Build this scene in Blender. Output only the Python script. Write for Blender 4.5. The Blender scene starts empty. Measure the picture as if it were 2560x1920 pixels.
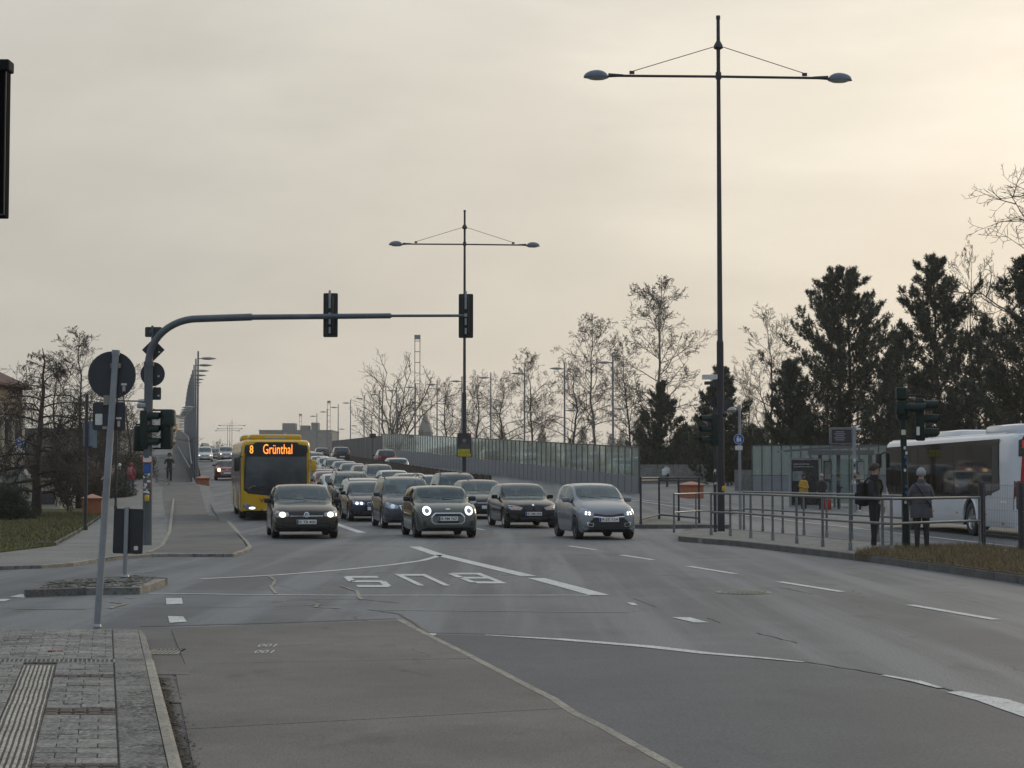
import bpy, bmesh, math, random
import numpy as np
from mathutils import Vector, Matrix
from mathutils.bvhtree import BVHTree
from mathutils.geometry import delaunay_2d_cdt

SC = bpy.context.scene
COL = SC.collection
R = math.radians
PI = math.pi

# ---------------------------------------------------------------- camera
F = 4500.0            # focal length in photo pixels (photo 2560 x 1920)
CAMH = 1.65
HOR = 1193.0
PITCH = math.atan((HOR - 960.0) / F)
cd = bpy.data.cameras.new('camera'); cam = bpy.data.objects.new('camera', cd); COL.objects.link(cam)
cd.sensor_fit = 'HORIZONTAL'; cd.sensor_width = 36.0; cd.lens = F / 2560.0 * 36.0
cd.clip_start = 0.1; cd.clip_end = 6000.0
cam.location = (0, 0, CAMH); cam.rotation_euler = (PI / 2 + PITCH, 0, 0)
SC.camera = cam

# ---------------------------------------------------------------- sky, sun, exposure
SUN_AZ = R(33.0)      # to the right of the viewing direction (+Y), behind thin cloud
SUN_EL = R(17.0)
sun_dir = Vector((math.sin(SUN_AZ) * math.cos(SUN_EL), math.cos(SUN_AZ) * math.cos(SUN_EL), math.sin(SUN_EL)))
W = bpy.data.worlds.new('World'); SC.world = W; W.use_nodes = True
nt = W.node_tree; nt.nodes.clear()
def wn(t, **k):
    n = nt.nodes.new(t)
    for a, b in k.items(): setattr(n, a, b)
    return n
def wl(a, b): nt.links.new(a, b)
def wmath(op, a, b=None, clamp=False):
    n = wn('ShaderNodeMath', operation=op); n.use_clamp = clamp
    for i, v in enumerate((a, b)):
        if v is None: continue
        if isinstance(v, (int, float)): n.inputs[i].default_value = v
        else: wl(v, n.inputs[i])
    return n.outputs[0]
w_out = wn('ShaderNodeOutputWorld'); w_bg = wn('ShaderNodeBackground')
w_tc = wn('ShaderNodeTexCoord')
w_sky = wn('ShaderNodeTexSky'); w_sky.sky_type = 'NISHITA'; w_sky.sun_disc = False
w_sky.sun_elevation = SUN_EL; w_sky.sun_rotation = SUN_AZ; w_sky.air_density = 1.6; w_sky.dust_density = 3.0
w_nsk = wn('ShaderNodeMix', data_type='RGBA', blend_type='MULTIPLY'); w_nsk.inputs[0].default_value = 1.0
wl(w_sky.outputs[0], w_nsk.inputs[6]); w_nsk.inputs[7].default_value = (0.10, 0.10, 0.10, 1)
w_nrm = wn('ShaderNodeVectorMath', operation='NORMALIZE'); wl(w_tc.outputs['Generated'], w_nrm.inputs[0])
w_sep = wn('ShaderNodeSeparateXYZ'); wl(w_nrm.outputs[0], w_sep.inputs[0])
w_dot = wn('ShaderNodeVectorMath', operation='DOT_PRODUCT'); wl(w_nrm.outputs[0], w_dot.inputs[0]); w_dot.inputs[1].default_value = sun_dir
# overcast layer: colour drifts from cool grey away from the sun to warm cream towards it
ramp = wn('ShaderNodeValToRGB'); cr = ramp.color_ramp; cr.interpolation = 'EASE'
cr.elements[0].position = 0.0; cr.elements[0].color = (0.30, 0.33, 0.37, 1)
cr.elements[1].position = 1.0; cr.elements[1].color = (0.71, 0.66, 0.575, 1)
for p, c in ((0.55, (0.36, 0.385, 0.405, 1)), (0.76, (0.42, 0.415, 0.40, 1)), (0.84, (0.475, 0.452, 0.408, 1)), (0.92, (0.565, 0.528, 0.465, 1)), (0.965, (0.645, 0.597, 0.518, 1))):
    e = cr.elements.new(p); e.color = c
# soft streaky clouds, stretched sideways
w_map = wn('ShaderNodeMapping'); w_map.inputs['Scale'].default_value = (3.0, 3.0, 7.5); w_map.inputs['Rotation'].default_value = (0, R(9), R(14)); wl(w_nrm.outputs[0], w_map.inputs[0])
w_n1 = wn('ShaderNodeTexNoise'); w_n1.inputs['Scale'].default_value = 1.15; w_n1.inputs['Detail'].default_value = 5; w_n1.inputs['Roughness'].default_value = 0.52; w_n1.inputs['Distortion'].default_value = 0.5; wl(w_map.outputs[0], w_n1.inputs['Vector'])
w_map2 = wn('ShaderNodeMapping'); w_map2.inputs['Scale'].default_value = (5.5, 5.5, 19.0); w_map2.inputs['Rotation'].default_value = (0, R(-5), 0); wl(w_nrm.outputs[0], w_map2.inputs[0])
w_n2 = wn('ShaderNodeTexNoise'); w_n2.inputs['Scale'].default_value = 1.6; w_n2.inputs['Detail'].default_value = 6; w_n2.inputs['Roughness'].default_value = 0.55; wl(w_map2.outputs[0], w_n2.inputs['Vector'])
cl = wmath('ADD', wmath('MULTIPLY', wmath('SUBTRACT', w_n1.outputs[0], 0.5), 0.26), wmath('MULTIPLY', wmath('SUBTRACT', w_n2.outputs[0], 0.5), 0.13))
dd = wmath('ADD', wmath('MULTIPLY', w_dot.outputs['Value'], 0.5), 0.5)
wl(wmath('ADD', dd, wmath('MULTIPLY', cl, 0.32)), ramp.inputs[0])
# overcast brightness law: brighter towards the zenith
el = wmath('MAXIMUM', w_sep.outputs[2], 0.0)
zen = wmath('ADD', 1.0, wmath('MULTIPLY', wmath('SMOOTH_MAX', wmath('SUBTRACT', el, 0.24), 0.0), 1.05))
bri = wmath('MULTIPLY', zen, wmath('ADD', 1.0, cl))
# thin high cloud is cooler overhead than in the hazy band near the horizon
w_cool = wn('ShaderNodeMix', data_type='RGBA', blend_type='MULTIPLY'); w_cool.inputs[7].default_value = (0.87, 0.985, 1.13, 1)
w_mr = wn('ShaderNodeMapRange'); w_mr.inputs[1].default_value = 0.22; w_mr.inputs[2].default_value = 0.75; wl(el, w_mr.inputs[0]); wl(w_mr.outputs[0], w_cool.inputs[0]); wl(ramp.outputs[0], w_cool.inputs[6])
w_c = wn('ShaderNodeVectorMath', operation='SCALE'); wl(w_cool.outputs[2], w_c.inputs[0]); wl(bri, w_c.inputs['Scale'])
w_mix = wn('ShaderNodeMix', data_type='RGBA'); w_mix.inputs[0].default_value = 0.06
wl(w_c.outputs[0], w_mix.inputs[6]); wl(w_nsk.outputs[2], w_mix.inputs[7])
wl(w_mix.outputs[2], w_bg.inputs[0]); w_bg.inputs[1].default_value = 1.08
wl(w_bg.outputs[0], w_out.inputs[0])

sl = bpy.data.lights.new('sun', 'SUN'); sl.energy = 0.7; sl.angle = R(14); sl.color = (1.0, 0.82, 0.58)
so = bpy.data.objects.new('sun', sl); COL.objects.link(so)
so.rotation_euler = sun_dir.to_track_quat('Z', 'Y').to_euler(); so.location = sun_dir * 60

SC.view_settings.view_transform = 'Standard'; SC.view_settings.look = 'None'
SC.view_settings.exposure = 0.12; SC.view_settings.gamma = 1.0; SC.view_settings.use_curve_mapping = False
SC.render.engine = 'CYCLES'
SC.cycles.use_denoising = True
SC.cycles.max_bounces = 6; SC.cycles.transparent_max_bounces = 12; SC.cycles.diffuse_bounces = 3; SC.cycles.glossy_bounces = 3
SC.cycles.caustics_reflective = False; SC.cycles.caustics_refractive = False
SC.cycles.sample_clamp_indirect = 6.0

# ---------------------------------------------------------------- pixel -> place
_cf = Vector((0, math.cos(PITCH), math.sin(PITCH))); _cu = Vector((0, -math.sin(PITCH), math.cos(PITCH)))
def ray(px, py): return Vector((px - 1280.0, 0, 0)) + _cf * F + _cu * (960.0 - py)
def G(px, py, z=0.0):
    d = ray(px, py); t = (z - CAMH) / d.z
    return Vector((d.x * t, d.y * t, z))
def atY(px, py, Y):
    d = ray(px, py); t = Y / d.y
    return Vector((d.x * t, Y, CAMH + d.z * t))
def xat(px, Y): return (px - 1280.0) / F * Y
def sm(a, b, x):
    t = min(1.0, max(0.0, (x - a) / (b - a))); return t * t * (3 - 2 * t)
_YS = np.arange(0, 900, 0.5)
_SL = np.interp(_YS, [0, 50, 105, 190, 235, 275, 420, 470, 900], [0, 0, .028, .028, 0, -.018, -.018, 0, 0])
_ZR = np.concatenate([[0], np.cumsum((_SL[1:] + _SL[:-1]) * .25)])
def zR(Y): return float(np.interp(Y, _YS, _ZR))          # carriageway
_SP = np.interp(_YS, [0, 74, 84, 190, 230, 275, 420, 470, 900], [0, 0, .0335, .0335, 0, -.018, -.02, 0, 0])
_ZP = np.concatenate([[0], np.cumsum((_SP[1:] + _SP[:-1]) * .25)])
def zP(Y): return 0.06 + float(np.interp(Y, _YS, _ZP))   # footways beside it
def zQ(Y): return 0.12 + float(np.interp(Y, [0, 74, 84, 300, 480], [0, 0, .09, 3.81, 3.0]))   # ground on the bus-stop side
ROADK = -0.185
ROAD_ANG = math.atan(-ROADK)   # a thing that looks back along the road is turned by this

# ---------------------------------------------------------------- materials
MATS = {}
def _nodes(name):
    m = bpy.data.materials.new(name); m.use_nodes = True
    n = m.node_tree; b = n.nodes['Principled BSDF']
    return m, n, b
def mat(name, col, rough=0.6, metal=0.0, var=0.12, scale=6.0, bump=0.0, spec=0.5, coat=0.0, emit=None, es=1.0, stretch=None, dirt=0.0):
    if name in MATS: return MATS[name]
    m, n, b = _nodes(name)
    c = tuple(col) + (1,)
    tc = n.nodes.new('ShaderNodeTexCoord')
    src = tc.outputs['Object']
    if stretch:
        mp = n.nodes.new('ShaderNodeMapping'); mp.inputs['Scale'].default_value = stretch; n.links.new(src, mp.inputs[0]); src = mp.outputs[0]
    nz = n.nodes.new('ShaderNodeTexNoise'); nz.inputs['Scale'].default_value = scale; nz.inputs['Detail'].default_value = 5; nz.inputs['Roughness'].default_value = .6
    n.links.new(src, nz.inputs['Vector'])
    rp = n.nodes.new('ShaderNodeValToRGB'); rp.color_ramp.elements[0].position = .3; rp.color_ramp.elements[1].position = .7
    rp.color_ramp.elements[0].color = tuple(max(0, x * (1 - var)) for x in col) + (1,)
    rp.color_ramp.elements[1].color = tuple(x * (1 + var) for x in col) + (1,)
    n.links.new(nz.outputs[0], rp.inputs[0]); n.links.new(rp.outputs[0], b.inputs['Base Color'])
    b.inputs['Roughness'].default_value = rough; b.inputs['Metallic'].default_value = metal
    b.inputs['Specular IOR Level'].default_value = spec
    if coat: b.inputs['Coat Weight'].default_value = coat; b.inputs['Coat Roughness'].default_value = .06
    if bump:
        bp = n.nodes.new('ShaderNodeBump'); bp.inputs['Strength'].default_value = bump; bp.inputs['Distance'].default_value = .02
        n.links.new(nz.outputs[0], bp.inputs['Height']); n.links.new(bp.outputs[0], b.inputs['Normal'])
    if emit:
        b.inputs['Emission Color'].default_value = tuple(emit) + (1,); b.inputs['Emission Strength'].default_value = es
    MATS[name] = m; return m
def glassmat(name, tint, alpha_t, rough=0.02, body=(.02, .025, .025), refl=0.10, transl=0.0):
    """pane: mirror-like surface over partly transparent tinted glass"""
    if name in MATS: return MATS[name]
    m = bpy.data.materials.new(name); m.use_nodes = True; n = m.node_tree; n.nodes.clear()
    o = n.nodes.new('ShaderNodeOutputMaterial'); gl = n.nodes.new('ShaderNodeBsdfGlossy'); gl.inputs['Roughness'].default_value = rough; gl.inputs[0].default_value = (.80, .93, 1.0, 1)
    tr = n.nodes.new('ShaderNodeBsdfTransparent'); tr.inputs[0].default_value = tuple(tint) + (1,)
    df = n.nodes.new('ShaderNodeBsdfDiffuse'); df.inputs[0].default_value = tuple(body) + (1,)
    base = df.outputs[0]
    if transl:
        ts = n.nodes.new('ShaderNodeBsdfTranslucent'); ts.inputs[0].default_value = tuple(body) + (1,); mt = n.nodes.new('ShaderNodeMixShader'); mt.inputs[0].default_value = transl
        n.links.new(df.outputs[0], mt.inputs[1]); n.links.new(ts.outputs[0], mt.inputs[2]); base = mt.outputs[0]
    m1 = n.nodes.new('ShaderNodeMixShader'); m1.inputs[0].default_value = alpha_t
    n.links.new(base, m1.inputs[1]); n.links.new(tr.outputs[0], m1.inputs[2])
    fr = n.nodes.new('ShaderNodeFresnel'); gm = n.nodes.new('ShaderNodeNewGeometry'); io = n.nodes.new('ShaderNodeMapRange'); io.inputs[3].default_value = 1.5; io.inputs[4].default_value = 1 / 1.5; n.links.new(gm.outputs['Backfacing'], io.inputs[0]); n.links.new(io.outputs[0], fr.inputs[0])
    ad = n.nodes.new('ShaderNodeMath'); ad.operation = 'ADD'; ad.use_clamp = True; ad.inputs[1].default_value = refl; n.links.new(fr.outputs[0], ad.inputs[0])
    m2 = n.nodes.new('ShaderNodeMixShader'); n.links.new(ad.outputs[0], m2.inputs[0]); n.links.new(m1.outputs[0], m2.inputs[1]); n.links.new(gl.outputs[0], m2.inputs[2])
    n.links.new(m2.outputs[0], o.inputs[0]); MATS[name] = m; return m
def groundmat(name, base, dark, light, rough=.75, grain=90.0, streak=0.0, patch=.35, bump=.25, spec=.5, coords='Object', ang=0.0, speck=.0, spf=.35, spt=.66, crack=0.0, stain=0.0, brick=None):
    """worn surface: large patches, fine grain, optional streaks along the driving direction"""
    m, n, b = _nodes(name)
    L = n.links
    if coords == 'World': tc = n.nodes.new('ShaderNodeNewGeometry'); coords = 'Position'
    else: tc = n.nodes.new('ShaderNodeTexCoord')
    def noise(scale, detail=4, sc=(1, 1, 1), rot=0.0, rg=.6):
        mp = n.nodes.new('ShaderNodeMapping'); mp.inputs['Scale'].default_value = sc; mp.inputs['Rotation'].default_value = (0, 0, rot)
        L.new(tc.outputs[coords], mp.inputs[0])
        z = n.nodes.new('ShaderNodeTexNoise'); z.inputs['Scale'].default_value = scale; z.inputs['Detail'].default_value = detail; z.inputs['Roughness'].default_value = rg
        L.new(mp.outputs[0], z.inputs['Vector']); return z.outputs[0]
    def mixc(fac, a, c, blend='MIX'):
        x = n.nodes.new('ShaderNodeMix'); x.data_type = 'RGBA'; x.blend_type = blend
        if isinstance(fac, (int, float)): x.inputs[0].default_value = fac
        else: L.new(fac, x.inputs[0])
        for i, v in ((6, a), (7, c)):
            if isinstance(v, tuple): x.inputs[i].default_value = v + (1,)
            else: L.new(v, x.inputs[i])
        return x.outputs[2]
    def rampf(v, lo, hi):
        x = n.nodes.new('ShaderNodeMapRange'); x.inputs[1].default_value = lo; x.inputs[2].default_value = hi; x.interpolation_type = 'SMOOTHSTEP'
        L.new(v, x.inputs[0]); return x.outputs[0]
    big = rampf(noise(patch, 5), .35, .65)
    mid = rampf(noise(patch * 7, 5), .3, .7)
    c = mixc(big, tuple(dark), tuple(light))
    c = mixc(.5, c, tuple(base))
    mm = n.nodes.new('ShaderNodeMath'); mm.operation = 'MULTIPLY'; mm.inputs[1].default_value = .35; L.new(mid, mm.inputs[0])
    c = mixc(mm.outputs[0], c, tuple(dark))
    if streak:
        st = rampf(noise(1.0, 4, (1.0, .03, 1), ang), .42, .62)
        s2 = n.nodes.new('ShaderNodeMath'); s2.operation = 'MULTIPLY'; s2.inputs[1].default_value = streak; L.new(st, s2.inputs[0])
        c = mixc(s2.outputs[0], c, tuple(light))  # wheel-track wear, with the glancing sheen of polished asphalt put into the colour
    if stain:
        st2 = rampf(noise(.9, 6, (1.2, .55, 1), ang, .65), .56, .72); s4 = n.nodes.new('ShaderNodeMath'); s4.operation = 'MULTIPLY'; s4.inputs[1].default_value = stain; L.new(st2, s4.inputs[0]); c = mixc(s4.outputs[0], c, tuple(x * .55 for x in dark))
        st3 = rampf(noise(2.6, 5, (1, 1, 1), 0, .7), .60, .72); s5 = n.nodes.new('ShaderNodeMath'); s5.operation = 'MULTIPLY'; s5.inputs[1].default_value = stain * .6; L.new(st3, s5.inputs[0]); c = mixc(s5.outputs[0], c, tuple(x * 1.15 for x in light))
    if crack:
        wv = n.nodes.new('ShaderNodeTexNoise'); wv.inputs['Scale'].default_value = 1.3; wv.inputs['Detail'].default_value = 6; L.new(tc.outputs[coords], wv.inputs['Vector'])
        va = n.nodes.new('ShaderNodeVectorMath'); va.operation = 'MULTIPLY_ADD'; L.new(wv.outputs['Color'], va.inputs[0]); va.inputs[1].default_value = (1.1, 1.1, 0); L.new(tc.outputs[coords], va.inputs[2])
        vo = n.nodes.new('ShaderNodeTexVoronoi'); vo.feature = 'DISTANCE_TO_EDGE'; vo.inputs['Scale'].default_value = .16; L.new(va.outputs[0], vo.inputs['Vector'])
        ck = n.nodes.new('ShaderNodeMapRange'); ck.inputs[1].default_value = .0012; ck.inputs[2].default_value = .0035; ck.inputs[3].default_value = crack; ck.inputs[4].default_value = 0; L.new(vo.outputs[0], ck.inputs[0])
        ar = rampf(noise(.22, 3), .45, .58); cm = n.nodes.new('ShaderNodeMath'); cm.operation = 'MULTIPLY'; L.new(ck.outputs[0], cm.inputs[0]); L.new(ar, cm.inputs[1]); c = mixc(cm.outputs[0], c, (.022, .022, .023))
    if brick:
        bk = n.nodes.new('ShaderNodeTexBrick'); bk.inputs['Color1'].default_value = (1, 1, 1, 1); bk.inputs['Color2'].default_value = (.86, .86, .85, 1); bk.inputs['Mortar'].default_value = (.55, .54, .52, 1); bk.inputs['Scale'].default_value = 1.0
        bk.inputs['Brick Width'].default_value = brick[0]; bk.inputs['Row Height'].default_value = brick[1]; bk.inputs['Mortar Size'].default_value = .012
        bm_ = n.nodes.new('ShaderNodeMapping'); bm_.inputs['Rotation'].default_value = (0, 0, R(10)); L.new(tc.outputs[coords], bm_.inputs[0]); L.new(bm_.outputs[0], bk.inputs['Vector']); c = mixc(.8, c, bk.outputs[0], 'MULTIPLY')
    gr = noise(grain, 3, rg=.7)
    g2 = rampf(gr, .25, .75)
    g3 = n.nodes.new('ShaderNodeMapRange'); g3.inputs[3].default_value = .58; g3.inputs[4].default_value = 1.42; L.new(g2, g3.inputs[0])
    sc = n.nodes.new('ShaderNodeVectorMath'); sc.operation = 'SCALE'; L.new(c, sc.inputs[0]); L.new(g3.outputs[0], sc.inputs['Scale'])
    c = sc.outputs[0]
    if speck:
        sp = rampf(noise(grain * spf, 3, rg=.75), spt - .10, spt)
        area = rampf(noise(1.6, 4), .35, .62); am = n.nodes.new('ShaderNodeMath'); am.operation = 'MULTIPLY'; L.new(sp, am.inputs[0]); L.new(area, am.inputs[1]); sp = am.outputs[0]
        s3 = n.nodes.new('ShaderNodeMath'); s3.operation = 'MULTIPLY'; s3.inputs[1].default_value = speck; L.new(sp, s3.inputs[0])
        c = mixc(s3.outputs[0], c, tuple(x * .35 for x in dark))
    L.new(c, b.inputs['Base Color'])
    b.inputs['Roughness'].default_value = rough; b.inputs['Specular IOR Level'].default_value = spec
    bp = n.nodes.new('ShaderNodeBump'); bp.inputs['Strength'].default_value = bump; bp.inputs['Distance'].default_value = .008
    L.new(gr, bp.inputs['Height']); L.new(bp.outputs[0], b.inputs['Normal'])
    MATS[name] = m; return m

# ---------------------------------------------------------------- mesh builder
class MB:
    def __init__(s): s.v = []; s.f = []; s.m = []; s.cm = 0
    def mat(s, i): s.cm = i; return s
    def add(s, vs, fs):
        o = len(s.v); s.v.extend([tuple(p) for p in vs])
        for f in fs: s.f.append([i + o for i in f]); s.m.append(s.cm)
        return o
    def box(s, c, d, rz=0.0, M=None, taper=None):
        x, y, z = d[0] / 2, d[1] / 2, d[2] / 2; tp = taper or 1.0
        P = [Vector((a * x * (tp if e > 0 else 1), b * y * (tp if e > 0 else 1), e * z)) for e in (-1, 1) for b in (-1, 1) for a in (-1, 1)]
        if rz: q = Matrix.Rotation(rz, 3, 'Z'); P = [q @ p for p in P]
        if M is not None: P = [M @ p for p in P]
        c = Vector(c); P = [p + c for p in P]
        s.add(P, [(0, 2, 3, 1), (4, 5, 7, 6), (0, 1, 5, 4), (2, 6, 7, 3), (0, 4, 6, 2), (1, 3, 7, 5)]); return s
    def bbox(s, c, d, bev=.01, rz=0.0, M=None):
        bm = bmesh.new(); bmesh.ops.create_cube(bm, size=1.0)
        for v in bm.verts: v.co = Vector((v.co.x * d[0], v.co.y * d[1], v.co.z * d[2]))
        bmesh.ops.bevel(bm, geom=list(bm.edges), offset=bev, segments=2, profile=.5, affect='EDGES')
        bm.verts.index_update(); P = [v.co.copy() for v in bm.verts]
        Fs = [[v.index for v in f.verts] for f in bm.faces]; bm.free()
        if rz: q = Matrix.Rotation(rz, 3, 'Z'); P = [q @ p for p in P]
        if M is not None: P = [M @ p for p in P]
        c = Vector(c); s.add([p + c for p in P], Fs); return s
    def tube(s, pts, rad, n=10, cap=True):
        pts = [Vector(p) for p in pts]
        if not hasattr(rad, '__len__'): rad = [rad] * len(pts)
        vs = []; fs = []; up = None
        for i, p in enumerate(pts):
            t = (pts[min(i + 1, len(pts) - 1)] - pts[max(i - 1, 0)]).normalized()
            if up is None: up = t.orthogonal().normalized()
            else: up = (up - t * up.dot(t)).normalized()
            bi = t.cross(up)
            for k in range(n):
                a = 2 * PI * k / n; vs.append(p + (up * math.cos(a) + bi * math.sin(a)) * rad[i])
        for i in range(len(pts) - 1):
            for k in range(n):
                k2 = (k + 1) % n; fs.append((i * n + k, i * n + k2, (i + 1) * n + k2, (i + 1) * n + k))
        if cap: fs.append(tuple(range(n))[::-1]); fs.append(tuple((len(pts) - 1) * n + k for k in range(n)))
        s.add(vs, fs); return s
    def lathe(s, prof, n=16, M=None, sx=1.0, sy=1.0, cap=True):
        vs = []; fs = []; m = len(prof)
        for (r, z) in prof:
            for k in range(n):
                a = 2 * PI * k / n; vs.append(Vector((r * math.cos(a) * sx, r * math.sin(a) * sy, z)))
        for i in range(m - 1):
            for k in range(n):
                k2 = (k + 1) % n; fs.append((i * n + k, i * n + k2, (i + 1) * n + k2, (i + 1) * n + k))
        if cap and prof[0][0] > 1e-4: fs.append(tuple(range(n))[::-1])
        if cap and prof[-1][0] > 1e-4: fs.append(tuple((m - 1) * n + k for k in range(n)))
        if M is not None: vs = [M @ p for p in vs]
        s.add(vs, fs); return s
    def prism(s, poly, z0, z1):
        """poly: list of (x,y) or (x,y,..); vertical prism"""
        n = len(poly); a = sum(poly[i][0] * poly[(i + 1) % n][1] - poly[(i + 1) % n][0] * poly[i][1] for i in range(n))
        if a < 0: poly = poly[::-1]
        vs = [(p[0], p[1], z0) for p in poly] + [(p[0], p[1], z1) for p in poly]
        fs = [tuple(range(n))[::-1], tuple(range(n, 2 * n))] + [(i, (i + 1) % n, (i + 1) % n + n, i + n) for i in range(n)]
        s.add(vs, fs); return s
    def plate(s, poly, M, t):
        """flat outline (u,v) extruded by t along local +z, placed by matrix M"""
        n = len(poly); a = sum(poly[i][0] * poly[(i + 1) % n][1] - poly[(i + 1) % n][0] * poly[i][1] for i in range(n))
        if a < 0: poly = poly[::-1]
        vs = [M @ Vector((p[0], p[1], 0)) for p in poly] + [M @ Vector((p[0], p[1], t)) for p in poly]
        fs = [tuple(range(n))[::-1], tuple(range(n, 2 * n))] + [(i, (i + 1) % n, (i + 1) % n + n, i + n) for i in range(n)]
        s.add(vs, fs); return s
    def sphere(s, c, r, n=12, m=8, sc=(1, 1, 1)):
        vs = []; fs = []; c = Vector(c)
        for j in range(m + 1):
            t = PI * j / m
            for k in range(n):
                a = 2 * PI * k / n
                vs.append(c + Vector((math.sin(t) * math.cos(a) * sc[0], math.sin(t) * math.sin(a) * sc[1], math.cos(t) * sc[2])) * r)
        for j in range(m):
            for k in range(n): fs.append((j * n + k, (j + 1) * n + k, (j + 1) * n + (k + 1) % n, j * n + (k + 1) % n))
        s.add(vs, fs); return s
    def mesh(s, name, mats, smooth=False):
        me = bpy.data.meshes.new(name); me.from_pydata(s.v, [], s.f)
        if not isinstance(mats, (list, tuple)): mats = [mats]
        for x in mats: me.materials.append(x)
        if len(mats) > 1: me.polygons.foreach_set('material_index', s.m)
        me.update()
        bm = bmesh.new(); bm.from_mesh(me)
        bmesh.ops.recalc_face_normals(bm, faces=list(bm.faces))
        if smooth:
            for f in bm.faces: f.smooth = True
            lim = R(38) if smooth is True else R(smooth)
            for e in bm.edges:
                if len(e.link_faces) == 2 and e.calc_face_angle(0) > lim: e.smooth = False
        bm.to_mesh(me); bm.free(); return me
    def build(s, name, mats, parent=None, smooth=False, loc=None):
        return put(name, s.mesh(name, mats, smooth), parent, loc)
def put(name, me, parent=None, loc=None, rot=None):
    o = bpy.data.objects.new(name, me); COL.objects.link(o)
    if parent is not None: o.parent = parent
    if loc is not None: o.location = loc
    if rot is not None: o.rotation_euler = rot
    return o
def tag(o, label=None, cat=None, group=None, kind=None):
    if label: o['label'] = label
    if cat: o['category'] = cat
    if group: o['group'] = group
    if kind: o['kind'] = kind
    return o
def thing(name, label, cat, loc=(0, 0, 0), rz=0.0, group=None):
    o = bpy.data.objects.new(name, None); COL.objects.link(o); o.location = loc; o.rotation_euler = (0, 0, rz)
    o.empty_display_size = .2
    return tag(o, label, cat, group)
def copy_tree(o, parent=None):
    c = o.copy(); COL.objects.link(c); c.parent = parent
    for ch in [x for x in bpy.data.objects if x.parent == o]: copy_tree(ch, c)
    return c
_kids = {}
def dup(root, label, loc, rz, group=None):
    """copy of a thing with its parts and sub-parts"""
    def rec(o, parent):
        c = o.copy(); COL.objects.link(c); c.parent = parent
        for ch in list(o.children): rec(ch, c)
        return c
    c = rec(root, None); c.location = loc; c.rotation_euler = (0, 0, rz); c['label'] = label
    if group: c['group'] = group
    return c
_txt = {}
def text_geo(s, size=1.0, bold=0.0):
    """outline text as flat mesh (x right, y up, centred); returns verts, faces, width"""
    k = (s, bold)
    if k not in _txt:
        cu = bpy.data.curves.new('lettering', 'FONT'); cu.body = s; cu.size = 1.0; cu.align_x = 'CENTER'; cu.align_y = 'CENTER'; cu.offset = bold; cu.resolution_u = 3
        ob = bpy.data.objects.new('lettering', cu); COL.objects.link(ob)
        dg = bpy.context.evaluated_depsgraph_get(); me = ob.evaluated_get(dg).to_mesh()
        V = [tuple(v.co) for v in me.vertices]; Fc = [list(p.vertices) for p in me.polygons]
        ob.evaluated_get(dg).to_mesh_clear(); bpy.data.objects.remove(ob); bpy.data.curves.remove(cu)
        xs = [v[0] for v in V] or [0]; ys = [v[1] for v in V] or [0]
        _txt[k] = (V, Fc, max(xs) - min(xs), max(ys) - min(ys), (max(xs) + min(xs)) / 2, (max(ys) + min(ys)) / 2)
    return _txt[k]
def text(name, s, M, w, h, m, parent=None, bold=.0, depth=0.0):
    """flat lettering w x h metres in the local xy plane of matrix M (reads towards +z)"""
    V, Fc, tw, th, cx, cy = text_geo(s, 1.0, bold)
    b = MB(); b.add([M @ Vector(((v[0] - cx) / tw * w, (v[1] - cy) / th * h, 0)) for v in V], Fc)
    me = bpy.data.meshes.new(name); me.from_pydata(b.v, [], b.f); me.materials.append(m); me.update()
    return put(name, me, parent)
def frontM(x, y, z, yaw=0.0):
    """matrix for a plate that faces -Y (towards the camera), u to the right, v up"""
    return Matrix.Translation((x, y, z)) @ Matrix.Rotation(yaw, 4, 'Z') @ Matrix.Rotation(PI / 2, 4, 'X')
def rrect(w, h, r=.02, n=3):
    p = []
    for cx, cy, a0 in ((w / 2 - r, h / 2 - r, 0), (-w / 2 + r, h / 2 - r, 90), (-w / 2 + r, -h / 2 + r, 180), (w / 2 - r, -h / 2 + r, 270)):
        for k in range(n + 1):
            a = R(a0 + 90 * k / n); p.append((cx + r * math.cos(a), cy + r * math.sin(a)))
    return p
def circ(r, n=28, sx=1.0): return [(r * sx * math.cos(2 * PI * k / n), r * math.sin(2 * PI * k / n)) for k in range(n)]
# ================================================================ ground, road, footways
asphalt = groundmat('asphalt', (.084, .089, .096), (.052, .056, .062), (.150, .155, .162), rough=.66, grain=44, streak=.85, patch=.16, bump=.35, spec=.32, ang=R(-10.5), crack=.85, stain=.5)
asphalt_dark = groundmat('asphalt_new', (.061, .066, .074), (.045, .049, .056), (.086, .091, .099), rough=.72, grain=46, streak=.15, patch=.3, bump=.4, spec=.45, ang=R(-20), crack=.5, stain=.4)
slabmat = groundmat('slab_concrete', (.130, .119, .108), (.086, .080, .074), (.172, .157, .142), rough=.8, grain=70, patch=.38, bump=.3, spec=.35, ang=R(-20), crack=.35, stain=.55, speck=.3)
footmat = groundmat('footway_paving', (.20, .195, .185), (.15, .147, .14), (.25, .24, .225), rough=.85, grain=30, patch=.5, bump=.3, spec=.3, brick=(.4, .2), stain=.3)
cyclemat = groundmat('cycle_asphalt', (.125, .118, .11), (.09, .087, .083), (.17, .16, .15), rough=.85, grain=50, patch=.8, bump=.35, spec=.3)
kerbmat = groundmat('kerb_stone', (.28, .25, .21), (.17, .16, .14), (.36, .33, .27), rough=.85, grain=40, patch=2.5, bump=.3, spec=.3, coords='World', speck=.5, spf=.5)
kerbdark = groundmat('kerb_stone_dirty', (.12, .115, .105), (.08, .078, .072), (.17, .16, .15), rough=.85, grain=40, patch=2.5, bump=.3, spec=.3, coords='World')
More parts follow.
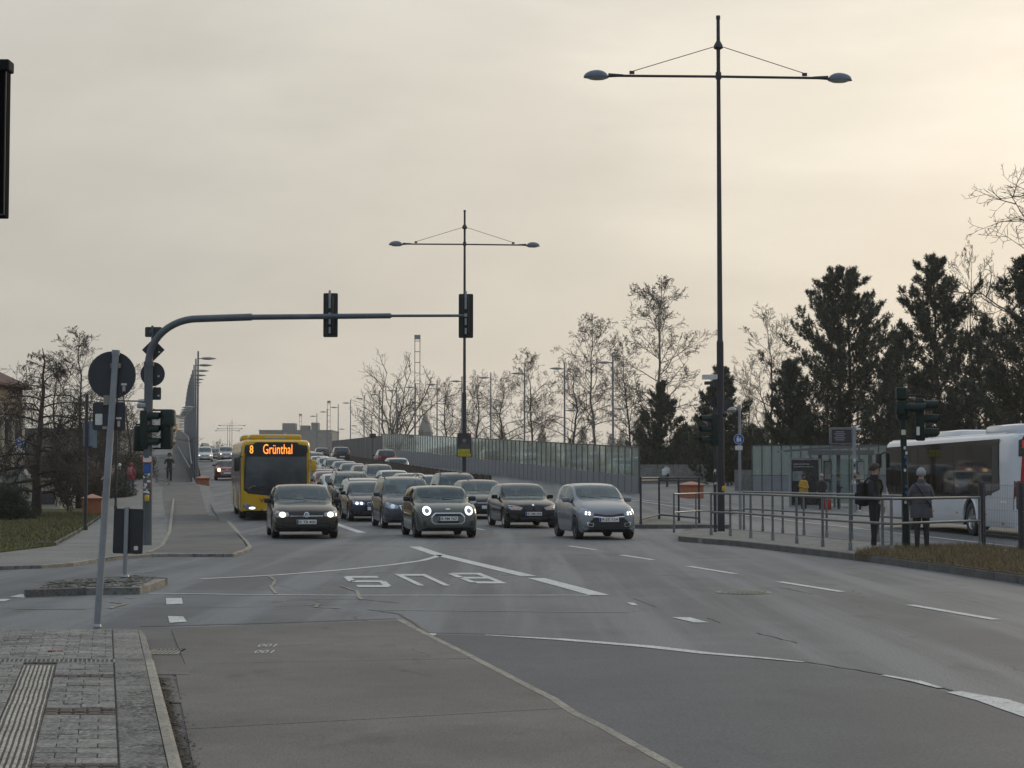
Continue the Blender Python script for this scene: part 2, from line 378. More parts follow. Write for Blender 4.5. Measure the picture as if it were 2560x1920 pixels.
whitepaint = groundmat('road_paint', (.52, .52, .50), (.36, .36, .35), (.60, .60, .58), rough=.7, grain=45, patch=3.0, bump=.2, spec=.4, speck=.55)
soilmat = groundmat('soil', (.14, .105, .07), (.075, .06, .042), (.17, .14, .09), rough=.95, grain=25, patch=1.2, bump=.8, spec=.1)
lawnmat = groundmat('lawn', (.075, .082, .030), (.045, .05, .022), (.12, .11, .045), rough=.95, grain=30, patch=.7, bump=.8, spec=.1)
concmat = groundmat('concrete_wall', (.22, .215, .20), (.14, .138, .13), (.28, .27, .25), rough=.9, grain=12, patch=.6, bump=.3, spec=.2)
tar = mat('tar', (.030, .030, .032), .55, var=.2, scale=20)
farground = groundmat('far_ground', (.10, .095, .06), (.06, .06, .04), (.14, .13, .08), rough=.95, grain=2, patch=.03, bump=.2, spec=.1)

def kerbL(Y): return float(np.interp(Y, [0, 42.9, 65.7, 115, 210, 480], [-2, -6.2, -10.3, -19.4, -36.4, -86]))
def wallL(Y): return -20.4 - .195 * (Y - 115)          # screen between footway and road, left
def parL(Y): return float(np.interp(Y, [0, 41.7, 52.5, 80, 92, 102, 480], [-3, -10.6, -12.6, -18.0, -20.7, -22.8, -94.6]))
def wallR(Y): return 7.26 - .2117 * (Y - 103)          # glass screen, right
def medL(Y): return 3.4 - .197 * (Y - 57.5)
def medR(Y): return medL(Y) + float(np.interp(Y, [57, 62, 92, 200], [3.6, 3.1, 2.1, 2.0]))

def strip(name, ys, lf, rf, zf, m, skirt=None, nx=6, kind='structure', parent=None, lab=None):
    b = MB(); n = nx + 1
    for y in ys:
        a, c = lf(y), rf(y)
        for k in range(n): b.v.append((a + (c - a) * k / nx, y, zf(y)))
    for i in range(len(ys) - 1):
        for k in range(nx):
            q = i * n + k; b.f.append([q, q + 1, q + n + 1, q + n]); b.m.append(0)
    if skirt is not None:
        for side in (0, nx):
            o = len(b.v)
            for i, y in enumerate(ys): b.v.append(b.v[i * n + side][:2] + (skirt(y),))
            for i in range(len(ys) - 1):
                b.f.append([i * n + side, (i + 1) * n + side, o + i + 1, o + i]); b.m.append(1 if isinstance(m, list) else 0)
        o = len(b.v)
        for k in range(n): b.v.append(b.v[k][:2] + (skirt(ys[0]),))
        for k in range(nx): b.f.append([k, k + 1, o + k + 1, o + k]); b.m.append(1 if isinstance(m, list) else 0)
    ob = b.build(name, m, parent)
    if parent is None: tag(ob, lab, kind=kind)
    return ob

g = MB(); g.add([(-900, -100, -.6), (900, -100, -.6), (900, 1500, -.6), (-900, 1500, -.6)], [(0, 1, 2, 3)])
tag(g.build('ground', farground), kind='structure')
ys = [-15, 0, 20, 40] + list(range(50, 300, 5)) + list(range(300, 500, 20))
road = strip('road', ys, lambda Y: float(np.interp(Y, [-15, 42, 50, 60], [-70, -70, kerbL(50) - .4, kerbL(60) - .3])) if Y < 60 else kerbL(Y) - .3,
             lambda Y: float(np.interp(Y, [-15, 60, 76, 84, 103], [60, 60, 22, 12, 7.5])) if Y < 103 else wallR(Y) + .2,
             lambda Y: zR(Y), [asphalt, concmat], skirt=lambda Y: -.7, nx=8)

def sheet(name, px, z, m, parent=road, world=False):
    P = [G(a, c, z) for a, c in px] if not world else [Vector((a, c, z)) for a, c in px]
    b = MB(); n = len(P)
    ar = sum(P[i].x * P[(i + 1) % n].y - P[(i + 1) % n].x * P[i].y for i in range(n))
    if ar < 0: P = P[::-1]
    b.add(P, [tuple(range(n))]); return b.build(name, m, parent)
def Gz(px, py, zf, dz=0.0):
    """point on a surface whose height depends on the distance"""
    p = G(px, py, 0.0) if py > HOR + 2 else Vector((0, 300, 0)); z = zf(min(p.y, 300))
    Y = min(p.y, 300)
    for _ in range(40):
        d = ray(px, py); Y2 = d.y * 0 + Y
        z = zf(Y) + dz; t = Y / d.y; zz = CAMH + d.z * t
        # move Y until the ray meets the surface
        Y -= (z - zz) * (12 if py > HOR else 18) * .5
        Y = max(5, min(320, Y))
    t = Y / ray(px, py).y
    return Vector((ray(px, py).x * t, Y, z))
def ribbon(name, pts, w, z=.006, m=None, parent=road, gaps=None, taper=None):
    """painted line along world points, width w (number or list)"""
    P = [Vector(p) for p in pts]; b = MB(); n = len(P)
    for i, p in enumerate(P):
        t = (P[min(i + 1, n - 1)] - P[max(i - 1, 0)]); t.z = 0; t.normalize(); s = Vector((-t.y, t.x, 0))
        ww = w[i] if hasattr(w, '__len__') else w
        zz = zR(p.y) + z
        b.v.append(((p + s * ww / 2).x, (p + s * ww / 2).y, zz)); b.v.append(((p - s * ww / 2).x, (p - s * ww / 2).y, zz))
    for i in range(n - 1): b.f.append([2 * i, 2 * i + 1, 2 * i + 3, 2 * i + 2]); b.m.append(0)
    return b.build(name, m or whitepaint, parent)
def pxl(pts, z=0.0): return [G(a, c, z) for a, c in pts]
# ---- darker resurfaced asphalt, concrete bay
SLAB_R = [(992, 1552), (1076, 1597), (1150, 1634), (1239, 1681), (1318, 1723), (1370, 1749), (1423, 1786), (1496, 1822), (1560, 1859), (1690, 1932), (1800, 1990)]
CURVE = [(1066, 1586), (1213, 1589), (1400, 1600), (1620, 1618), (1767, 1635), (2003, 1657), (2208, 1690), (2381, 1731), (2560, 1775), (2750, 1830)]
sheet('road_patch', SLAB_R[1:] + [(3100, 2000)] + [(3000, 1900)] + CURVE[::-1], .004, asphalt_dark)
# concrete bay: cast slabs with open joints
def lerp2(a, b, t): return (a[0] + (b[0] - a[0]) * t, a[1] + (b[1] - a[1]) * t)
def slabR(y): return float(np.interp(y, [p[1] for p in SLAB_R], [p[0] for p in SLAB_R]))
def slabL(y): return float(np.interp(y, [1564, 1577, 1663.8, 1664.1, 1760, 1920, 2000], [424, 429, 463, 436, 452, 484, 502]))
def slab_poly(yl0, yr0, yl1, yr1):
    top = [lerp2((slabL(yl0), yl0), (slabR(yr0), yr0), t) for t in (0, .5, 1)]
    bot = [lerp2((slabL(yl1), yl1), (slabR(yr1), yr1), t) for t in (1, .5, 0)]
    right = [(p[0] - 1, p[1]) for p in SLAB_R if yr0 + 2 < p[1] < yr1 - 2]
    left = [(slabL(y), y) for y in np.linspace(yl1, yl0, 6)[1:-1]]
    return top + right + bot + left
bay = sheet('bus_bay', [(340, 1572), (640, 1563), (992, 1550)] + SLAB_R[1:] + [(430, 1990), (425, 1900), (395, 1760), (372, 1650)], .004, cyclemat)
tag(bay); bay.parent = None; tag(bay, kind='structure')
for q in ((1577, 1554, 1663.6, 1649.1), (1664.2, 1649.7, 1827, 1774.8), (1828, 1775.6, 1995, 1930)):
    b = MB(); P = [G(a, c, 0) for a, c in slab_poly(*q)]; b.prism([(p.x, p.y) for p in P], -.05, .012)
    b.build('slab', slabmat, bay)
ribbon('edge_strip', [p + Vector((.03, 0, 0)) for p in pxl(SLAB_R)], .07, .014, kerbmat)
# ---- painted markings
def dash(a, c, w=.14): ribbon('lane_marking', [G(*a), G(*c)], w)
for a, c in (((1422, 1365), (1490, 1375)), ((1553, 1388), (1632, 1400)), ((1720, 1416), (1838, 1435)), ((1948, 1455), (2105, 1480)), ((2275, 1513), (2492, 1550))): dash(a, c)
ribbon('lane_marking', pxl([(1036, 1367), (1092, 1386), (1200, 1412), (1322, 1441)]), .27)
ribbon('lane_marking', pxl([(1340, 1446), (1420, 1467), (1500, 1489)]), .28)
ribbon('lane_marking', pxl([(500, 1448), (600, 1443), (694, 1438), (800, 1430), (867, 1424), (977, 1413), (1055, 1402), (1085, 1394), (1100, 1388)]), .15)
ribbon('stop_marking', pxl([(372, 1484), (600, 1487), (846, 1489), (1239, 1489), (1512, 1489)]), .10)
ribbon('stop_marking', pxl([(960, 1526), (1200, 1528), (1574, 1532)]), .05, m=kerbmat)
ribbon('guide_marking', pxl([(1213, 1589), (1400, 1600), (1620, 1618), (1767, 1635), (1900, 1646), (2010, 1657)]), [.05, .16, .18, .16, .11, .04], .009)
ribbon('guide_marking', pxl([(2208, 1690), (2290, 1705), (2350, 1722)]), [.06, .09, .05], .009)
ribbon('guide_marking', pxl([(2385, 1732), (2480, 1752), (2560, 1778), (2700, 1825)]), [.14, .25, .28, .28], .009)
sheet('guide_marking', [(1680, 1543), (1725, 1543), (1772, 1556), (1735, 1556)], .006, whitepaint)
sheet('guide_marking', [(1566, 1506), (1584, 1506), (1596, 1513), (1580, 1513)], .006, whitepaint)
sheet('guide_marking', [(415, 1495), (454, 1495), (457, 1509), (416, 1511)], .006, whitepaint)
sheet('guide_marking', [(420, 1540), (458, 1541), (467, 1554), (424, 1557)], .006, whitepaint)
sheet('guide_marking', [(24, 1492), (50, 1486), (84, 1486), (60, 1494)], .006, whitepaint)
sheet('guide_marking', [(-10, 1499), (10, 1497), (28, 1498), (10, 1503), (-10, 1503)], .006, whitepaint)
sheet('guide_marking', [(1070, 1583), (1092, 1584), (1088, 1588), (1068, 1587)], .012, whitepaint)
for a, c in (((330, 1434), (384, 1430)), ((530, 1393), (556, 1391)), ((36, 1523), (214, 1524)), ((215, 1419), (140, 1414)), ((315, 1493), (330, 1496))):
    ribbon('worn_marking', [G(*a), G(*c)], .07, m=kerbmat)
# letters B U S, read by drivers coming the other way
def letter(name, far, near, yf, yn, strokes, wd=.15):
    """strokes in letter space: u 0..1 from the driver's left, v 0..1 from the letter's foot to its top"""
    A = G(far[1], yf); B_ = G(far[0], yf); C_ = G(near[1], yn); D = G(near[0], yn)
    def mp(u, v):
        p = A.lerp(B_, u); q = C_.lerp(D, u); return p.lerp(q, v)
    b = MB()
    for st in strokes:
        b.add([Vector((mp(u, v).x, mp(u, v).y, .007 + .0005 * (len(b.f) % 3))) for u, v in st], [(0, 1, 2, 3)])
    b.build(name, whitepaint, road)
def rc(u0, v0, u1, v1): return [(u0, v0), (u1, v0), (u1, v1), (u0, v1)]
t_, h_ = .2, .17
letter('letter_b', (1113, 1200), (1181, 1268), 1433, 1459.5, [rc(0, 0, t_, 1), rc(t_, 0, .85, h_), rc(t_, .42, .85, .58), rc(t_, 1 - h_, .85, 1), rc(.8, .08, 1, .46), rc(.8, .54, 1, .92)])
letter('letter_u', (985, 1063), (1045, 1126), 1436, 1465, [rc(0, .1, t_, 1), rc(1 - t_, .1, 1, 1), rc(0, 0, 1, h_)])
letter('letter_s', (856, 950), (888, 982), 1441, 1469, [rc(.08, 0, .92, h_), rc(.08, .42, .92, .58), rc(.08, 1 - h_, .92, 1), rc(0, .5, t_, .92), rc(1 - t_, .08, 1, .5)])
# lane lines up the ramp and in the far carriageway
def lanel(c, y0, y1, w=.13, step=None):
    y = y0
    while y < y1:
        ye = min(y1, y + (3.2 if step else 6)); pts = []
        for k in range(4):
            yy = y + (ye - y) * k / 3; pts.append((c + ROADK * yy, yy, 0))
        ribbon('lane_marking', pts, w); y = ye + (3.2 if step else 0)
lanel(5.45, 53.5, 70, .26); lanel(5.45, 74, 150, .22); lanel(9.5, 56, 150, .13, True)
ribbon('stop_marking', [(-6.6, 55.2, 0), (-2.0, 54.9, 0), (2.6, 54.2, 0)], .10, m=kerbmat)
ribbon('lane_marking', [(6.2, 93, 0), (8.0, 80, 0), (10.4, 64, 0), (11.4, 52, 0), (11.9, 44, 0), (12.4, 36, 0)], .14)
ribbon('lane_marking', [(4.0, 108, 0), (7.0, 92, 0), (9.2, 84, 0), (10.6, 79, 0)], .12)
# tarred seams and cracks
def wig(pts, amp, n, rng):
    out = []
    for i in range(len(pts) - 1):
        for k in range(n):
            p = Vector(pts[i]).lerp(Vector(pts[i + 1]), k / n); out.append(p + Vector((rng.uniform(-amp, amp), rng.uniform(-amp, amp), 0)))
    out.append(Vector(pts[-1])); return out
rg = random.Random(4)
for pts, w, m in ((CURVE[:8], .035, tar), ([(350, 1571), (640, 1563), (992, 1551)], .05, tar), ([(0, 1525), (300, 1525), (640, 1522), (900, 1515)], .02, tar),
               ([(920, 1528), (1000, 1540), (1076, 1592)], .035, tar), ([(1890, 1586), (1994, 1612)], .02, tar), ([(1580, 1500), (1640, 1522)], .015, tar),
               ([(1770, 1548), (1800, 1561)], .02, tar), ([(1950, 1472), (2032, 1490)], .02, tar), ([(720, 1504), (900, 1502), (1000, 1512)], .03, tar)):
    ribbon('tar_seam', wig(pxl([(a, c - 4) for a, c in pts]), .02, 6, rg), w, .0065, m)
for pts in ([(672, 1441), (690, 1452), (676, 1466), (690, 1485)], [(852, 1466), (890, 1478), (905, 1500)], [(770, 1513), (800, 1510), (790, 1518), (850, 1522)], [(272, 1505), (312, 1511), (276, 1522)]):
    ribbon('worn_marking', wig(pxl(pts), .02, 3, rg), .05, .008, kerbmat)
for (px, py) in ((605, 1535), (610, 1541)): pass
text('sprayed_mark', '100', Matrix.Translation(G(668, 1617) + Vector((0, 0, .016))) @ Matrix.Rotation(PI, 4, 'Z'), .17, .28, whitepaint, road)
text('sprayed_mark', '100', Matrix.Translation(G(660, 1633) + Vector((0, 0, .016))) @ Matrix.Rotation(PI, 4, 'Z'), .17, .28, whitepaint, road)
# manhole
iron = mat('cast_iron', (.20, .19, .16), .55, .3, var=.3, scale=40, bump=.4)
mh = G(1860, 1482); b = MB(); b.lathe([(0.0, .012), (.36, .012), (.36, .009), (.40, .009), (.40, -.02)], 32, Matrix.Translation((mh.x, mh.y, 0)))
for i in range(-5, 6):
    for j in range(-5, 6):
        if i * i + j * j < 28: b.box((mh.x + i * .06, mh.y + j * .06, .015), (.035, .035, .008))
tag(b.build('manhole_cover', iron), 'round studded manhole cover set in the asphalt', 'manhole')

# ---- footway on the far side of the side street, with cycle path, lawn and kerbs
FOOT = [(-60, 1419), (0, 1416), (101, 1413), (179, 1407), (246, 1397), (330, 1387), (420, 1383), (500, 1385), (581, 1385), (618, 1374), (628, 1366), (618, 1352), (602, 1336)]
fp = [G(a, c, .06) for a, c in FOOT]
edge = [(p.x, p.y) for p in fp] + [(kerbL(y), y) for y in (55, 60, 65.7, 70, 74)]
back = [(parL(y), y) for y in (74, 70, 64, 58, 52.5, 47, 41.7)] + [(G(0, 1377, .06).x, G(0, 1377, .06).y), (G(-60, 1380, .06).x, G(-60, 1380, .06).y)]
b = MB(); b.prism(edge + back, -.1, .06)
foot = b.build('footway', footmat); tag(foot, kind='structure')
# kerb stones along the rounded corner
cum = [Vector((p[0], p[1], 0)) for p in edge[2:]]
def along(P, step):
    out = [P[0]]; acc = 0.0; i = 0; cur = P[0].copy()
    while i < len(P) - 1:
        d = (P[i + 1] - cur).length
        if acc + d >= step: cur = cur + (P[i + 1] - cur).normalized() * (step - acc); out.append(cur.copy()); acc = 0.0
        else: acc += d; cur = P[i + 1].copy(); i += 1
    return out
def kerbs(P, m, parent, w=.14, h=.125, z=0.0, zf=None, step=1.0, side=1):
    pts = along(P, step)
    for a, c in zip(pts[:-1], pts[1:]):
        t = (c - a); L = t.length; t.normalize(); ang = math.atan2(t.y, t.x); s = Vector((-t.y, t.x, 0)) * side
        mid = (a + c) / 2 + s * (w / 2 - .02); z0 = z + (zf(mid.y) if zf else 0)
        bb = MB(); bb.bbox((0, 0, 0), (L - .012, w, h + .2), .012)
        o = bb.build('kerb_stone', m, parent); o.location = (mid.x, mid.y, z0 + (h - .2) / 2); o.rotation_euler = (0, 0, ang)
kerbs(cum, kerbmat, foot, h=.064)
cy = [(434, 1242), (430, 1290), (424, 1330), (405, 1364), (372, 1381), (420, 1380), (500, 1382), (578, 1383), (612, 1371), (620, 1364), (610, 1350), (594, 1334), (560, 1296), (534, 1262), (520, 1242)]
cpts = [G(a, c, .064) for a, c in cy if c > 1266] ; sheet('cycle_path', [(434, 1268)] + cy[1:-2] + [(538, 1268)], .064, cyclemat, foot)
sheet('patch_slab', [(452, 1243 + 26), (490, 1243 + 26), (492, 1285), (450, 1285)], .066, footmat, foot)
for p0, p1 in (((434, 1270), (430, 1290)), ((430, 1290), (424, 1330)), ((424, 1330), (405, 1364)), ((405, 1364), (372, 1381)), ((372, 1381), (240, 1398))):
    ribbon('flat_kerb', [G(p0[0], p0[1], .06), G(p1[0], p1[1], .06)], .10, .068, kerbmat, foot)
# paving joints of the footway: rows of slabs up to where they stop being told apart
lawn_pts = [(parL(y), y) for y in (90, 80, 74, 64, 52.5, 41.7)] + [(G(0, 1377, .1).x, G(0, 1377, .1).y), (-40, 36), (-60, 60), (-40, 90)]
b = MB(); b.prism(lawn_pts, -.3, .10); lawn = b.build('lawn', lawnmat); tag(lawn, kind='structure')
kerbs([Vector((parL(y), y, 0)) for y in (90, 84, 78, 72, 66, 60, 52.5, 47, 41.7)] + [G(60, 1367, 0) * 1.0], kerbdark, lawn, w=.08, h=.14, step=1.0)
# ramped footway left (beyond 74 m), path behind the glass screen right
ys2 = list(range(74, 120, 4)) + list(range(120, 300, 6)) + [320, 360, 420, 480]
strip('ramp_footway', ys2, parL, lambda Y: kerbL(Y) if Y < 112 else wallL(Y) + .25, zP, [footmat, concmat], skirt=lambda Y: -.7, nx=4)
sheet
ramp_c = MB()
yy = list(range(74, 300, 6)); n0 = 0
for y in yy:
    a = parL(y) + (kerbL(y) - parL(y)) * .52 if y < 112 else parL(y) + (wallL(y) - parL(y)) * .5
    c = (kerbL(y) - .6) if y < 112 else wallL(y) - .1
    ramp_c.v += [(a, y, zP(y) + .006), (c, y, zP(y) + .006)]
for i in range(len(yy) - 1): ramp_c.f.append([2 * i, 2 * i + 1, 2 * i + 3, 2 * i + 2]); ramp_c.m.append(0)
tag(ramp_c.build('cycle_path', cyclemat), kind='structure')
def stopL(Y): return float(np.interp(Y, [60, 66, 75, 82, 86, 100, 104], [30, 23, 15.3, 12.8, 9.4, 8.6, 7.9])) if Y < 104 else wallR(Y) + .35
stopfoot = strip('stop_footway', [60, 66, 70, 75, 79, 82, 84, 86, 90, 95, 100, 104] + list(range(110, 300, 6)) + [340, 400, 480], stopL,
      lambda Y: float(np.interp(Y, [60, 130, 165], [80, 70, wallR(165) + 7])) if Y < 165 else wallR(Y) + 7, zQ, [footmat, kerbdark], skirt=lambda Y: -.7, nx=6)
# ---- refuge island left
ISL = [(66, 1475), (100, 1471), (347, 1468), (385, 1457), (417, 1445), (388, 1440), (318, 1438), (133, 1452), (90, 1464)]
ip = [G(a, c, .10) for a, c in ISL]
b = MB(); b.prism([(p.x, p.y) for p in ip], -.05, .095)
isl = b.build('refuge_island', groundmat('small_setts', (.17, .165, .15), (.10, .10, .09), (.24, .23, .21), rough=.9, grain=14, patch=2.0, bump=.9, spec=.2, speck=.5)); tag(isl, kind='structure')
kerbs([Vector((p.x, p.y, 0)) for p in (ip[0], ip[1], ip[2])], kerbdark, isl, h=.105, side=1, w=.14)
kerbs([Vector((p.x, p.y, 0)) for p in (ip[2], ip[3], ip[4])], kerbmat, isl, h=.105, side=1, w=.14)
kerbs([Vector((p.x, p.y, 0)) for p in (ip[4], ip[5], ip[6], ip[7], ip[8], ip[0])], kerbdark, isl, h=.105, side=1, w=.14)
rr = random.Random(8); bmi = MB()
for k in range(520):
    a, c = rr.random(), rr.random()
    p = ip[1].lerp(ip[2], a).lerp(ip[7].lerp(ip[5], a), .06 + c * .88)
    bmi.box((p.x, p.y, .098), (rr.uniform(.06, .1), rr.uniform(.06, .1), .02), rr.uniform(0, 3))
tag(bmi.build('sett_field', groundmat('setts', (.19, .185, .17), (.12, .12, .11), (.27, .26, .24), rough=.9, grain=20, patch=6, bump=.3, spec=.2), isl), kind='stuff')
# ---- traffic islands right
near_e = [(1697, 1341), (1750, 1346), (1835, 1352), (1930, 1362), (2030, 1373), (2126, 1384), (2200, 1393), (2400, 1419), (2560, 1441), (2720, 1466)]
far_e = [(2720, 1404), (2560, 1382), (2466, 1371), (2300, 1361), (2130, 1350), (2000, 1338), (1870, 1326), (1800, 1321), (1740, 1320), (1705, 1327)]
ne = [G(a, c, .12) for a, c in near_e]; fe = [G(a, c, .12) for a, c in far_e]
b = MB(); b.prism([(p.x, p.y) for p in ne + fe], -.05, .12)
island = b.build('traffic_island', groundmat('island_paving', (.20, .19, .175), (.14, .135, .125), (.26, .25, .23), rough=.9, grain=22, patch=1.5, bump=.6, spec=.2)); tag(island, kind='structure')
kerbs([Vector((p.x, p.y, 0)) for p in ne], kerbdark, island, h=.13, w=.15, side=1)
kerbs([Vector((p.x, p.y, 0)) for p in fe], kerbdark, island, h=.13, w=.15, side=1)
median = strip('median', [57.5, 60, 66, 72, 80, 92, 110, 130, 150, 180, 210, 235], medL, medR, lambda Y: zR(Y) + .12, [groundmat('gravel', (.19, .175, .15), (.12, .11, .1), (.26, .24, .2), rough=.95, grain=18, patch=1.2, bump=.9, spec=.15, speck=.3), kerbdark], skirt=lambda Y: zR(Y) - .1, nx=3)
kerbs([Vector((medL(y), y, 0)) for y in (92, 80, 70, 57.5)] + [Vector((medR(57.5), 57.5, 0))], kerbdark, median, h=.13, zf=zR, side=1)
# dry grass and soil on the island
gp = [G(a, c, .12) for a, c in ((2136, 1386), (2200, 1393), (2400, 1419), (2560, 1441), (2720, 1466), (2720, 1400), (2560, 1380), (2440, 1369), (2330, 1370), (2200, 1374))]
b = MB(); b.prism([(p.x, p.y) for p in gp[:5]][::1] + [(p.x, p.y) for p in gp[5:]], .0, .15); b.build('soil_bed', soilmat, island)
def blades(name, poly, n, z, h, cols, seed, parent=None, w=.006, label=None):
    """short grass blades scattered over a polygon (even spread, rejection)"""
    rg = np.random.RandomState(seed); P = np.array(poly)
    lo, hi = P.min(0), P.max(0); pts = []
    def inside(q):
        x, y = q[:, 0], q[:, 1]; r = np.zeros(len(q), bool); j = len(P) - 1
        for i in range(len(P)):
            c = ((P[i, 1] > y) != (P[j, 1] > y)) & (x < (P[j, 0] - P[i, 0]) * (y - P[i, 1]) / (P[j, 1] - P[i, 1] + 1e-12) + P[i, 0]); r ^= c; j = i
        return r
    tot = 0
    while tot < n:
        q = lo + rg.rand(n, 2) * (hi - lo); q = q[inside(q)]; pts.append(q); tot += len(q)
    q = np.concatenate(pts)[:n]; a = rg.rand(n) * 2 * PI; hh = h * (.4 + rg.rand(n) ** 2 * 1.2); ln = rg.randn(n, 2) * .5 * hh[:, None]
    dx = np.cos(a) * w; dy = np.sin(a) * w
    V = np.zeros((n, 3, 3)); V[:, 0] = np.stack([q[:, 0] - dx, q[:, 1] - dy, np.full(n, z)], 1); V[:, 1] = np.stack([q[:, 0] + dx, q[:, 1] + dy, np.full(n, z)], 1)
    V[:, 2] = np.stack([q[:, 0] + ln[:, 0], q[:, 1] + ln[:, 1], z + hh], 1)
    me = bpy.data.meshes.new(name); me.vertices.add(3 * n); me.vertices.foreach_set('co', V.reshape(-1)); me.loops.add(3 * n); me.loops.foreach_set('vertex_index', np.arange(3 * n)); me.polygons.add(n)
    me.polygons.foreach_set('loop_start', np.arange(0, 3 * n, 3)); me.polygons.foreach_set('loop_total', np.full(n, 3))
    for c in cols: me.materials.append(c)
    me.polygons.foreach_set('material_index', rg.randint(0, len(cols), n)); me.update()
    o = put(name, me, parent); tag(o, label, kind='stuff')
    if parent is None: tag(o, cat='grass')
    return o
drygrass = [mat('dry_grass_a', (.25, .18, .10), .9, var=.2), mat('dry_grass_b', (.14, .105, .05), .9, var=.2), mat('dry_grass_c', (.16, .12, .06), .9, var=.2)]
lawng = [mat('lawn_a', (.075, .085, .028), .9, var=.2), mat('lawn_b', (.11, .105, .04), .9, var=.2), mat('lawn_c', (.15, .12, .055), .9, var=.2)]
blades('dry_grass', [(p.x, p.y) for p in gp], 30000, .145, .10, drygrass, 3, label='dry brown grass covering the end of the traffic island')
blades('lawn_grass', [(x + .1, y) for x, y in lawn_pts if x > -24 and y < 85] + [(-24, 40), (-26, 80)], 45000, .095, .09, lawng, 5, label='patchy green lawn beside the larch and the footway', w=.012)
litter = mat('litter_paper', (.7, .7, .68), .7)
for k, (px, py, s) in enumerate(((2512, 1377, .07), (2445, 1380, .05), (2395, 1386, .06), (2476, 1374, .05), (2528, 1392, .04), (2312, 1381, .05))):
    p = G(px, py, .17); b = MB(); b.bbox((0, 0, 0), (s * 1.6, s, s * .5), s * .12, rz=k); o = b.build('litter', litter, loc=p)
    tag(o, 'scrap of white litter lying in the dry island grass', 'litter', 'litter in the island grass')

# ================================================================ near pavement, stone by stone
SH = .226
def A2(a, Y, z): return Vector((a - SH * Y, Y, z))
b = MB(); b.prism([A2(-3.6, 6, 0)[:2], A2(.33, 6, 0)[:2], A2(.33, 18.35, 0)[:2], A2(-3.6, 18.35, 0)[:2]], -.1, .106)
pave = b.build('pavement', groundmat('joint_sand', (.135, .122, .105), (.08, .075, .065), (.16, .15, .13), rough=.95, grain=60, patch=3, bump=.5, spec=.1)); tag(pave, kind='structure')
def mossy(name, base, moss, amt):
    return groundmat(name, base, tuple(x * .78 for x in base), tuple(x * 1.16 for x in base), rough=.9, grain=38, patch=1.1, bump=.5, spec=.15, coords='World', speck=amt, spf=.75, spt=.57)
pv_m = [mossy('paver_grey', (.235, .224, .205), 0, .75), mossy('paver_light', (.27, .255, .232), 0, .65), mossy('paver_dark', (.195, .187, .172), 0, .85)]
mossband = groundmat('mossy_slab', (.215, .205, .19), (.14, .135, .125), (.27, .255, .23), rough=.95, grain=40, patch=2.5, bump=.6, spec=.1, speck=.95, spf=.7, spt=.56, coords='World')
sett_m = groundmat('brown_sett', (.125, .10, .085), (.085, .072, .063), (.17, .14, .115), rough=.9, grain=50, patch=6, bump=.5, spec=.2, coords='World', speck=.5)
tact_m = mossy('tactile_white', (.40, .37, .32), 0, .35)
tact_g = mossy('tactile_groove', (.13, .12, .108), 0, .5)
def para(la, lb, h, bev=.006):
    """paver: parallelogram block with chamfered top edge"""
    x, y = la / 2, lb / 2; i = bev; V = []
    for (s, z, k) in ((1, -h, 0), (1, -bev * .7, 0), (1, 0, 1)):
        for sx, sy in ((-1, -1), (1, -1), (1, 1), (-1, 1)):
            xx, yy2 = sx * (x - i * k), sy * (y - i * k); V.append((xx - SH * yy2, yy2, z))
    Fc = [(8, 9, 10, 11)]
    for l in (0, 4):
        for k in range(4): Fc.append((l + k, l + (k + 1) % 4, l + 4 + (k + 1) % 4, l + 4 + k))
    m = MB(); m.add(V, Fc); return m
rp = random.Random(11)
pav_me = {}
def paver_me(la, lb, mi):
    k = (round(la, 3), round(lb, 3), mi)
    if k not in pav_me: pav_me[k] = para(la, lb, .06).mesh('paver', pv_m[mi])
    return pav_me[k]
BANDS = [(9.2, 9.75), (11.72, 12.08), (13.86, 14.1)]
cells = []
LA, LB = .236, .178
def row_fill(a0, a1, y0, y1):
    n = max(1, int(round((y1 - y0) / LB))); lb = (y1 - y0) / n
    for r_ in range(n):
        yc = y0 + (r_ + .5) * lb; a = a0 - (LA / 2 if r_ % 2 else 0)
        while a < a1 - .02:
            s, e = max(a, a0), min(a + LA, a1)
            if e - s > .03: cells.append((yc, (s + e) / 2, e - s, lb))
            a += LA
for y0, y1 in ((9.75, 11.72), (12.08, 13.86), (14.1, 15.0)): row_fill(-.377, .09, y0, y1)
row_fill(-3.2, -.65, 8.4, 15.0); row_fill(-.377, .09, 8.4, 9.2)
row_fill(-3.4, .09, 15.28, 18.25)
cells = [c for c in cells if c[1] - SH * c[0] > -.30 * c[0]]   # only what the frame can see
cells.sort(key=lambda c: c[0])
far_mb = MB()
for i, (yc, ac, la, lb) in enumerate(cells):
    z = .12 + rp.uniform(-.003, .004); p = A2(ac, yc, z)
    if i < 290:
        o = put('paver', paver_me(la - .005, lb - .005, rp.choice((0, 0, 0, 1, 2))), pave, p); o.rotation_euler = (rp.uniform(-.006, .006), rp.uniform(-.006, .006), rp.uniform(-.01, .01))
    else:
        q = para(la - .005, lb - .005, .06); far_mb.mat(rp.choice((0, 0, 0, 1, 2))); far_mb.add([Vector(v) + p for v in q.v], q.f)
if far_mb.v: tag(far_mb.build('paver_field', pv_m, pave), kind='stuff')
sett_me = [para(.078, .082, .05, .008).mesh('sett', sett_m), para(.086, .086, .05, .01).mesh('sett', sett_m)]
for (y0, y1) in BANDS:
    nr = max(2, int(round((y1 - y0) / .11)))
    for r_ in range(nr):
        for k in range(5):
            a = -.377 + .467 * (k + .5) / 5
            o = put('sett', rp.choice(sett_me), pave, A2(a, y0 + (r_ + .5) * (y1 - y0) / nr, .121 + rp.uniform(-.004, .004))); o.rotation_euler = (0, 0, rp.uniform(-.06, .06))
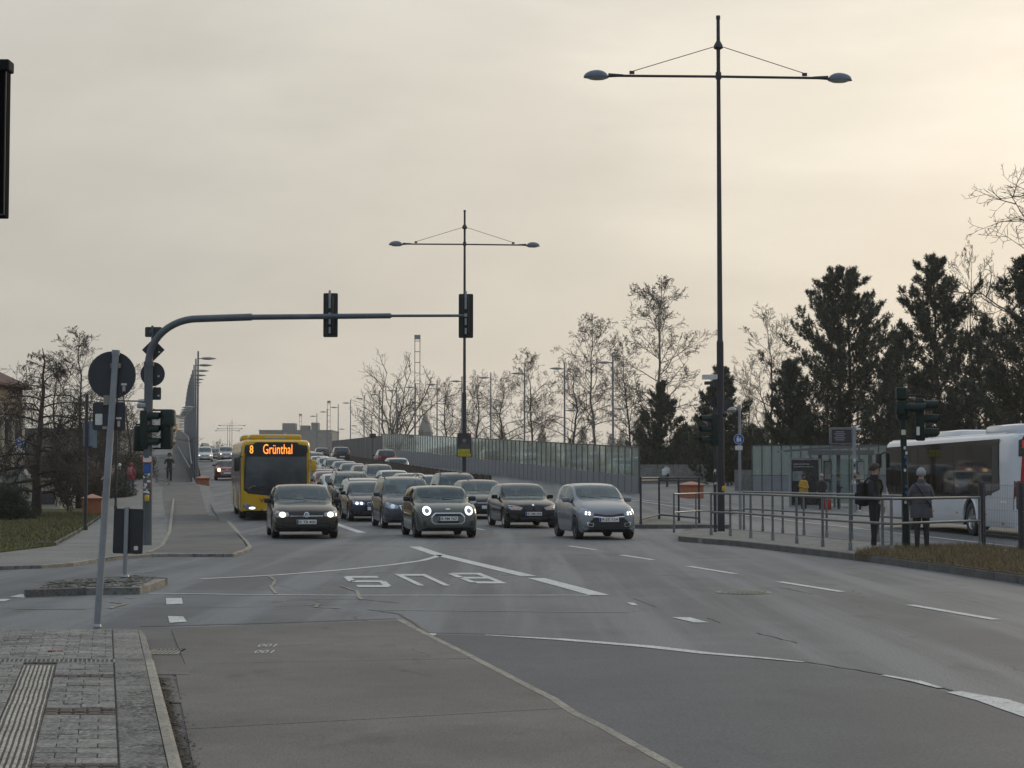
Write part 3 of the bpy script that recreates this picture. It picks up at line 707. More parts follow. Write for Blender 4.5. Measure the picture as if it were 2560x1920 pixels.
# tactile plates: eight ribs each
tb = MB(); q = para(.268, .416, .05, .004); tb.mat(1); tb.add([(v[0], v[1], v[2] - .006) for v in q.v], q.f)
for k in range(8):
    q = para(.0185 if 0 < k < 7 else .010, .410, .02, .003); xo = (-.5 + (k + .5) / 8) * .268; tb.mat(0); tb.add([(v[0] + xo, v[1], v[2] + .001) for v in q.v], q.f)
tact_me = tb.mesh('tactile_plate', [tact_m, tact_g])
y = 8.42
while y + .42 < 15.05:
    put('tactile_plate', tact_me, pave, A2(-.5135 + rp.uniform(-.003, .003), y + .21, .122)); y += .422
tb = MB(); q = para(.30, .26, .05, .004); tb.mat(1); tb.add([(v[0], v[1], v[2] - .006) for v in q.v], q.f)
for k in range(8):
    q = para(.013, .25, .02, .003); xo = (-.5 + (k + .5) / 8) * .30; tb.mat(0); tb.add([(v[0] + xo, v[1], v[2] + .001) for v in q.v], q.f)
tact2 = tb.mesh('tactile_plate', [mossy('tactile_pale', (.30, .29, .26), 0, .6), tact_g])
a = -.98
for k in range(-4, 4): 
    if -.9 + k * .304 < -.05: put('tactile_plate', tact2, pave, A2(-.28 + k * .304 - .1, 15.14, .121))
# mossy band slabs along the kerb and the kerb itself
def slabrow(a0, a1, ys_, m, name, z, hgt=.1, jit=.003):
    for y0, y1 in zip(ys_[:-1], ys_[1:]):
        o = para(a1 - a0 - .006, y1 - y0 - .008, hgt, .006).build(name, m, pave, loc=A2((a0 + a1) / 2, (y0 + y1) / 2, z + rp.uniform(-jit, jit)))
slabrow(.096, .355, [6.4, 7.4, 8.4, 9.4, 10.4, 11.4, 12.4, 13.35, 14.35, 15.28], mossband, 'band_slab', .121)
slabrow(.096, .355, [15.28, 15.8, 16.9, 17.95, 18.3], kerbdark if False else pv_m[0], 'band_slab', .119)
kb = MB(); 
for y0, y1 in zip([6.4 + k for k in range(0, 9)], [7.4 + k for k in range(0, 9)]):
    m = MB(); V = []
    for yy_ in (y0 + .004, min(y1, 15.3) - .004):
        for aa, zz in ((.357, -.08), (.357, .122), (.405, .122), (.432, .105), (.445, -.08)): V.append(A2(aa, yy_, zz))
    m.add(V, [(0, 1, 2, 3, 4), (9, 8, 7, 6, 5)] + [(k, (k + 1) % 5, 5 + (k + 1) % 5, 5 + k) for k in range(5)])
    m.build('kerb_stone', kerbmat, pave)
for y0, y1, z1 in ((15.3, 16.3, .09), (16.3, 17.3, .07), (17.3, 18.3, .06)):
    m = MB(); V = []
    for yy_ in (y0 + .004, y1 - .004):
        for aa, zz in ((.357, -.08), (.357, .118), (.40, z1 + .03), (.43, z1), (.44, -.08)): V.append(A2(aa, yy_, zz))
    m.add(V, [(0, 1, 2, 3, 4), (9, 8, 7, 6, 5)] + [(k, (k + 1) % 5, 5 + (k + 1) % 5, 5 + k) for k in range(5)])
    m.build('kerb_stone', pv_m[0], pave)
# gutter: drain grate, gutter slabs, dirt and leaves
def gut(a0, a1, y0, y1, z, m, name): return para(a1 - a0, y1 - y0, .08, .004).build(name, m, pave, loc=A2((a0 + a1) / 2, (y0 + y1) / 2, z))
gut(.45, .72, 15.05, 16.55, .016, slabmat, 'gutter_slab'); gut(.45, .58, 13.2, 15.0, .014, slabmat, 'gutter_slab')
dr = thing('drain_grate', 'slotted iron drain grate in the gutter at the kerb', 'drain', A2(.59, 17.05, -.012))
m = MB()
for k in range(7): m.box((-.12 + k * .04 - 0, 0, .012), (.018, .5, .02))
m.box((0, .25, .012), (.30, .03, .024)); m.box((0, -.25, .012), (.30, .03, .024)); m.box((.145, 0, .012), (.02, .5, .024)); m.box((-.145, 0, .012), (.02, .5, .024)); m.build('grate', iron, dr)
m = MB(); m.box((0, 0, .002), (.28, .5, .006)); m.build('sump', tar, dr)
rl = np.random.RandomState(9); nL = 2600
V = []; 
for k in range(nL):
    yy_ = 6.5 + rl.rand() ** 1.3 * 8.3; aa = .452 + abs(rl.randn()) * .045; p = A2(aa, yy_, .013 + rl.rand() * .012); s = .006 + rl.rand() * .016; an = rl.rand() * 6.28
    d1 = Vector((math.cos(an), math.sin(an), rl.uniform(-.3, .3))) * s; d2 = Vector((-math.sin(an), math.cos(an), rl.uniform(-.3, .3))) * s * .5
    V += [p - d1, p + d2, p + d1, p - d2]
m = MB(); m.add(V, [(4 * k, 4 * k + 1, 4 * k + 2, 4 * k + 3) for k in range(nL)])
tag(m.build('gutter_debris', mat('dead_leaf_bits', (.055, .042, .03), .95, var=.5, scale=30), pave), kind='stuff')
p = G(130, 1628, .125); m = MB(); m.bbox((0, 0, 0), (.07, .04, .015), .005); m.bbox((.07, .01, 0), (.05, .03, .012), .004)
tag(m.build('fallen_leaf', mat('red_leaf', (.20, .07, .04), .8), loc=p), 'small reddish leaf lying on the near paving', 'leaf')
# ================================================================ cars
tyre_m = mat('tyre_rubber', (.018, .018, .019), .75, var=.2, scale=12)
rim_m = mat('alloy_rim', (.42, .43, .44), .35, .9, var=.1)
rimdark_m = mat('dark_rim', (.10, .10, .11), .4, .8, var=.1)
trim_m = mat('black_trim', (.016, .016, .017), .5, var=.2, scale=9)
chrome_m = mat('chrome', (.75, .76, .77), .12, 1.0, var=.03)
cabin_m = mat('cabin_fabric', (.022, .022, .024), .85, var=.2)
carglass = glassmat('car_glass', (.42, .50, .53), .72, .02, (.012, .018, .022), .02)
lens_m = mat('headlight_lens', (.28, .30, .32), .12, .5, var=.15, scale=14, coat=1.0)
lit_warm = mat('headlight_lit_warm', (1, .9, .7), .3, var=0, emit=(1.0, .70, .36), es=3.2)
lit_cool = mat('headlight_lit_cool', (1, 1, 1), .3, var=0, emit=(.90, .94, 1.0), es=1.6)
drl_m = mat('daylight_led', (1, 1, 1), .3, var=0, emit=(.95, .97, 1.0), es=1.4)
tail_m = mat('tail_light', (.28, .015, .012), .25, var=.1, coat=.6)
platew = mat('plate_white', (.72, .72, .70), .45, var=.05)
plateb = mat('plate_blue', (.02, .06, .28), .45, var=.05)
ink = mat('ink_black', (.012, .012, .013), .6, var=0)
PAINT = {}
def paint(name, col, metal=.25):
    k = 'car_paint_' + name
    return mat(k, tuple(x * .8 for x in col), .18, metal, var=.05, scale=1.2, coat=.36, spec=.14)

def cr_interp(pts, x):
    xs = [p[0] for p in pts]; ys_ = [p[1] for p in pts]
    if x <= xs[0]: return ys_[0]
    if x >= xs[-1]: return ys_[-1]
    i = max(k for k in range(len(xs)) if xs[k] <= x); i = min(i, len(xs) - 2)
    h = xs[i + 1] - xs[i]; t = (x - xs[i]) / h
    def slope(k):
        if k == 0: return (ys_[1] - ys_[0]) / (xs[1] - xs[0])
        if k == len(xs) - 1: return (ys_[-1] - ys_[-2]) / (xs[-1] - xs[-2])
        a = (ys_[k] - ys_[k - 1]) / (xs[k] - xs[k - 1]); b_ = (ys_[k + 1] - ys_[k]) / (xs[k + 1] - xs[k])
        return 0 if a * b_ <= 0 else 2 * a * b_ / (a + b_)
    m0, m1 = slope(i), slope(i + 1)
    return (2 * t**3 - 3 * t**2 + 1) * ys_[i] + (t**3 - 2 * t**2 + t) * h * m0 + (-2 * t**3 + 3 * t**2) * ys_[i + 1] + (t**3 - t**2) * h * m1

SPECS = {
 'hatch': dict(L=4.26, W=1.80, H=1.46, top=[(0, .60), (.05, .72), (.14, .775), (.4, .86), (.8, .93), (1.12, .98), (1.20, .995), (1.95, 1.385), (2.12, 1.43), (2.7, 1.46), (3.4, 1.42), (3.75, 1.35), (4.02, 1.06), (4.16, .92), (4.23, .8), (4.26, .6)],
      belt=[(0, .52), (.15, .66), (.5, .78), (1.2, .89), (2.2, .95), (3.6, 1.0), (4.05, .92), (4.26, .55)], cowl=1.2, head=1.98, rear=(3.78, 4.08), wb=(.82, 3.45), wr=.315, pil=((2.42, 2.52), (3.3, 3.44))),
 'mini': dict(L=3.86, W=1.73, H=1.42, top=[(0, .62), (.05, .76), (.14, .83), (.4, .92), (.8, .98), (1.06, 1.01), (1.14, 1.02), (1.66, 1.36), (1.82, 1.395), (2.4, 1.42), (3.2, 1.39), (3.5, 1.33), (3.66, 1.05), (3.76, .92), (3.83, .8), (3.86, .6)],
      belt=[(0, .52), (.15, .72), (.5, .86), (1.2, .95), (2.2, .985), (3.4, 1.0), (3.7, .9), (3.86, .55)], cowl=1.14, head=1.70, rear=(3.52, 3.70), wb=(.74, 3.24), wr=.315, pil=((2.45, 2.55), (3.28, 3.45))),
 'small': dict(L=3.60, W=1.60, H=1.49, top=[(0, .60), (.05, .76), (.14, .83), (.4, .93), (.7, 1.0), (.86, 1.04), (.92, 1.05), (1.70, 1.42), (1.86, 1.455), (2.3, 1.49), (3.0, 1.46), (3.25, 1.40), (3.42, 1.1), (3.52, .95), (3.57, .8), (3.6, .6)],
      belt=[(0, .52), (.15, .72), (.5, .85), (1.2, .95), (2.2, 1.0), (3.2, 1.05), (3.45, .95), (3.6, .55)], cowl=.92, head=1.74, rear=(3.27, 3.46), wb=(.66, 3.06), wr=.30, pil=((2.12, 2.2), (2.85, 2.98))),
 'coupe': dict(L=4.24, W=1.75, H=1.43, top=[(0, .58), (.05, .70), (.14, .765), (.5, .86), (1.0, .93), (1.34, .965), (1.42, .975), (2.1, 1.36), (2.28, 1.40), (2.8, 1.43), (3.5, 1.38), (3.8, 1.30), (4.02, 1.06), (4.14, .94), (4.2, .8), (4.24, .6)],
      belt=[(0, .5), (.15, .64), (.5, .76), (1.3, .88), (2.3, .92), (3.6, .97), (4.0, .9), (4.24, .55)], cowl=1.42, head=2.14, rear=(3.82, 4.06), wb=(.74, 3.40), wr=.315, pil=((2.95, 3.07), (3.5, 3.64))),
 'sedan': dict(L=4.70, W=1.82, H=1.44, top=[(0, .58), (.05, .70), (.14, .77), (.5, .87), (1.0, .94), (1.38, .975), (1.46, .985), (2.2, 1.37), (2.4, 1.41), (2.9, 1.44), (3.4, 1.40), (3.65, 1.33), (4.2, 1.05), (4.55, 1.02), (4.66, .9), (4.7, .6)],
      belt=[(0, .5), (.15, .66), (.5, .78), (1.4, .89), (2.4, .94), (3.7, .98), (4.4, .95), (4.7, .55)], cowl=1.46, head=2.24, rear=(3.68, 4.2), wb=(.78, 3.60), wr=.325, pil=((2.62, 2.72), (3.45, 3.6))),
 'mpv': dict(L=4.40, W=1.79, H=1.66, top=[(0, .60), (.05, .76), (.14, .83), (.4, .93), (.8, 1.02), (.98, 1.06), (1.04, 1.07), (1.82, 1.55), (2.0, 1.605), (2.6, 1.655), (3.6, 1.64), (4.1, 1.58), (4.24, 1.2), (4.32, 1.0), (4.38, .85), (4.4, .6)],
      belt=[(0, .52), (.15, .74), (.5, .87), (1.2, .98), (2.2, 1.02), (3.8, 1.06), (4.2, .98), (4.4, .55)], cowl=1.04, head=1.86, rear=(4.12, 4.28), wb=(.84, 3.52), wr=.32, pil=((2.3, 2.4), (3.2, 3.32)), rails=True),
 'suv': dict(L=4.45, W=1.83, H=1.68, top=[(0, .66), (.05, .84), (.14, .91), (.4, 1.0), (.9, 1.07), (1.16, 1.09), (1.24, 1.10), (1.9, 1.55), (2.1, 1.61), (2.6, 1.67), (3.6, 1.64), (4.0, 1.57), (4.24, 1.2), (4.34, 1.05), (4.42, .9), (4.45, .65)],
      belt=[(0, .58), (.15, .8), (.5, .93), (1.2, 1.02), (2.2, 1.06), (3.8, 1.10), (4.2, 1.0), (4.45, .6)], cowl=1.24, head=1.95, rear=(4.02, 4.28), wb=(.86, 3.46), wr=.35, pil=((2.4, 2.5), (3.25, 3.4)), rails=True),
 'wagon': dict(L=4.60, W=1.80, H=1.47, top=[(0, .58), (.05, .71), (.14, .77), (.5, .87), (1.0, .94), (1.26, .975), (1.34, .985), (2.08, 1.39), (2.28, 1.44), (2.8, 1.47), (3.8, 1.45), (4.2, 1.40), (4.42, 1.05), (4.52, .93), (4.58, .8), (4.6, .6)],
      belt=[(0, .5), (.15, .66), (.5, .78), (1.3, .89), (2.3, .95), (4.0, .99), (4.4, .92), (4.6, .55)], cowl=1.34, head=2.12, rear=(4.22, 4.44), wb=(.82, 3.5), wr=.32, pil=((2.5, 2.6), (3.4, 3.52)), rails=True),
}
GEO = {}
def car_geo(kind):
    if kind in GEO: return GEO[kind]
    S = SPECS[kind]; L, Wd = S['L'], S['W']; CL = .19
    us = set(np.round(np.concatenate([[0, .012, .03, .055, .09, .14, .2, .28], np.linspace(.36, L - .3, 46), [L - .2, L - .12, L - .06, L - .02, L]]), 4))
    for x in (S['cowl'], S['head'], S['rear'][0], S['rear'][1]): us.add(x)
    for a, c in S['pil']: us.add(a); us.add(c)
    us = sorted(us); us = [u for i, u in enumerate(us) if i == 0 or u - us[i - 1] > .006]
    wp = [(0, .70), (.012, .76), (.04, .83), (.1, .895), (.2, .94), (.45, .985), (.85, 1.0), (L - .8, 1.0), (L - .3, .965), (L - .1, .90), (L - .02, .82), (L, .78)]
    rings = []
    for u in us:
        hw = Wd / 2 * cr_interp(wp, u); zt = cr_interp(S['top'], u); zb = min(cr_interp(S['belt'], u), zt - .02)
        lo = CL + .10 * max(0, 1 - u / .18) ** 2 + .12 * max(0, 1 - (L - u) / .25) ** 2
        zl = lo; arch = False
        for w in S['wb']:
            d = abs(u - w); Ra = S['wr'] + .055
            if d < Ra: zl = max(zl, S['wr'] + math.sqrt(Ra * Ra - d * d)); arch = True
        zl = min(zl, zb - .1)
        cf = sm(.06, .30, zt - zb)
        tum = .27
        ye_c = hw * .935 - tum * (zt - zb); ye_h = hw * .80
        ye = ye_h + (ye_c - ye_h) * cf; ze = (zb + .65 * (zt - zb)) * (1 - cf) + (zt - .075) * cf
        yr_ = (hw * .70) * (1 - cf) + (ye - .07) * cf; zr_ = (zb + .86 * (zt - zb)) * (1 - cf) + (zt - .026) * cf
        p = [(0, lo), (hw * .62, lo), (hw * .62, zl), (hw * .93, zl), (hw * .985, max(zl + .015, lo + .07)), (hw * 1.0, max(zl + .03, .30 + .5 * (zb - .40))), (hw * .985, max(zl + .05, zb - .09)), (hw * .935, zb)]
        for t in (.34, .68): p.append((hw * .935 + (ye - hw * .935) * t + .012 * cf * math.sin(PI * t), zb + (ze - zb) * t))
        p += [(ye, ze), (yr_, zr_), (yr_ * .68, zt - .010), (yr_ * .34, zt - .002), (0, zt)]
        rings.append(p)
    nk = len(rings[0]); V = []; Fc = []; Fm = []
    for i, u in enumerate(us):
        for k, (y, z) in enumerate(rings[i]): V.append(Vector((y, u - L / 2, z)))
        for k, (y, z) in enumerate(rings[i]): V.append(Vector((-y, u - L / 2, z)))
    def cls(i, k):
        um = (us[i] + us[i + 1]) / 2
        if k <= 2: return 1
        if k >= 11 and S['cowl'] < um < S['head']: return 2
        if k >= 11 and S['rear'][0] < um < S['rear'][1]: return 3
        if 7 <= k <= 9:
            zt = cr_interp(S['top'], um); zb = cr_interp(S['belt'], um)
            if zt - zb > .16 and S['cowl'] + .22 < um < S['rear'][0] - .02 and not any(a <= um <= c for a, c in S['pil']) and k >= 7: return 4
        if k == 3 or k == 4: return 0
        return 0
    side = []
    for i in range(len(us) - 1):
        for k in range(nk - 1):
            a = i * 2 * nk
            for s in (0, 1):
                o = a + s * nk; c = cls(i, k)
                q = [o + k, o + k + 1, o + 2 * nk + k + 1, o + 2 * nk + k]
                Fc.append(q if s == 0 else q[::-1]); Fm.append(c if c != 4 else 4 + s)
    for i in (0, len(us) - 1):
        o = i * 2 * nk
        for k in range(nk - 1): Fc.append([o + k, o + k + 1, o + nk + k + 1, o + nk + k]); Fm.append(0 if k > 2 else 1)
    GEO[kind] = (V, Fc, Fm, BVHTree.FromPolygons(V, Fc)); return GEO[kind]

def sub_mesh(name, V, Fc, mats, idx, smooth=True, off=0.0):
    used = sorted({i for f in Fc for i in f}); mp = {j: i for i, j in enumerate(used)}
    b = MB(); b.v = [tuple(V[j]) for j in used]; b.f = [[mp[i] for i in f] for f in Fc]; b.m = idx
    me = bpy.data.meshes.new(name); me.from_pydata(b.v, [], b.f)
    for x in mats: me.materials.append(x)
    me.polygons.foreach_set('material_index', idx)
    bm = bmesh.new(); bm.from_mesh(me); bmesh.ops.remove_doubles(bm, verts=list(bm.verts), dist=.0006); bmesh.ops.recalc_face_normals(bm, faces=list(bm.faces))
    for f in bm.faces:
        f.smooth = smooth
        c = f.calc_center_median()
        if len(bm.faces) < 400 and f.normal.dot(c - Vector((0, 0, .7))) < 0: f.normal_flip()
    for e in bm.edges:
        if len(e.link_faces) == 2 and e.calc_face_angle(0) > R(50): e.smooth = False
    bm.to_mesh(me); bm.free(); return me

def patch(name, bvh, poly, m, parent, off=.008, rear=False, step=.05, L=4.2, depth=.03, layer=None):
    """outline (x,z) laid on the nose (or tail) of a body, a few millimetres proud, with its own edge thickness"""
    P = []
    for i in range(len(poly)):
        a = Vector(poly[i]); c = Vector(poly[(i + 1) % len(poly)]); n = max(1, int((c - a).length / step))
        P += [a.lerp(c, k / n) for k in range(n)]
    nb = len(P); x0, x1 = min(p.x for p in P), max(p.x for p in P); z0, z1 = min(p.y for p in P), max(p.y for p in P)
    x = x0 + step * .7
    while x < x1:
        z = z0 + step * .7
        while z < z1: P.append(Vector((x, z))); z += step
        x += step
    vs, es, fs, ov, oe, of = delaunay_2d_cdt([Vector(p) for p in P], [(i, (i + 1) % nb) for i in range(nb)], [], 1, 1e-5)
    s = -1 if not rear else 1
    out = []
    last = s * L / 2
    for p in vs:
        h = bvh.ray_cast(Vector((p.x, s * (L / 2 + 1), p.y)), Vector((0, -s, 0)))
        yv = h[0].y if h[0] is not None else last
        last = yv; out.append([p.x, yv + s * off, p.y])
    n = len(out); bnd = {}
    for f in fs:
        for i in range(3):
            e = (f[i], f[(i + 1) % 3]); k = tuple(sorted(e)); bnd[k] = bnd.get(k, 0) + 1
    V = [tuple(o) for o in out] + [(o[0], o[1] - s * depth, o[2]) for o in out]
    Fq = [list(f) for f in fs] + [[a, b_, b_ + n, a + n] for (a, b_), c in bnd.items() if c == 1]
    b = MB(); b.add(V, Fq); return b.build(name, m, parent, smooth=True)
def mir(poly): return [(-x, z) for x, z in poly][::-1]
def ell(cx, cz, rx, rz, n=18): return [(cx + rx * math.cos(2 * PI * k / n), cz + rz * math.sin(2 * PI * k / n)) for k in range(n)]
WHEEL = {}
def wheel_me(r, dark):
    k = (r, dark)
    if k not in WHEEL:
        Mx = Matrix.Rotation(PI / 2, 4, 'Y')
        t = MB(); t.lathe([(r * .62, -.09), (r * .9, -.10), (r * .99, -.075), (r, -.03), (r, .03), (r * .99, .075), (r * .9, .10), (r * .62, .09)], 28, Mx, cap=False)
        w = MB(); w.lathe([(0, .05), (r * .16, .055), (r * .2, .04), (r * .55, .03), (r * .62, .085), (r * .66, .085), (r * .66, -.08), (0, -.08)], 28, Mx)
        for a in range(5):
            q = Matrix.Rotation(2 * PI * a / 5, 4, 'X'); w.box(q @ Vector((.055, 0, r * .36)), (.03, r * .16, r * .52), M=q.to_3x3())
        WHEEL[k] = (t.mesh('tyre', tyre_m, True), w.mesh('rim', rimdark_m if dark else rim_m, True))
    return WHEEL[k]

def car(name, label, kind, pm, pos, rz, plate=None, lights=None, style='plain', rear=False, group=None, interior=True, darkrim=False, driver=False, full=True):
    S = SPECS[kind]; L, Wd = S['L'], S['W']; V, Fc, Fm, bvh = car_geo(kind)
    t = thing(name, label, 'car', pos, rz, group)
    key = ('carmesh', kind, pm.name)
    if key not in GEO:
        bi = [i for i, c in enumerate(Fm) if c in (0, 1)]
        GEO[key] = sub_mesh('body', V, [Fc[i] for i in bi], [pm, trim_m], [Fm[i] for i in bi])
    body = put('body', GEO[key], t)
    for c, nm in ((2, 'windscreen'), (3, 'rear_window'), (4, 'side_window'), (5, 'side_window')):
        k2 = ('glass', kind, c)
        if k2 not in GEO:
            gi = [i for i, q in enumerate(Fm) if q == c]; GEO[k2] = sub_mesh(nm, V, [Fc[i] for i in gi], [carglass], [0] * len(gi))
        put(nm, GEO[k2], t)
    # wheels
    tm, rm = wheel_me(S['wr'], darkrim)
    for u in S['wb']:
        for s in (-1, 1):
            w = bpy.data.objects.new('wheel', tm); COL.objects.link(w); w.parent = t; w.location = (s * (Wd / 2 - .115), u - L / 2, S['wr']); w.rotation_euler = (0, 0, 0 if s > 0 else PI)
            put('rim', rm, w)
    # interior
    if interior:
        k3 = ('inside', kind)
        if k3 not in GEO:
            b = MB(); zf = cr_interp(S['belt'], 2.2); c0 = S['cowl'] - L / 2; hd = S['head'] - L / 2
            b.bbox((0, c0 + .42, zf - .12), (Wd * .80, .62, .16), .03); b.box((0, (c0 + L / 2) / 2 + .2, .36), (Wd * .78, L / 2 - c0 - .9, .12))
            b.box((0, L / 2 - .9, zf - .22), (Wd * .78, .5, .3))
            d = MB()
            for s in (-1, 1):
                for y, w in ((hd + .42, .48), (hd + 1.30, .50)):
                    d.bbox((s * .36, y - .28, .58), (w, .5, .16), .05); d.bbox((s * .36, y, .88), (w, .16, .62), .06, M=Matrix.Rotation(-.18, 3, 'X')); d.bbox((s * .36, y + .06, zf + .26), (.25, .10, .18), .04)
            b2 = MB(); b2.lathe([(.17, -.012), (.185, 0), (.17, .012), (.155, 0), (.17, -.012)], 20, Matrix.Translation((.36, c0 + .82, zf + .02)) @ Matrix.Rotation(R(65), 4, 'X'), cap=False)
            GEO[k3] = (b.mesh('dashboard', cabin_m), d.mesh('seats', cabin_m, True), b2.mesh('steering_wheel', trim_m, True))
        for nm, me in zip(('dashboard', 'seat_row', 'steering_wheel'), GEO[k3]): put(nm, me, t)
    # mirrors
    for s in (-1, 1):
        zb = cr_interp(S['belt'], S['cowl'] + .45)
        m = MB(); m.bbox((s * (Wd / 2 + .06), S['cowl'] + .50 - L / 2, zb + .085), (.20, .12, .14), .04); m.tube([(s * (Wd / 2 - .06), S['cowl'] + .50 - L / 2, zb + .01), (s * (Wd / 2 + .02), S['cowl'] + .5 - L / 2, zb + .05)], .022, 6)
        m.build('mirror', trim_m if style in ('mini', 'golf', 'plain') else pm, t, smooth=True)
    if S.get('rails') and full:
        for s in (-1, 1):
            m = MB(); pts = []
            for q in np.linspace(S['head'] + .12, S['rear'][0] - .1, 8):
                pts.append((s * (Wd / 2 * .72), q - L / 2, cr_interp(S['top'], q) + .045))
            m.tube([(pts[0][0], pts[0][1] - .03, pts[0][2] - .07)] + pts + [(pts[-1][0], pts[-1][1] + .03, pts[-1][2] - .07)], .017, 6); m.build('roof_rail', trim_m, t, smooth=True)
    PT = lambda nm, poly, m, off=.008, st=.05: patch(nm, bvh, poly, m, body, off, rear, st, L)
    zh = cr_interp(S['top'], .14)      # hood lip height
    hw = Wd / 2
    if rear:
        for s in (1, -1):
            q = [(.56, zh + .10), (.80, zh + .12), (.80, zh - .10), (.58, zh - .08)]
            PT('tail_light', q if s > 0 else mir(q), tail_m, .012)
        PT('plate', [(-.26, .66), (.26, .66), (.26, .55), (-.26, .55)], platew, .014)
        PT('bumper', [(-.75, .42), (.75, .42), (.70, .26), (-.70, .26)], trim_m, .01)
        return t
    lt = {'warm': lit_warm, 'cool': lit_cool, 'drl': drl_m, None: lens_m}[lights if lights != 'off' else None]
    if style == 'golf':
        hl = [(.48, zh - .075), (.80, zh - .02), (.84, zh - .10), (.80, zh - .19), (.60, zh - .20), (.46, zh - .16)]
        for q in (hl, mir(hl)): PT('headlight', q, lens_m, .006)
        for s in (-1, 1): PT('lamp', ell(s * .64, zh - .125, .085, .07), lt, .014, .03)
        PT('grille', [(-.46, zh - .09), (.46, zh - .09), (.44, zh - .17), (-.44, zh - .17)], trim_m, .007)
        PT('grille_bar', [(-.44, zh - .155), (.44, zh - .155), (.43, zh - .17), (-.43, zh - .17)], chrome_m, .013)
        PT('badge', ell(0, zh - .125, .068, .068), chrome_m, .016, .03)
        PT('badge_ground', ell(0, zh - .125, .055, .055), trim_m, .019, .03)
        PT('badge_letter', [(-.034, zh - .09), (-.022, zh - .09), (0, zh - .122), (.022, zh - .09), (.034, zh - .09), (.006, zh - .14), (-.006, zh - .14)], chrome_m, .022, .03)
        PT('badge_letter', [(-.048, zh - .125), (-.04, zh - .12), (-.024, zh - .16), (0, zh - .143), (.024, zh - .16), (.04, zh - .12), (.048, zh - .125), (.028, zh - .176), (0, zh - .156), (-.028, zh - .176)], chrome_m, .022, .03)
        PT('air_intake', [(-.62, .40), (.62, .40), (.58, .27), (-.58, .27)], trim_m, .006)
        for s in (-1, 1):
            q = [(.62, .42), (.80, .44), (.78, .30), (.64, .28)]; PT('fog_light', q if s > 0 else mir(q), trim_m, .008)
        pz = .455
    elif style == 'mini':
        for s in (-1, 1):
            PT('headlight', ell(s * .575, zh - .085, .135, .145, 24), trim_m, .006, .04)
            PT('lamp', ell(s * .575, zh - .085, .115, .125, 24), lt, .012, .035)
            PT('lens', ell(s * .575, zh - .085, .062, .068, 20), lens_m, .018, .03)
        fr = [(-.36, zh - .14), (.36, zh - .14), (.46, zh - .24), (.46, zh - .38), (.38, zh - .45), (-.38, zh - .45), (-.46, zh - .38), (-.46, zh - .24)]
        PT('grille_frame', fr, chrome_m, .006, .04)
        PT('grille', [(x * .93, (z - (zh - .3)) * .88 + zh - .3) for x, z in fr], mat('grey_panel', (.17, .18, .17), .4, .3), .011, .04)
        PT('grille_mesh', [(-.33, zh - .165), (.33, zh - .165), (.41, zh - .235), (-.41, zh - .235)], trim_m, .016, .04)
        PT('grille_mesh', [(-.30, zh - .35), (.30, zh - .35), (.28, zh - .42), (-.28, zh - .42)], trim_m, .016, .04)
        PT('badge', [(-.07, zh - .03), (.07, zh - .03), (.05, zh - .05), (-.05, zh - .05)], chrome_m, .012, .03)
        PT('air_intake', [(-.62, .29), (.62, .29), (.58, .21), (-.58, .21)], trim_m, .006)
        for s in (-1, 1):
            q = [(.60, .47), (.68, .47), (.68, .34), (.60, .33)]; PT('air_curtain', q if s > 0 else mir(q), trim_m, .008)
        pz = .53
    elif style == 'kia':
        hl = [(.40, zh - .14), (.58, zh - .02), (.74, zh + .02), (.74, zh - .10), (.60, zh - .21), (.44, zh - .20)]
        for q in (hl, mir(hl)): PT('headlight', q, lens_m, .006)
        for s in (-1, 1):
            for dx, dz in ((.52, -.11), (.52, -.16), (.60, -.10), (.61, -.15)): PT('lamp', ell(s * dx, zh + dz, .028, .022, 10), lt, .014, .03)
        gr = [(-.40, zh - .13), (-.12, zh - .17), (.12, zh - .17), (.40, zh - .13), (.40, zh - .21), (.10, zh - .235), (-.10, zh - .235), (-.40, zh - .21)]
        PT('grille', gr, mat('red_black_mesh', (.05, .012, .012), .4), .007)
        PT('grille_bar', [(-.41, zh - .205), (-.10, zh - .23), (.10, zh - .23), (.41, zh - .205), (.41, zh - .225), (.10, zh - .25), (-.10, zh - .25), (-.41, zh - .225)], chrome_m, .013)
        text('badge', 'KIA', frontM(0, -L / 2 - .002 + .07, zh - .07) , .10, .035, chrome_m, body)
        PT('air_intake', [(-.40, .58), (.40, .58), (.60, .40), (.52, .27), (-.52, .27), (-.60, .40)], trim_m, .006)
        for s in (-1, 1):
            PT('fog_frame', [(s * .40, .44), (s * .60, .47), (s * .57, .35), (s * .43, .34)][::s], chrome_m, .011, .03)
            PT('fog_light', [(s * .43, .425), (s * .57, .445), (s * .55, .37), (s * .45, .36)][::s], trim_m, .016, .03)
            PT('splitter', [(s * .60, .30), (s * .74, .36), (s * .74, .33), (s * .58, .25)][::s], chrome_m, .012, .03)
        pz = .53
    elif style in ('bmw', 'bmw3'):
        hl = [(.34, zh - .10), (.56, zh - .04), (.78, zh - .02), (.80, zh - .10), (.70, zh - .17), (.42, zh - .18)]
        for q in (hl, mir(hl)): PT('headlight', q, lens_m, .006)
        for s in (-1, 1):
            for dx in (.48, .64): PT('lamp', ell(s * dx, zh - .11, .052, .05, 14), lt if lights else mat('amber_ring', (.45, .22, .12), .2, .5, coat=1), .013, .03)
        for s in (-1, 1):
            k = [(.02, zh - .07), (.25, zh - .08), (.27, zh - .14), (.22, zh - .215), (.04, zh - .215)]
            PT('grille_frame', k if s > 0 else mir(k), chrome_m if style == 'bmw3' else trim_m, .008, .04)
            PT('grille', [((x - s * 0) * .94 + .008, (z - (zh - .145)) * .84 + zh - .145) for x, z in k] if s > 0 else mir([(x * .94 + .008, (z - (zh - .145)) * .84 + zh - .145) for x, z in k]), trim_m, .013, .04)
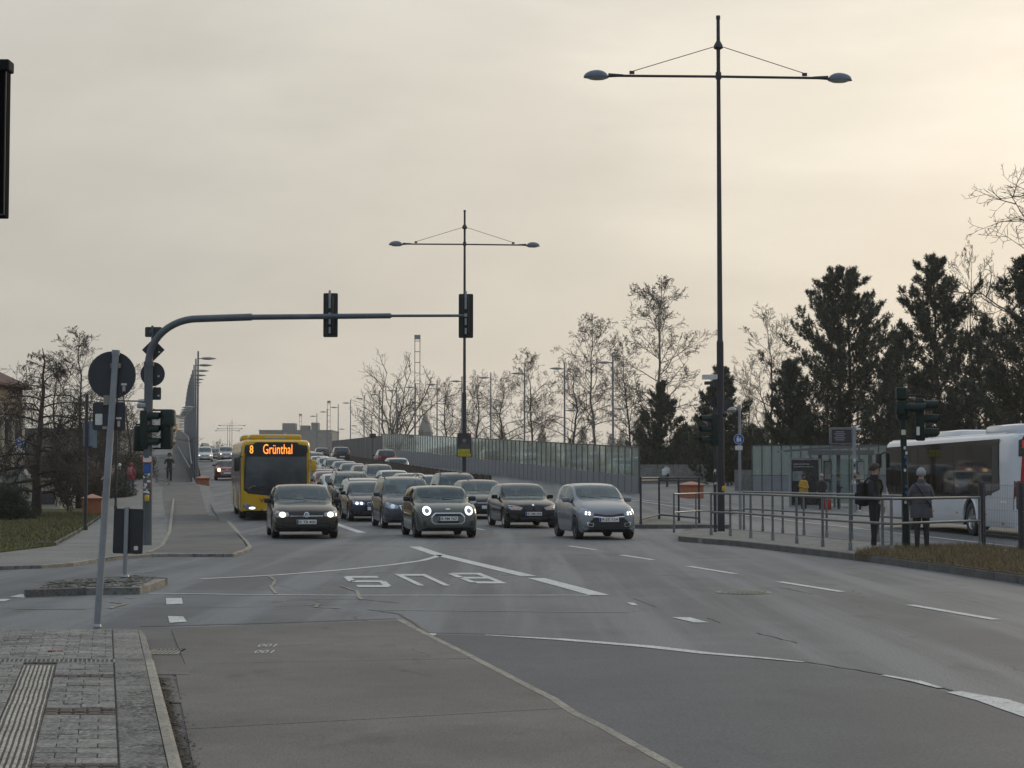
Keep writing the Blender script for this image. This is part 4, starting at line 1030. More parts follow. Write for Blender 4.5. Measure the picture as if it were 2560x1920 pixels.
        PT('badge', ell(0, zh - .015, .036, .03, 14), chrome_m, .012, .03)
        PT('air_intake', [(-.46, .38), (.46, .38), (.42, .26), (-.42, .26)], trim_m, .006)
        for s in (-1, 1): PT('side_intake', [(s * .52, .40), (s * .76, .44), (s * .74, .31), (s * .54, .28)][::s], trim_m, .007)
        pz = .47
    elif style == 'touran':
        hl = [(.40, zh - .10), (.60, zh - .03), (.80, zh + .02), (.81, zh - .12), (.68, zh - .20), (.44, zh - .19)]
        for q in (hl, mir(hl)): PT('headlight', q, lens_m, .006)
        for s in (-1, 1): PT('lamp', ell(s * .60, zh - .115, .075, .07, 16), lt if lights else chrome_m, .013, .03)
        PT('grille_frame', [(-.40, zh - .08), (.40, zh - .08), (.26, zh - .36), (-.26, zh - .36)], chrome_m, .006)
        PT('grille', [(-.36, zh - .10), (.36, zh - .10), (.24, zh - .32), (-.24, zh - .32)], trim_m, .011)
        for k in range(3): PT('grille_bar', [(-.33 + k * .03, zh - .14 - k * .055), (.33 - k * .03, zh - .14 - k * .055), (.32 - k * .03, zh - .157 - k * .055), (-.32 + k * .03, zh - .157 - k * .055)], chrome_m, .016)
        PT('badge', ell(0, zh - .13, .06, .06), chrome_m, .02, .03)
        PT('air_intake', [(-.60, .40), (.60, .40), (.56, .26), (-.56, .26)], trim_m, .006)
        pz = .455
    else:
        hl = [(.42, zh - .10), (.62, zh - .03), (.79, zh), (.80, zh - .11), (.66, zh - .19), (.45, zh - .18)]
        for q in (hl, mir(hl)): PT('headlight', q, lens_m, .006)
        for s in (-1, 1): PT('lamp', ell(s * .60, zh - .115, .075, .055, 14), lt if lights else chrome_m, .013, .03)
        PT('grille', [(-.38, zh - .08), (.38, zh - .08), (.32, zh - .22), (-.32, zh - .22)], trim_m, .007)
        PT('grille_bar', [(-.35, zh - .14), (.35, zh - .14), (.34, zh - .16), (-.34, zh - .16)], chrome_m, .013)
        PT('badge', ell(0, zh - .145, .05, .05), chrome_m, .017, .03)
        PT('air_intake', [(-.60, .40), (.60, .40), (.56, .26), (-.56, .26)], trim_m, .006)
        pz = .465
    h = bvh.ray_cast(Vector((0, -L / 2 - 1, pz)), Vector((0, 1, 0)))
    yf = (h[0].y if h[0] is not None else -L / 2) - .03
    b = MB(); b.bbox((0, yf + .008, pz), (.53, .02, .118), .006); pl = b.build('licence_plate', platew, t)
    if plate:
        b = MB(); b.box((-.238, yf - .004, pz), (.045, .004, .105)); b.build('plate_band', plateb, pl)
        text('plate_text', plate, frontM(.022, yf - .005, pz), .42, .072, ink, pl, bold=.01)
    b = MB(); b.box((0, yf + .03, pz), (.3, .05, .08)); b.build('plate_holder', trim_m, pl)
    # wipers
    b = MB(); zc = cr_interp(S['top'], S['cowl'] + .04) + .02; yc = S['cowl'] + .03 - L / 2
    for x in (-.28, .30): b.tube([(x + .3, yc, zc), (x - .28, yc + .08, zc + .05)], .009, 5)
    b.build('wiper', trim_m, t)
    return t

def lane_pos(c, Y): return (c + ROADK * Y, Y)
def carpos(px, Yf, kind, c=None):
    """front bumper centre at photo column px and distance Yf"""
    L = SPECS[kind]['L']; x = xat(px, Yf) if c is None else c + ROADK * Yf
    d = Vector((ROADK, 1, 0)).normalized(); p = Vector((x, Yf, 0)) + d * (L / 2); p.z = zR(p.y); return p
def pitch_to(o, p, L):
    d = Vector((ROADK, 1, 0)).normalized(); a = p - d * 1.3; c = p + d * 1.3
    o.rotation_mode = 'XYZ'; o.rotation_euler = (math.atan2(zR(c.y) - zR(a.y), 2.6), 0, o.rotation_euler[2])
def drive(name, label, kind, col, px, Yf, c=None, metal=.25, **k):
    p = carpos(px, Yf, kind, c); o = car(name, label, kind, paint(col[0], col[1], metal), p, ROAD_ANG + k.pop('yaw', 0), **k); pitch_to(o, p, 0); return o
GRP = 'cars waiting in the queue down from the bridge'
BRN = ('brown', (.040, .030, .026)); SAGE = ('sage', (.13, .14, .125)); GRY = ('grey', (.27, .29, .315)); BLK = ('black', (.012, .012, .014))
BLU = ('navy', (.018, .026, .055)); DGR = ('slate', (.075, .085, .105)); SIL = ('silver', (.46, .47, .48)); WHT = ('white', (.62, .63, .63)); RED = ('red', (.22, .02, .018)); DRED = ('dark_red', (.10, .012, .012)); GRN = ('dark_green', (.035, .045, .036)); ANT = ('anthracite', (.055, .057, .060)); LBL = ('pale_blue', (.16, .20, .26)); BEI = ('champagne', (.30, .28, .25))
drive('car', 'dark brown hatchback with both headlights glowing warm, plate R TB 400', 'hatch', BRN, 768, 48.3, plate='R TB 400', lights='warm', style='golf', group=GRP)
drive('car', 'grey-green small car with round ring headlights, plate R PM 767', 'mini', SAGE, 1121, 48.8, plate='R PM 767', lights='drl', style='mini', group=GRP, darkrim=True)
drive('car', 'silver-grey compact car with cluster headlights, plate R JZ 124, beside the median', 'small', GRY, 1522, 47.6, plate='R JZ 124', lights='cool', style='kia', group=GRP, darkrim=True)
drive('car', 'black two-door hatchback with reddish headlight rings, plate R DM 294', 'coupe', BLK, 1334, 57.6, plate='R DM 294', lights=None, style='bmw', group=GRP)
drive('car', 'slate people carrier with roof rails and chrome grille behind the grey-green small car', 'mpv', DGR, 1030, 57.2, lights=None, style='touran', group=GRP)
drive('car', 'navy saloon with paired white lamps behind the slate people carrier', 'sedan', BLU, 938, 64.8, lights='cool', style='bmw3', group=GRP)
drive('car', 'anthracite hatchback behind the black two-door hatchback', 'hatch', ANT, 1222, 67.5, plate=None, lights=None, style='golf', group=GRP)
drive('car', 'silver saloon behind the navy saloon', 'wagon', SIL, 0, 71.6, c=7.6, lights=None, group=GRP)
drive('car', 'dark green estate with white arrow-shaped daylight lamps', 'suv', GRN, 0, 78.6, c=7.7, lights='drl', group=GRP)
drive('car', 'grey off-roader with roof rails behind the anthracite hatchback', 'suv', ANT, 0, 74.4, c=11.75, lights=None, group=GRP)
drive('car', 'white hatchback next to the yellow bus', 'hatch', WHT, 0, 85.4, c=7.75, lights=None, group=GRP)
drive('car', 'red hatchback whose roof shows behind the white hatchback', 'hatch', RED, 0, 92.2, c=7.9, lights=None, group=GRP)
drive('car', 'pale estate beside the dark median barrier', 'wagon', SIL, 0, 81.2, c=11.75, lights=None, group=GRP)
drive('car', 'champagne saloon behind the pale estate', 'sedan', BEI, 0, 88.2, c=11.65, lights=None, group=GRP)
drive('car', 'large grey people carrier with wide windscreen halfway up the ramp', 'mpv', ANT, 0, 102.0, c=11.55, lights=None, group=GRP)
drive('car', 'red saloon behind the large grey people carrier', 'hatch', RED, 0, 108.8, c=11.5, lights=None, group=GRP)
drive('car', 'dark saloon behind the red saloon on the ramp', 'sedan', BLK, 0, 115.3, c=11.4, lights=None, group=GRP)
drive('car', 'pale blue saloon higher up the ramp', 'sedan', LBL, 0, 122.2, c=11.5, lights='warm', group=GRP)
drive('car', 'black estate with roof rails high on the ramp', 'wagon', BLK, 0, 129.2, c=11.45, lights=None, group=GRP)
drive('car', 'silver estate with roof rails high on the ramp', 'wagon', SIL, 0, 136.0, c=11.45, lights=None, group=GRP)
drive('car', 'white saloon just below the bridge crest', 'hatch', WHT, 0, 143, c=11.4, lights=None, group=GRP, full=False)
drive('car', 'dark blue car behind the yellow bus, only its roof edge in view', 'sedan', BLU, 0, 99, c=8.0, lights=None, group=GRP, full=False)
drive('car', 'silver van-like car near the bridge crest', 'mpv', SIL, 0, 156.5, c=11.35, lights=None, group=GRP, full=False)
drive('car', 'white hatchback between the champagne saloon and the large grey people carrier', 'hatch', WHT, 0, 95.2, c=11.6, lights=None, group=GRP)
drive('car', 'dark off-roader near the top of the ramp queue', 'suv', ANT, 0, 149.5, c=11.4, lights=None, group=GRP, full=False)
drive('car', 'black saloon last in the ramp queue before the crest', 'sedan', BLK, 0, 164, c=11.3, lights=None, group=GRP, full=False)
drive('car', 'red small car with lit fog lamps coming down the bus lane', 'mini', RED, 569, 128, lights='warm', style='mini', full=False)
drive('car', 'white van with one bright headlight at the bridge crest', 'mpv', WHT, 513, 196, lights='warm', style='plain', full=False)
drive('car', 'dark car with bluish headlights at the bridge crest', 'hatch', BLK, 541, 214, lights='cool', style='plain', full=False)
drive('car', 'silver car with a warm headlight beside the bus roof', 'suv', SIL, 566, 205, lights='warm', style='plain', full=False)
def away(name, label, kind, col, px, Y, **k):
    x = xat(px, Y); d = Vector((ROADK, 1, 0)).normalized(); p = Vector((x, Y, zR(Y)))
    o = car(name, label, kind, paint(*col), p, ROAD_ANG + PI, rear=False, **k)
    S = SPECS[kind]; bvh = car_geo(kind)[3]; body = [q for q in o.children if q.name.startswith('body')][0]
    zh = cr_interp(S['top'], S['L'] - .06)
    for s in (1, -1):
        q = [(.55, zh + .04), (.80, zh + .10), (.80, zh - .12), (.58, zh - .10)]
        patch('tail_light', bvh, q if s > 0 else mir(q), tail_m, body, .012, True, .06, S['L'])
    patch('rear_plate', bvh, [(-.26, .66), (.26, .66), (.26, .55), (-.26, .55)], platew, body, .014, True, .06, S['L'])
    return o
away('car', 'red off-roader driving away beside the glass screen', 'suv', DRED, 962, 170, full=False)
away('car', 'silver hatchback driving away behind the dark median barrier', 'hatch', SIL, 988, 137, full=False)
o = away('car', 'black off-roader driving away over the bridge', 'suv', BLK, 851, 192, full=False)
o = away('car', 'dark off-roader with a spare wheel on its tail', 'suv', GRN, 803, 232, full=False)
w = put('spare_wheel', wheel_me(.35, False)[0], o, (0, SPECS['suv']['L'] / 2 + .08, 1.0), (0, 0, PI / 2)); put('rim', wheel_me(.35, False)[1], w)
# ================================================================ buses
def bus_geo(L, Wd, H):
    us = [0, .01, .03, .07, .13, .22, .35, .6, 1.0] + list(np.linspace(1.6, L - .8, 30)) + [L - .4, L - .2, L - .09, L - .03, L]
    wp = [(0, .80), (.01, .86), (.03, .905), (.07, .945), (.13, .97), (.22, .99), (.35, 1), (L - .3, 1), (L - .1, .985), (L - .03, .96), (L, .92)]
    V = []; Fc = []; Fm = []; nk = 0; AX = (2.75, 8.60)
    if L < 11: AX = (2.5, 7.6)
    us = sorted(set(list(us) + [a + d for a in AX for d in (-.56, -.5, -.4, -.28, -.15, 0, .15, .28, .4, .5, .56)]))
    for u in us:
        hw = Wd / 2 * cr_interp(wp, u); lo = .30 + .06 * max(0, 1 - u / .3); zt = H - .10 * max(0, 1 - u / .35) ** 2 - .08 * max(0, 1 - (L - u) / .3) ** 2
        zl = lo
        for a in AX:
            d = abs(u - a)
            if d < .57: zl = max(zl, .48 + math.sqrt(.57 ** 2 - d * d) * 1.0)
        p = [(0, lo), (hw * .72, lo), (hw * .72, zl), (hw * .97, zl), (hw, max(zl + .02, lo + .08)), (hw, max(zl + .06, 1.0)), (hw, 1.9), (hw * .99, zt - .34), (hw * .965, zt - .14), (hw * .90, zt - .05), (hw * .6, zt - .01), (0, zt)]
        nk = len(p)
        for y, z in p: V.append(Vector((y, u - L / 2, z)))
        for y, z in p: V.append(Vector((-y, u - L / 2, z)))
    for i in range(len(us) - 1):
        for k in range(nk - 1):
            for s in (0, 1):
                o = i * 2 * nk + s * nk; q = [o + k, o + k + 1, o + 2 * nk + k + 1, o + 2 * nk + k]; Fc.append(q if s == 0 else q[::-1]); Fm.append(1 if k <= 2 else 0)
    for i in (0, len(us) - 1):
        o = i * 2 * nk
        for k in range(nk - 1): Fc.append([o + k, o + k + 1, o + nk + k + 1, o + nk + k]); Fm.append(0)
    return V, Fc, Fm, BVHTree.FromPolygons(V, Fc), AX
busyellow = paint('bus_yellow', (.72, .43, .025), .0)
buswhite = paint('bus_white', (.80, .81, .83), .0)
busred = paint('bus_red', (.42, .025, .022), .0)
busglass = glassmat('bus_glass', (.40, .46, .48), .45, .03, (.012, .015, .017), .02)
sideglass = glassmat('bus_side_glass', (.35, .33, .31), .5, .05, (.012, .012, .012), .02)
led = mat('led_orange', (1, .3, .03), .5, var=0, emit=(1.0, .27, .04), es=1.7)
display = mat('display_black', (.010, .010, .011), .35, var=.1)
L_, W_, H_ = 12.0, 2.55, 2.98
bp = carpos(691, 66.0, 'hatch'); d_ = Vector((ROADK, 1, 0)).normalized(); bp = Vector((xat(691, 66.0), 66.0, 0)) + d_ * (L_ / 2)
bus = thing('city_bus', 'yellow city bus with lit orange destination display reading 8 Grünthal', 'bus', (bp.x, bp.y, zR(bp.y)), ROAD_ANG)
bus.rotation_euler = (.0088, 0, ROAD_ANG); bus.location.z = zR(72) + .0
V, Fc, Fm, bvh, AX = bus_geo(L_, W_, H_)
body = put('body', sub_mesh('body', V, Fc, [busyellow, trim_m], Fm), bus)
BP = lambda nm, poly, m, off=.008, st=.12, par=body, rear=False: patch(nm, bvh, poly, m, par, off, rear, st, L_)
BP('front_mask', [(-1.12, 2.86), (1.12, 2.86), (1.17, 2.4), (1.17, 1.1), (1.0, .98), (.35, .92), (.1, .86), (-.1, .86), (-.35, .92), (-1.0, .98), (-1.17, 1.1), (-1.17, 2.4)], display, .006)
ws = BP('windscreen', [(-1.08, 2.33), (1.08, 2.33), (1.12, 1.2), (.95, 1.05), (.35, .98), (-.35, .98), (-.95, 1.05), (-1.12, 1.2)], mat('bus_windscreen', (.045, .056, .064), .05, var=.4, scale=1.4, spec=.6, coat=.2), .014)  # pane's base colour is lightened to stand in for reflections on the glass
y0 = -L_ / 2 - .03
text('display_text', '8', frontM(-.90, y0 + .01, 2.595), .13, .30, led, body, bold=.012)
text('display_text', 'Grünthal', frontM(.05, y0, 2.61), 1.06, .36, led, body, bold=.0)
text('logo', 'WIT', frontM(-.30, y0 + .005, .735), .62, .17, mat('logo_red', (.32, .02, .02), .5), body, bold=.004)
text('fleet_number', '45', frontM(-1.03, y0 + .16, .78, R(-38)), .16, .13, ink, body, bold=.01)
for s in (-1, 1):
    BP('headlight', [(s * .70, .50), (s * 1.02, .60), (s * 1.20, .64), (s * 1.19, .46), (s * 1.0, .38), (s * .72, .40)][::s], lens_m, .008, .06)
    BP('lamp', ell(s * .86, .455, .12, .045, 14), lit_cool, .018, .05)
BP('bumper_lip', [(-1.1, .40), (-.5, .30), (.5, .30), (1.1, .40), (1.1, .30), (-1.1, .30)], trim_m, .01)
for k, x in enumerate((-.52, -.40, -.28)): BP('symbol_sticker', ell(x, .36, .05, .05, 10), (plateb, platew, plateb)[k], .012, .04)
BP('wiper', [(-.6, 1.16), (.35, 1.30), (.35, 1.275), (-.6, 1.12)], trim_m, .03)
BP('dashboard', [(-1.0, 1.22), (.3, 1.28), (1.0, 1.18), (.9, 1.06), (-.9, 1.06)], mat('dash_dark', (.012, .013, .014), .7), .016)
BP('handle_bar', [(-1.0, 1.18), (-.86, 1.27), (-.74, 1.28), (-.74, 1.25), (-.86, 1.24), (-.97, 1.16)], mat('ochre_bar', (.25, .17, .07), .6), .017)
BP('driver', [(.40, 1.3), (.48, 1.36), (.52, 1.42), (.50, 1.62), (.56, 1.72), (.63, 1.72), (.66, 1.62), (.64, 1.5), (.86, 1.38), (.9, 1.3)], mat('driver_dim', (.045, .05, .055), .6), .016)
for s in (-1, 1):   # side doors / windows
    for k, (a, c, z0, z1) in enumerate(((.45, 1.75, .45, 2.5), (1.95, 4.2, 1.05, 2.5), (4.35, 5.9, 1.05 if s > 0 else .45, 2.5), (6.05, 8.2, 1.05, 2.5), (8.35, 10.2, 1.15, 2.5), (10.35, 11.6, 1.3, 2.5))):
        b = MB(); b.bbox((s * (W_ / 2 + .002), (a + c) / 2 - L_ / 2, (z0 + z1) / 2), (.02, c - a, z1 - z0), .008); b.build('door' if k in (0,) or (k == 2 and s < 0) else 'side_window', mat('dark_pane', (.02, .022, .024), .08, var=.2, spec=.5), bus)
for u, s in [(a, s) for a in AX for s in (-1, 1)]:
    tm, rm = wheel_me(.48, False); w = put('wheel', tm, bus, (s * (W_ / 2 - .16), u - L_ / 2, .48), (0, 0, 0 if s > 0 else PI)); w.scale = (1.3, 1, 1); put('rim', rm, w)
b = MB(); b.bbox((0, -L_ / 2 + 1.6, H_ + .05), (1.9, 2.4, .24), .09); b.bbox((0, L_ / 2 - 3.2, H_ + .1), (2.0, 2.6, .30), .1); b.build('roof_unit', busyellow, bus, smooth=True)
b = MB(); b.bbox((-.02, -L_ / 2 + .40, H_ + .035), (.75, .08, .07), .02); b.build('roof_vent', mat('vent_grey', (.35, .36, .37), .5), bus)
b = MB(); b.tube([(-1.22, -L_ / 2 + .25, 2.35), (-1.36, -L_ / 2 + .02, 2.3)], .03, 6); b.bbox((-1.42, -L_ / 2 - .02, 2.05), (.22, .14, .52), .06); b.build('mirror', trim_m, bus, smooth=True)
b = MB(); b.tube([(1.22, -L_ / 2 + .25, 2.25), (1.32, -L_ / 2 + .1, 2.2)], .03, 6); b.bbox((1.37, -L_ / 2 + .08, 2.0), (.2, .14, .44), .06); b.build('mirror', busyellow, bus, smooth=True)

# white bus at the stop, driving away: its left flank and a strip of its tail are in view
L2 = 12.0; V, Fc, Fm, bvh2, AX = bus_geo(L2, 2.55, 2.86)
rw = G(2415, 1338.5); hd = math.atan2(.075, 1.0)
dirb = Vector((-math.sin(hd), math.cos(hd), 0)); leftn = Vector((-math.cos(hd), -math.sin(hd), 0))
cen = rw + dirb * (8.60 - 6.0 - .45) - leftn * (2.55 / 2 - .02)
wb = thing('city_bus', 'white city bus with red tail standing at the stop beyond the railings', 'bus', (cen.x, cen.y, 0.0), hd + PI)
body2 = put('body', sub_mesh('body', V, Fc, [buswhite, trim_m], Fm), wb)
WX = 2.55 / 2
def flank(nm, poly, m, s, off=.006, t=.012, par=wb):
    """outline (y,z) on the left (+1) or right flank"""
    b = MB(); n = len(poly); x = s * (WX + off); V_ = [(x, y, z) for y, z in poly] + [(x - s * (t + .02), y, z) for y, z in poly]
    b.add(V_, [tuple(range(n)), tuple(range(n, 2 * n))[::-1]] + [(i, (i + 1) % n, (i + 1) % n + n, i + n) for i in range(n)]); return b.build(nm, m, par)
U = lambda u: u - 6.0
dk = mat('bus_dark_window', (.012, .012, .013), .06, var=.5, scale=1.2, spec=.55)
for s in (1, -1):
    flank('window_band', [(U(.25), 2.62), (U(11.0), 2.68), (U(11.05), 1.32), (U(9.5), 1.06), (U(7.9), 1.06), (U(6.9), 1.05), (U(.6), 1.02), (U(.25), 1.4)], dk, s)
    for k, (a, c) in enumerate(((.4, 2.0), (2.1, 3.75), (3.85, 5.5), (5.6, 7.2), (7.3, 8.9), (9.0, 10.4))):
        flank('side_window', [(U(a), 2.52), (U(c), 2.52), (U(c), 1.16), (U(a), 1.16)], sideglass if False else mat('bus_side_pane', (.016, .016, .017), .03, var=.6, scale=.9, spec=.45), s, .010)
    flank('vent_panel', [(U(10.5), 2.5), (U(10.95), 2.5), (U(10.95), 1.5), (U(10.5), 1.5)], mat('vent_dark', (.03, .03, .03), .6), s, .011)
    for a in AX:
        b = MB(); pts = [(s * (WX + .004), U(a) + .60 * math.cos(q), .48 + .60 * math.sin(q)) for q in np.linspace(0, PI, 14)]; b.tube(pts, .035, 6); b.build('arch_trim', buswhite, wb, smooth=True)
        tm, rm = wheel_me(.48, False); w = put('wheel', tm, wb, (s * (WX - .15), U(a), .48), (0, 0, 0 if s > 0 else PI)); w.scale = (1.3, 1, 1); put('rim', rm, w)
    for a in (.9, 5.2, 7.4, 9.9): flank('side_marker', [(U(a), .66), (U(a) + .10, .66), (U(a) + .10, .61), (U(a), .61)], mat('amber', (.5, .2, .02), .4), s, .012)
    flank('flap', [(U(3.6), .95), (U(5.0), .95), (U(5.0), .40), (U(3.6), .40)], buswhite, s, .006)
    b = MB(); b.tube([(s * (WX - .18), U(.5), 2.80), (s * (WX - .18), U(11.2), 2.80)], .05, 8); b.build('roof_rail', buswhite, wb, smooth=True)
    # rear corner lights
    patch('tail_light', bvh2, [(s * .98, 1.55), (s * 1.22, 1.55), (s * 1.24, .78), (s * 1.0, .80)][::s], mat('tail_dark_red', (.10, .012, .014), .2, coat=.7), body2, .012, True, .1, L2)
    flank('reflector', [(U(11.2), .45), (U(11.3), .45), (U(11.3), .38), (U(11.2), .38)], tail_m, s, .012)
patch('rear_panel', bvh2, [(-1.0, 2.2), (1.0, 2.2), (1.06, 1.5), (1.06, .5), (-1.06, .5), (-1.06, 1.5)], busred, body2, .008, True, .15, L2)
patch('rear_window', bvh2, [(-1.08, 2.75), (1.08, 2.75), (1.1, 2.2), (-1.1, 2.2)], dk, body2, .012, True, .15, L2)
patch('route_display', bvh2, [(.55, 2.62), (1.0, 2.62), (1.0, 2.42), (.55, 2.42)], mat('red_led', (.3, .02, .02), .4, emit=(1, .1, .08), es=.12), body2, .02, True, .1, L2)
flank('side_lettering', [(U(11.55), 1.02), (U(11.1), 1.02), (U(11.1), .96), (U(11.55), .96)], mat('pale_grey', (.75, .76, .78), .4), 1, .008)
b = MB(); b.bbox((0, U(10.6), 2.90), (2.2, 2.5, .34), .13); b.build('roof_unit', buswhite, wb, smooth=True)
b = MB(); b.bbox((0, U(5.6), 2.88), (1.9, 2.4, .32), .12); b.build('roof_unit', buswhite, wb, smooth=True)
for s in (-1, 1): b = MB(); b.bbox((s * 1.42, U(-.1), 2.2), (.2, .16, .5), .06); b.tube([(s * 1.2, U(.2), 2.5), (s * 1.4, U(-.05), 2.4)], .03, 6); b.build('mirror', trim_m, wb, smooth=True)

# ================================================================ lamps and masts
mast_m = mat('mast_steel', (.030, .030, .036), .6, .1, var=.2, scale=3, stretch=(1, 1, .3))
mastlt_m = mat('galvanised', (.27, .29, .31), .45, .6, var=.15, scale=5)
lampshell_m = mat('lamp_shell', (.10, .12, .15), .4, .3, var=.1)
lamplens_m = mat('lamp_lens', (.45, .44, .40), .35, var=.1)
greenm = mat('signal_green', (.008, .019, .016), .55, var=.2, spec=.3)
signback = mat('sign_back', (.042, .047, .055), .6, .2, var=.12, scale=8)
sticker_w = mat('sticker_white', (.62, .62, .60), .6, var=.15, scale=30)
sticker_r = mat('sticker_red', (.38, .05, .05), .6); sticker_b = mat('sticker_blue', (.03, .09, .32), .6); sticker_k = mat('sticker_black', (.02, .02, .02), .6)
def dome(b, c, s, rx=.36, ry=.2, h=.2):
    """flattened half shell lamp head, long side away from the mast"""
    vs = []; fs = []; n = 16; m = 6
    for j in range(m + 1):
        t = (PI / 2) * j / m
        for k in range(n):
            a = 2 * PI * k / n; x = math.cos(a); ex = 1.0 + .10 * x * s
            vs.append(Vector(c) + Vector((math.cos(t) * x * rx * ex, math.cos(t) * math.sin(a) * ry, math.sin(t) * h - .03)))
    for j in range(m):
        for k in range(n): fs.append((j * n + k, j * n + (k + 1) % n, (j + 1) * n + (k + 1) % n, (j + 1) * n + k))
    b.add(vs, fs)
def double_mast(label, loc, rz, group):
    t = thing('street_lamp', label, 'street lamp', loc, rz, group); HT = 14.8; za = 13.05
    b = MB(); b.tube([(0, 0, 0), (0, 0, 5.4)], [.105, .10], 16); b.tube([(0, 0, 5.4), (0, 0, 5.46), (0, 0, 13.2), (0, 0, HT)], [.10, .078, .056, .05], 16); b.tube([(0, 0, HT - .08), (0, 0, HT + .02)], .062, 12); b.build('mast', mast_m, t, smooth=True)
    b = MB(); b.lathe([(.08, 13.84), (.14, 13.88), (.13, 13.95), (.06, 14.08), (.05, 13.0), (.085, 12.98), (.085, za + .12), (.04, za + .12)], 14); b.build('collar', mast_m, t, smooth=True)
    for s in (-1, 1):
        b = MB(); b.tube([(s * .05, 0, za), (s * 3.0, 0, za - .01)], .038, 10); b.tube([(s * 2.75, 0, za), (s * 3.18, 0, za)], [.038, .065], 10)
        b.box((s * 2.50, 0, za + .09), (.14, .05, .09)); arm = b.build('arm', mast_m, t, smooth=True)
        b = MB(); b.tube([(s * .08, 0, 13.93), (s * 2.50, 0, za + .12)], .012, 5); b.build('stay_cable', mast_m, t)
        b = MB(); dome(b, (s * 3.5, 0, za - .04), s, .36, .22, .22); h = b.build('lamp_head', lampshell_m, t, smooth=True)
        b = MB(); b.lathe([(0, za - .14), (.2, za - .125), (.33, za - .075), (.0, za - .072)], 18, Matrix.Translation((s * 3.5, 0, 0)), 1.0, .62); b.build('lens', lamplens_m, h, smooth=True)
    return t
GL = 'tall two-armed street lamps'
L1 = G(1803, 1328, .12); lamp1 = double_mast('tall two-armed street lamp on the traffic island, signal heads on its shaft', (L1.x, L1.y, .1), R(3), GL)
lamp2 = dup(lamp1, 'tall two-armed street lamp on the median with an election poster', (xat(1161, 92), 92, zR(92) + .1), R(4), GL)
for px, Y, lab in ((580, 517, 'first'), (574.5, 536, 'second'), (569, 560, 'third')):
    dup(lamp1, 'distant two-armed street lamp beyond the bridge crest', (xat(px, Y), Y, 1.65 + (HOR - {'first': 1064, 'second': 1072, 'third': 1077}[lab]) / F * Y - 13.05), R(4), 'distant two-armed lamps beyond the crest')
# small signs on the first mast
def on(t, nm, fn, m, smooth=False):
    b = MB(); fn(b); return b.build(nm, m, t, smooth)
lx, ly = L1.x, L1.y; pxm = F / ly
sg = thing('street_sign', 'street name plate on the shaft of the tall lamp on the traffic island', 'sign', (lx - .3, ly - .02, 4.50)); on(sg, 'panel', lambda b: b.plate(rrect(.46, .14, .02), frontM(0, 0, 0, R(-25)), .02), sticker_w); on(sg, 'bracket', lambda b: b.tube([(.1, .02, 0), (.32, .02, 0)], .02, 6), mast_m); on(sg, 'supplementary_plate', lambda b: b.plate(rrect(.36, .1, .02), frontM(.02, .01, -.17, R(-25)), .02), signback)
sg = thing('priority_sign', 'back of a diamond priority sign behind the tall lamp shaft', 'sign', (lx + .0, ly + .20, 3.75)); on(sg, 'panel', lambda b: b.plate([(0, .34), (.34, 0), (0, -.34), (-.34, 0)], frontM(0, 0, 0, R(12)), .02), signback); on(sg, 'bracket', lambda b: b.tube([(0, -.1, 0), (0, .02, 0)], .03, 6), mast_m)

# bridge lamps: upright pole, upper leaf-shaped head over the road, lower one over the footway
def leaf(b, x0, x1, z, w=.17, h=.10):
    n = 10; vs = []; fs = []; m = 9
    for j in range(m + 1):
        t = j / m; x = x0 + (x1 - x0) * t; r = (math.sin(PI * min(1, t * 1.25 + .12)) if t < .7 else math.sin(PI * (.995 - (1 - t) * .06)) + .0) if False else max(.02, math.sin(PI * (t * .86 + .09)) ** .8 * (1 - .35 * t))
        for k in range(n):
            a = 2 * PI * k / n; vs.append((x, math.cos(a) * w * r, z + math.sin(a) * h * r * (1.0 if math.sin(a) > 0 else .8)))
    for j in range(m):
        for k in range(n): fs.append((j * n + k, j * n + (k + 1) % n, (j + 1) * n + (k + 1) % n, (j + 1) * n + k))
    fs += [tuple(range(n))[::-1], tuple(m * n + k for k in range(n))]; b.add(vs, fs)
bl_m = mat('bridge_lamp_steel', (.17, .185, .21), .45, .5, var=.1); bl_h = mat('bridge_lamp_head', (.30, .30, .27), .5, .2, var=.1)
def bridge_lamp(label, loc, s, group):
    t = thing('bridge_lamp', label, 'street lamp', loc, ROAD_ANG * .9, group)
    on(t, 'pole', lambda b: b.tube([(0, 0, 0), (0, 0, 4.5), (0, 0, 8.83)], [.085, .07, .055], 10), bl_m, True)
    on(t, 'bracket', lambda b: (b.tube([(0, 0, 8.35), (s * .3, 0, 8.35)], .03, 6), b.tube([(0, 0, 5.2), (-s * .3, 0, 5.2)], .03, 6)), bl_m)
    on(t, 'lamp_head', lambda b: leaf(b, s * .2, s * 1.15, 8.36, .19, .13), bl_h, True)
    on(t, 'footway_head', lambda b: leaf(b, -s * .2, -s * 1.0, 5.2, .17, .11), bl_h, True)
    return t
proto = {}
def put_bl(side, i, label, loc, group):
    if side not in proto: proto[side] = bridge_lamp(label, loc, 1 if side == 'L' else -1, group); return proto[side]
    return dup(proto[side], label, loc, ROAD_ANG * .9, group)
NTH = ['nearest', 'second', 'third', 'fourth', 'fifth', 'sixth', 'seventh', 'eighth', 'ninth', 'tenth', 'eleventh', 'twelfth', 'thirteenth', 'fourteenth', 'fifteenth']
for i in range(14):
    Y = 115.5 + 12.7 * i; put_bl('L', i, ('slim bridge lamp beside the terracotta planter on the ramp' if i == 0 else f'slim bridge lamp, {NTH[i]} in the row from the terracotta planter on the ramp'), (-20.18 - .187 * (Y - 115.5), Y, zR(Y) - .15), 'slim lamps along the left side of the bridge')
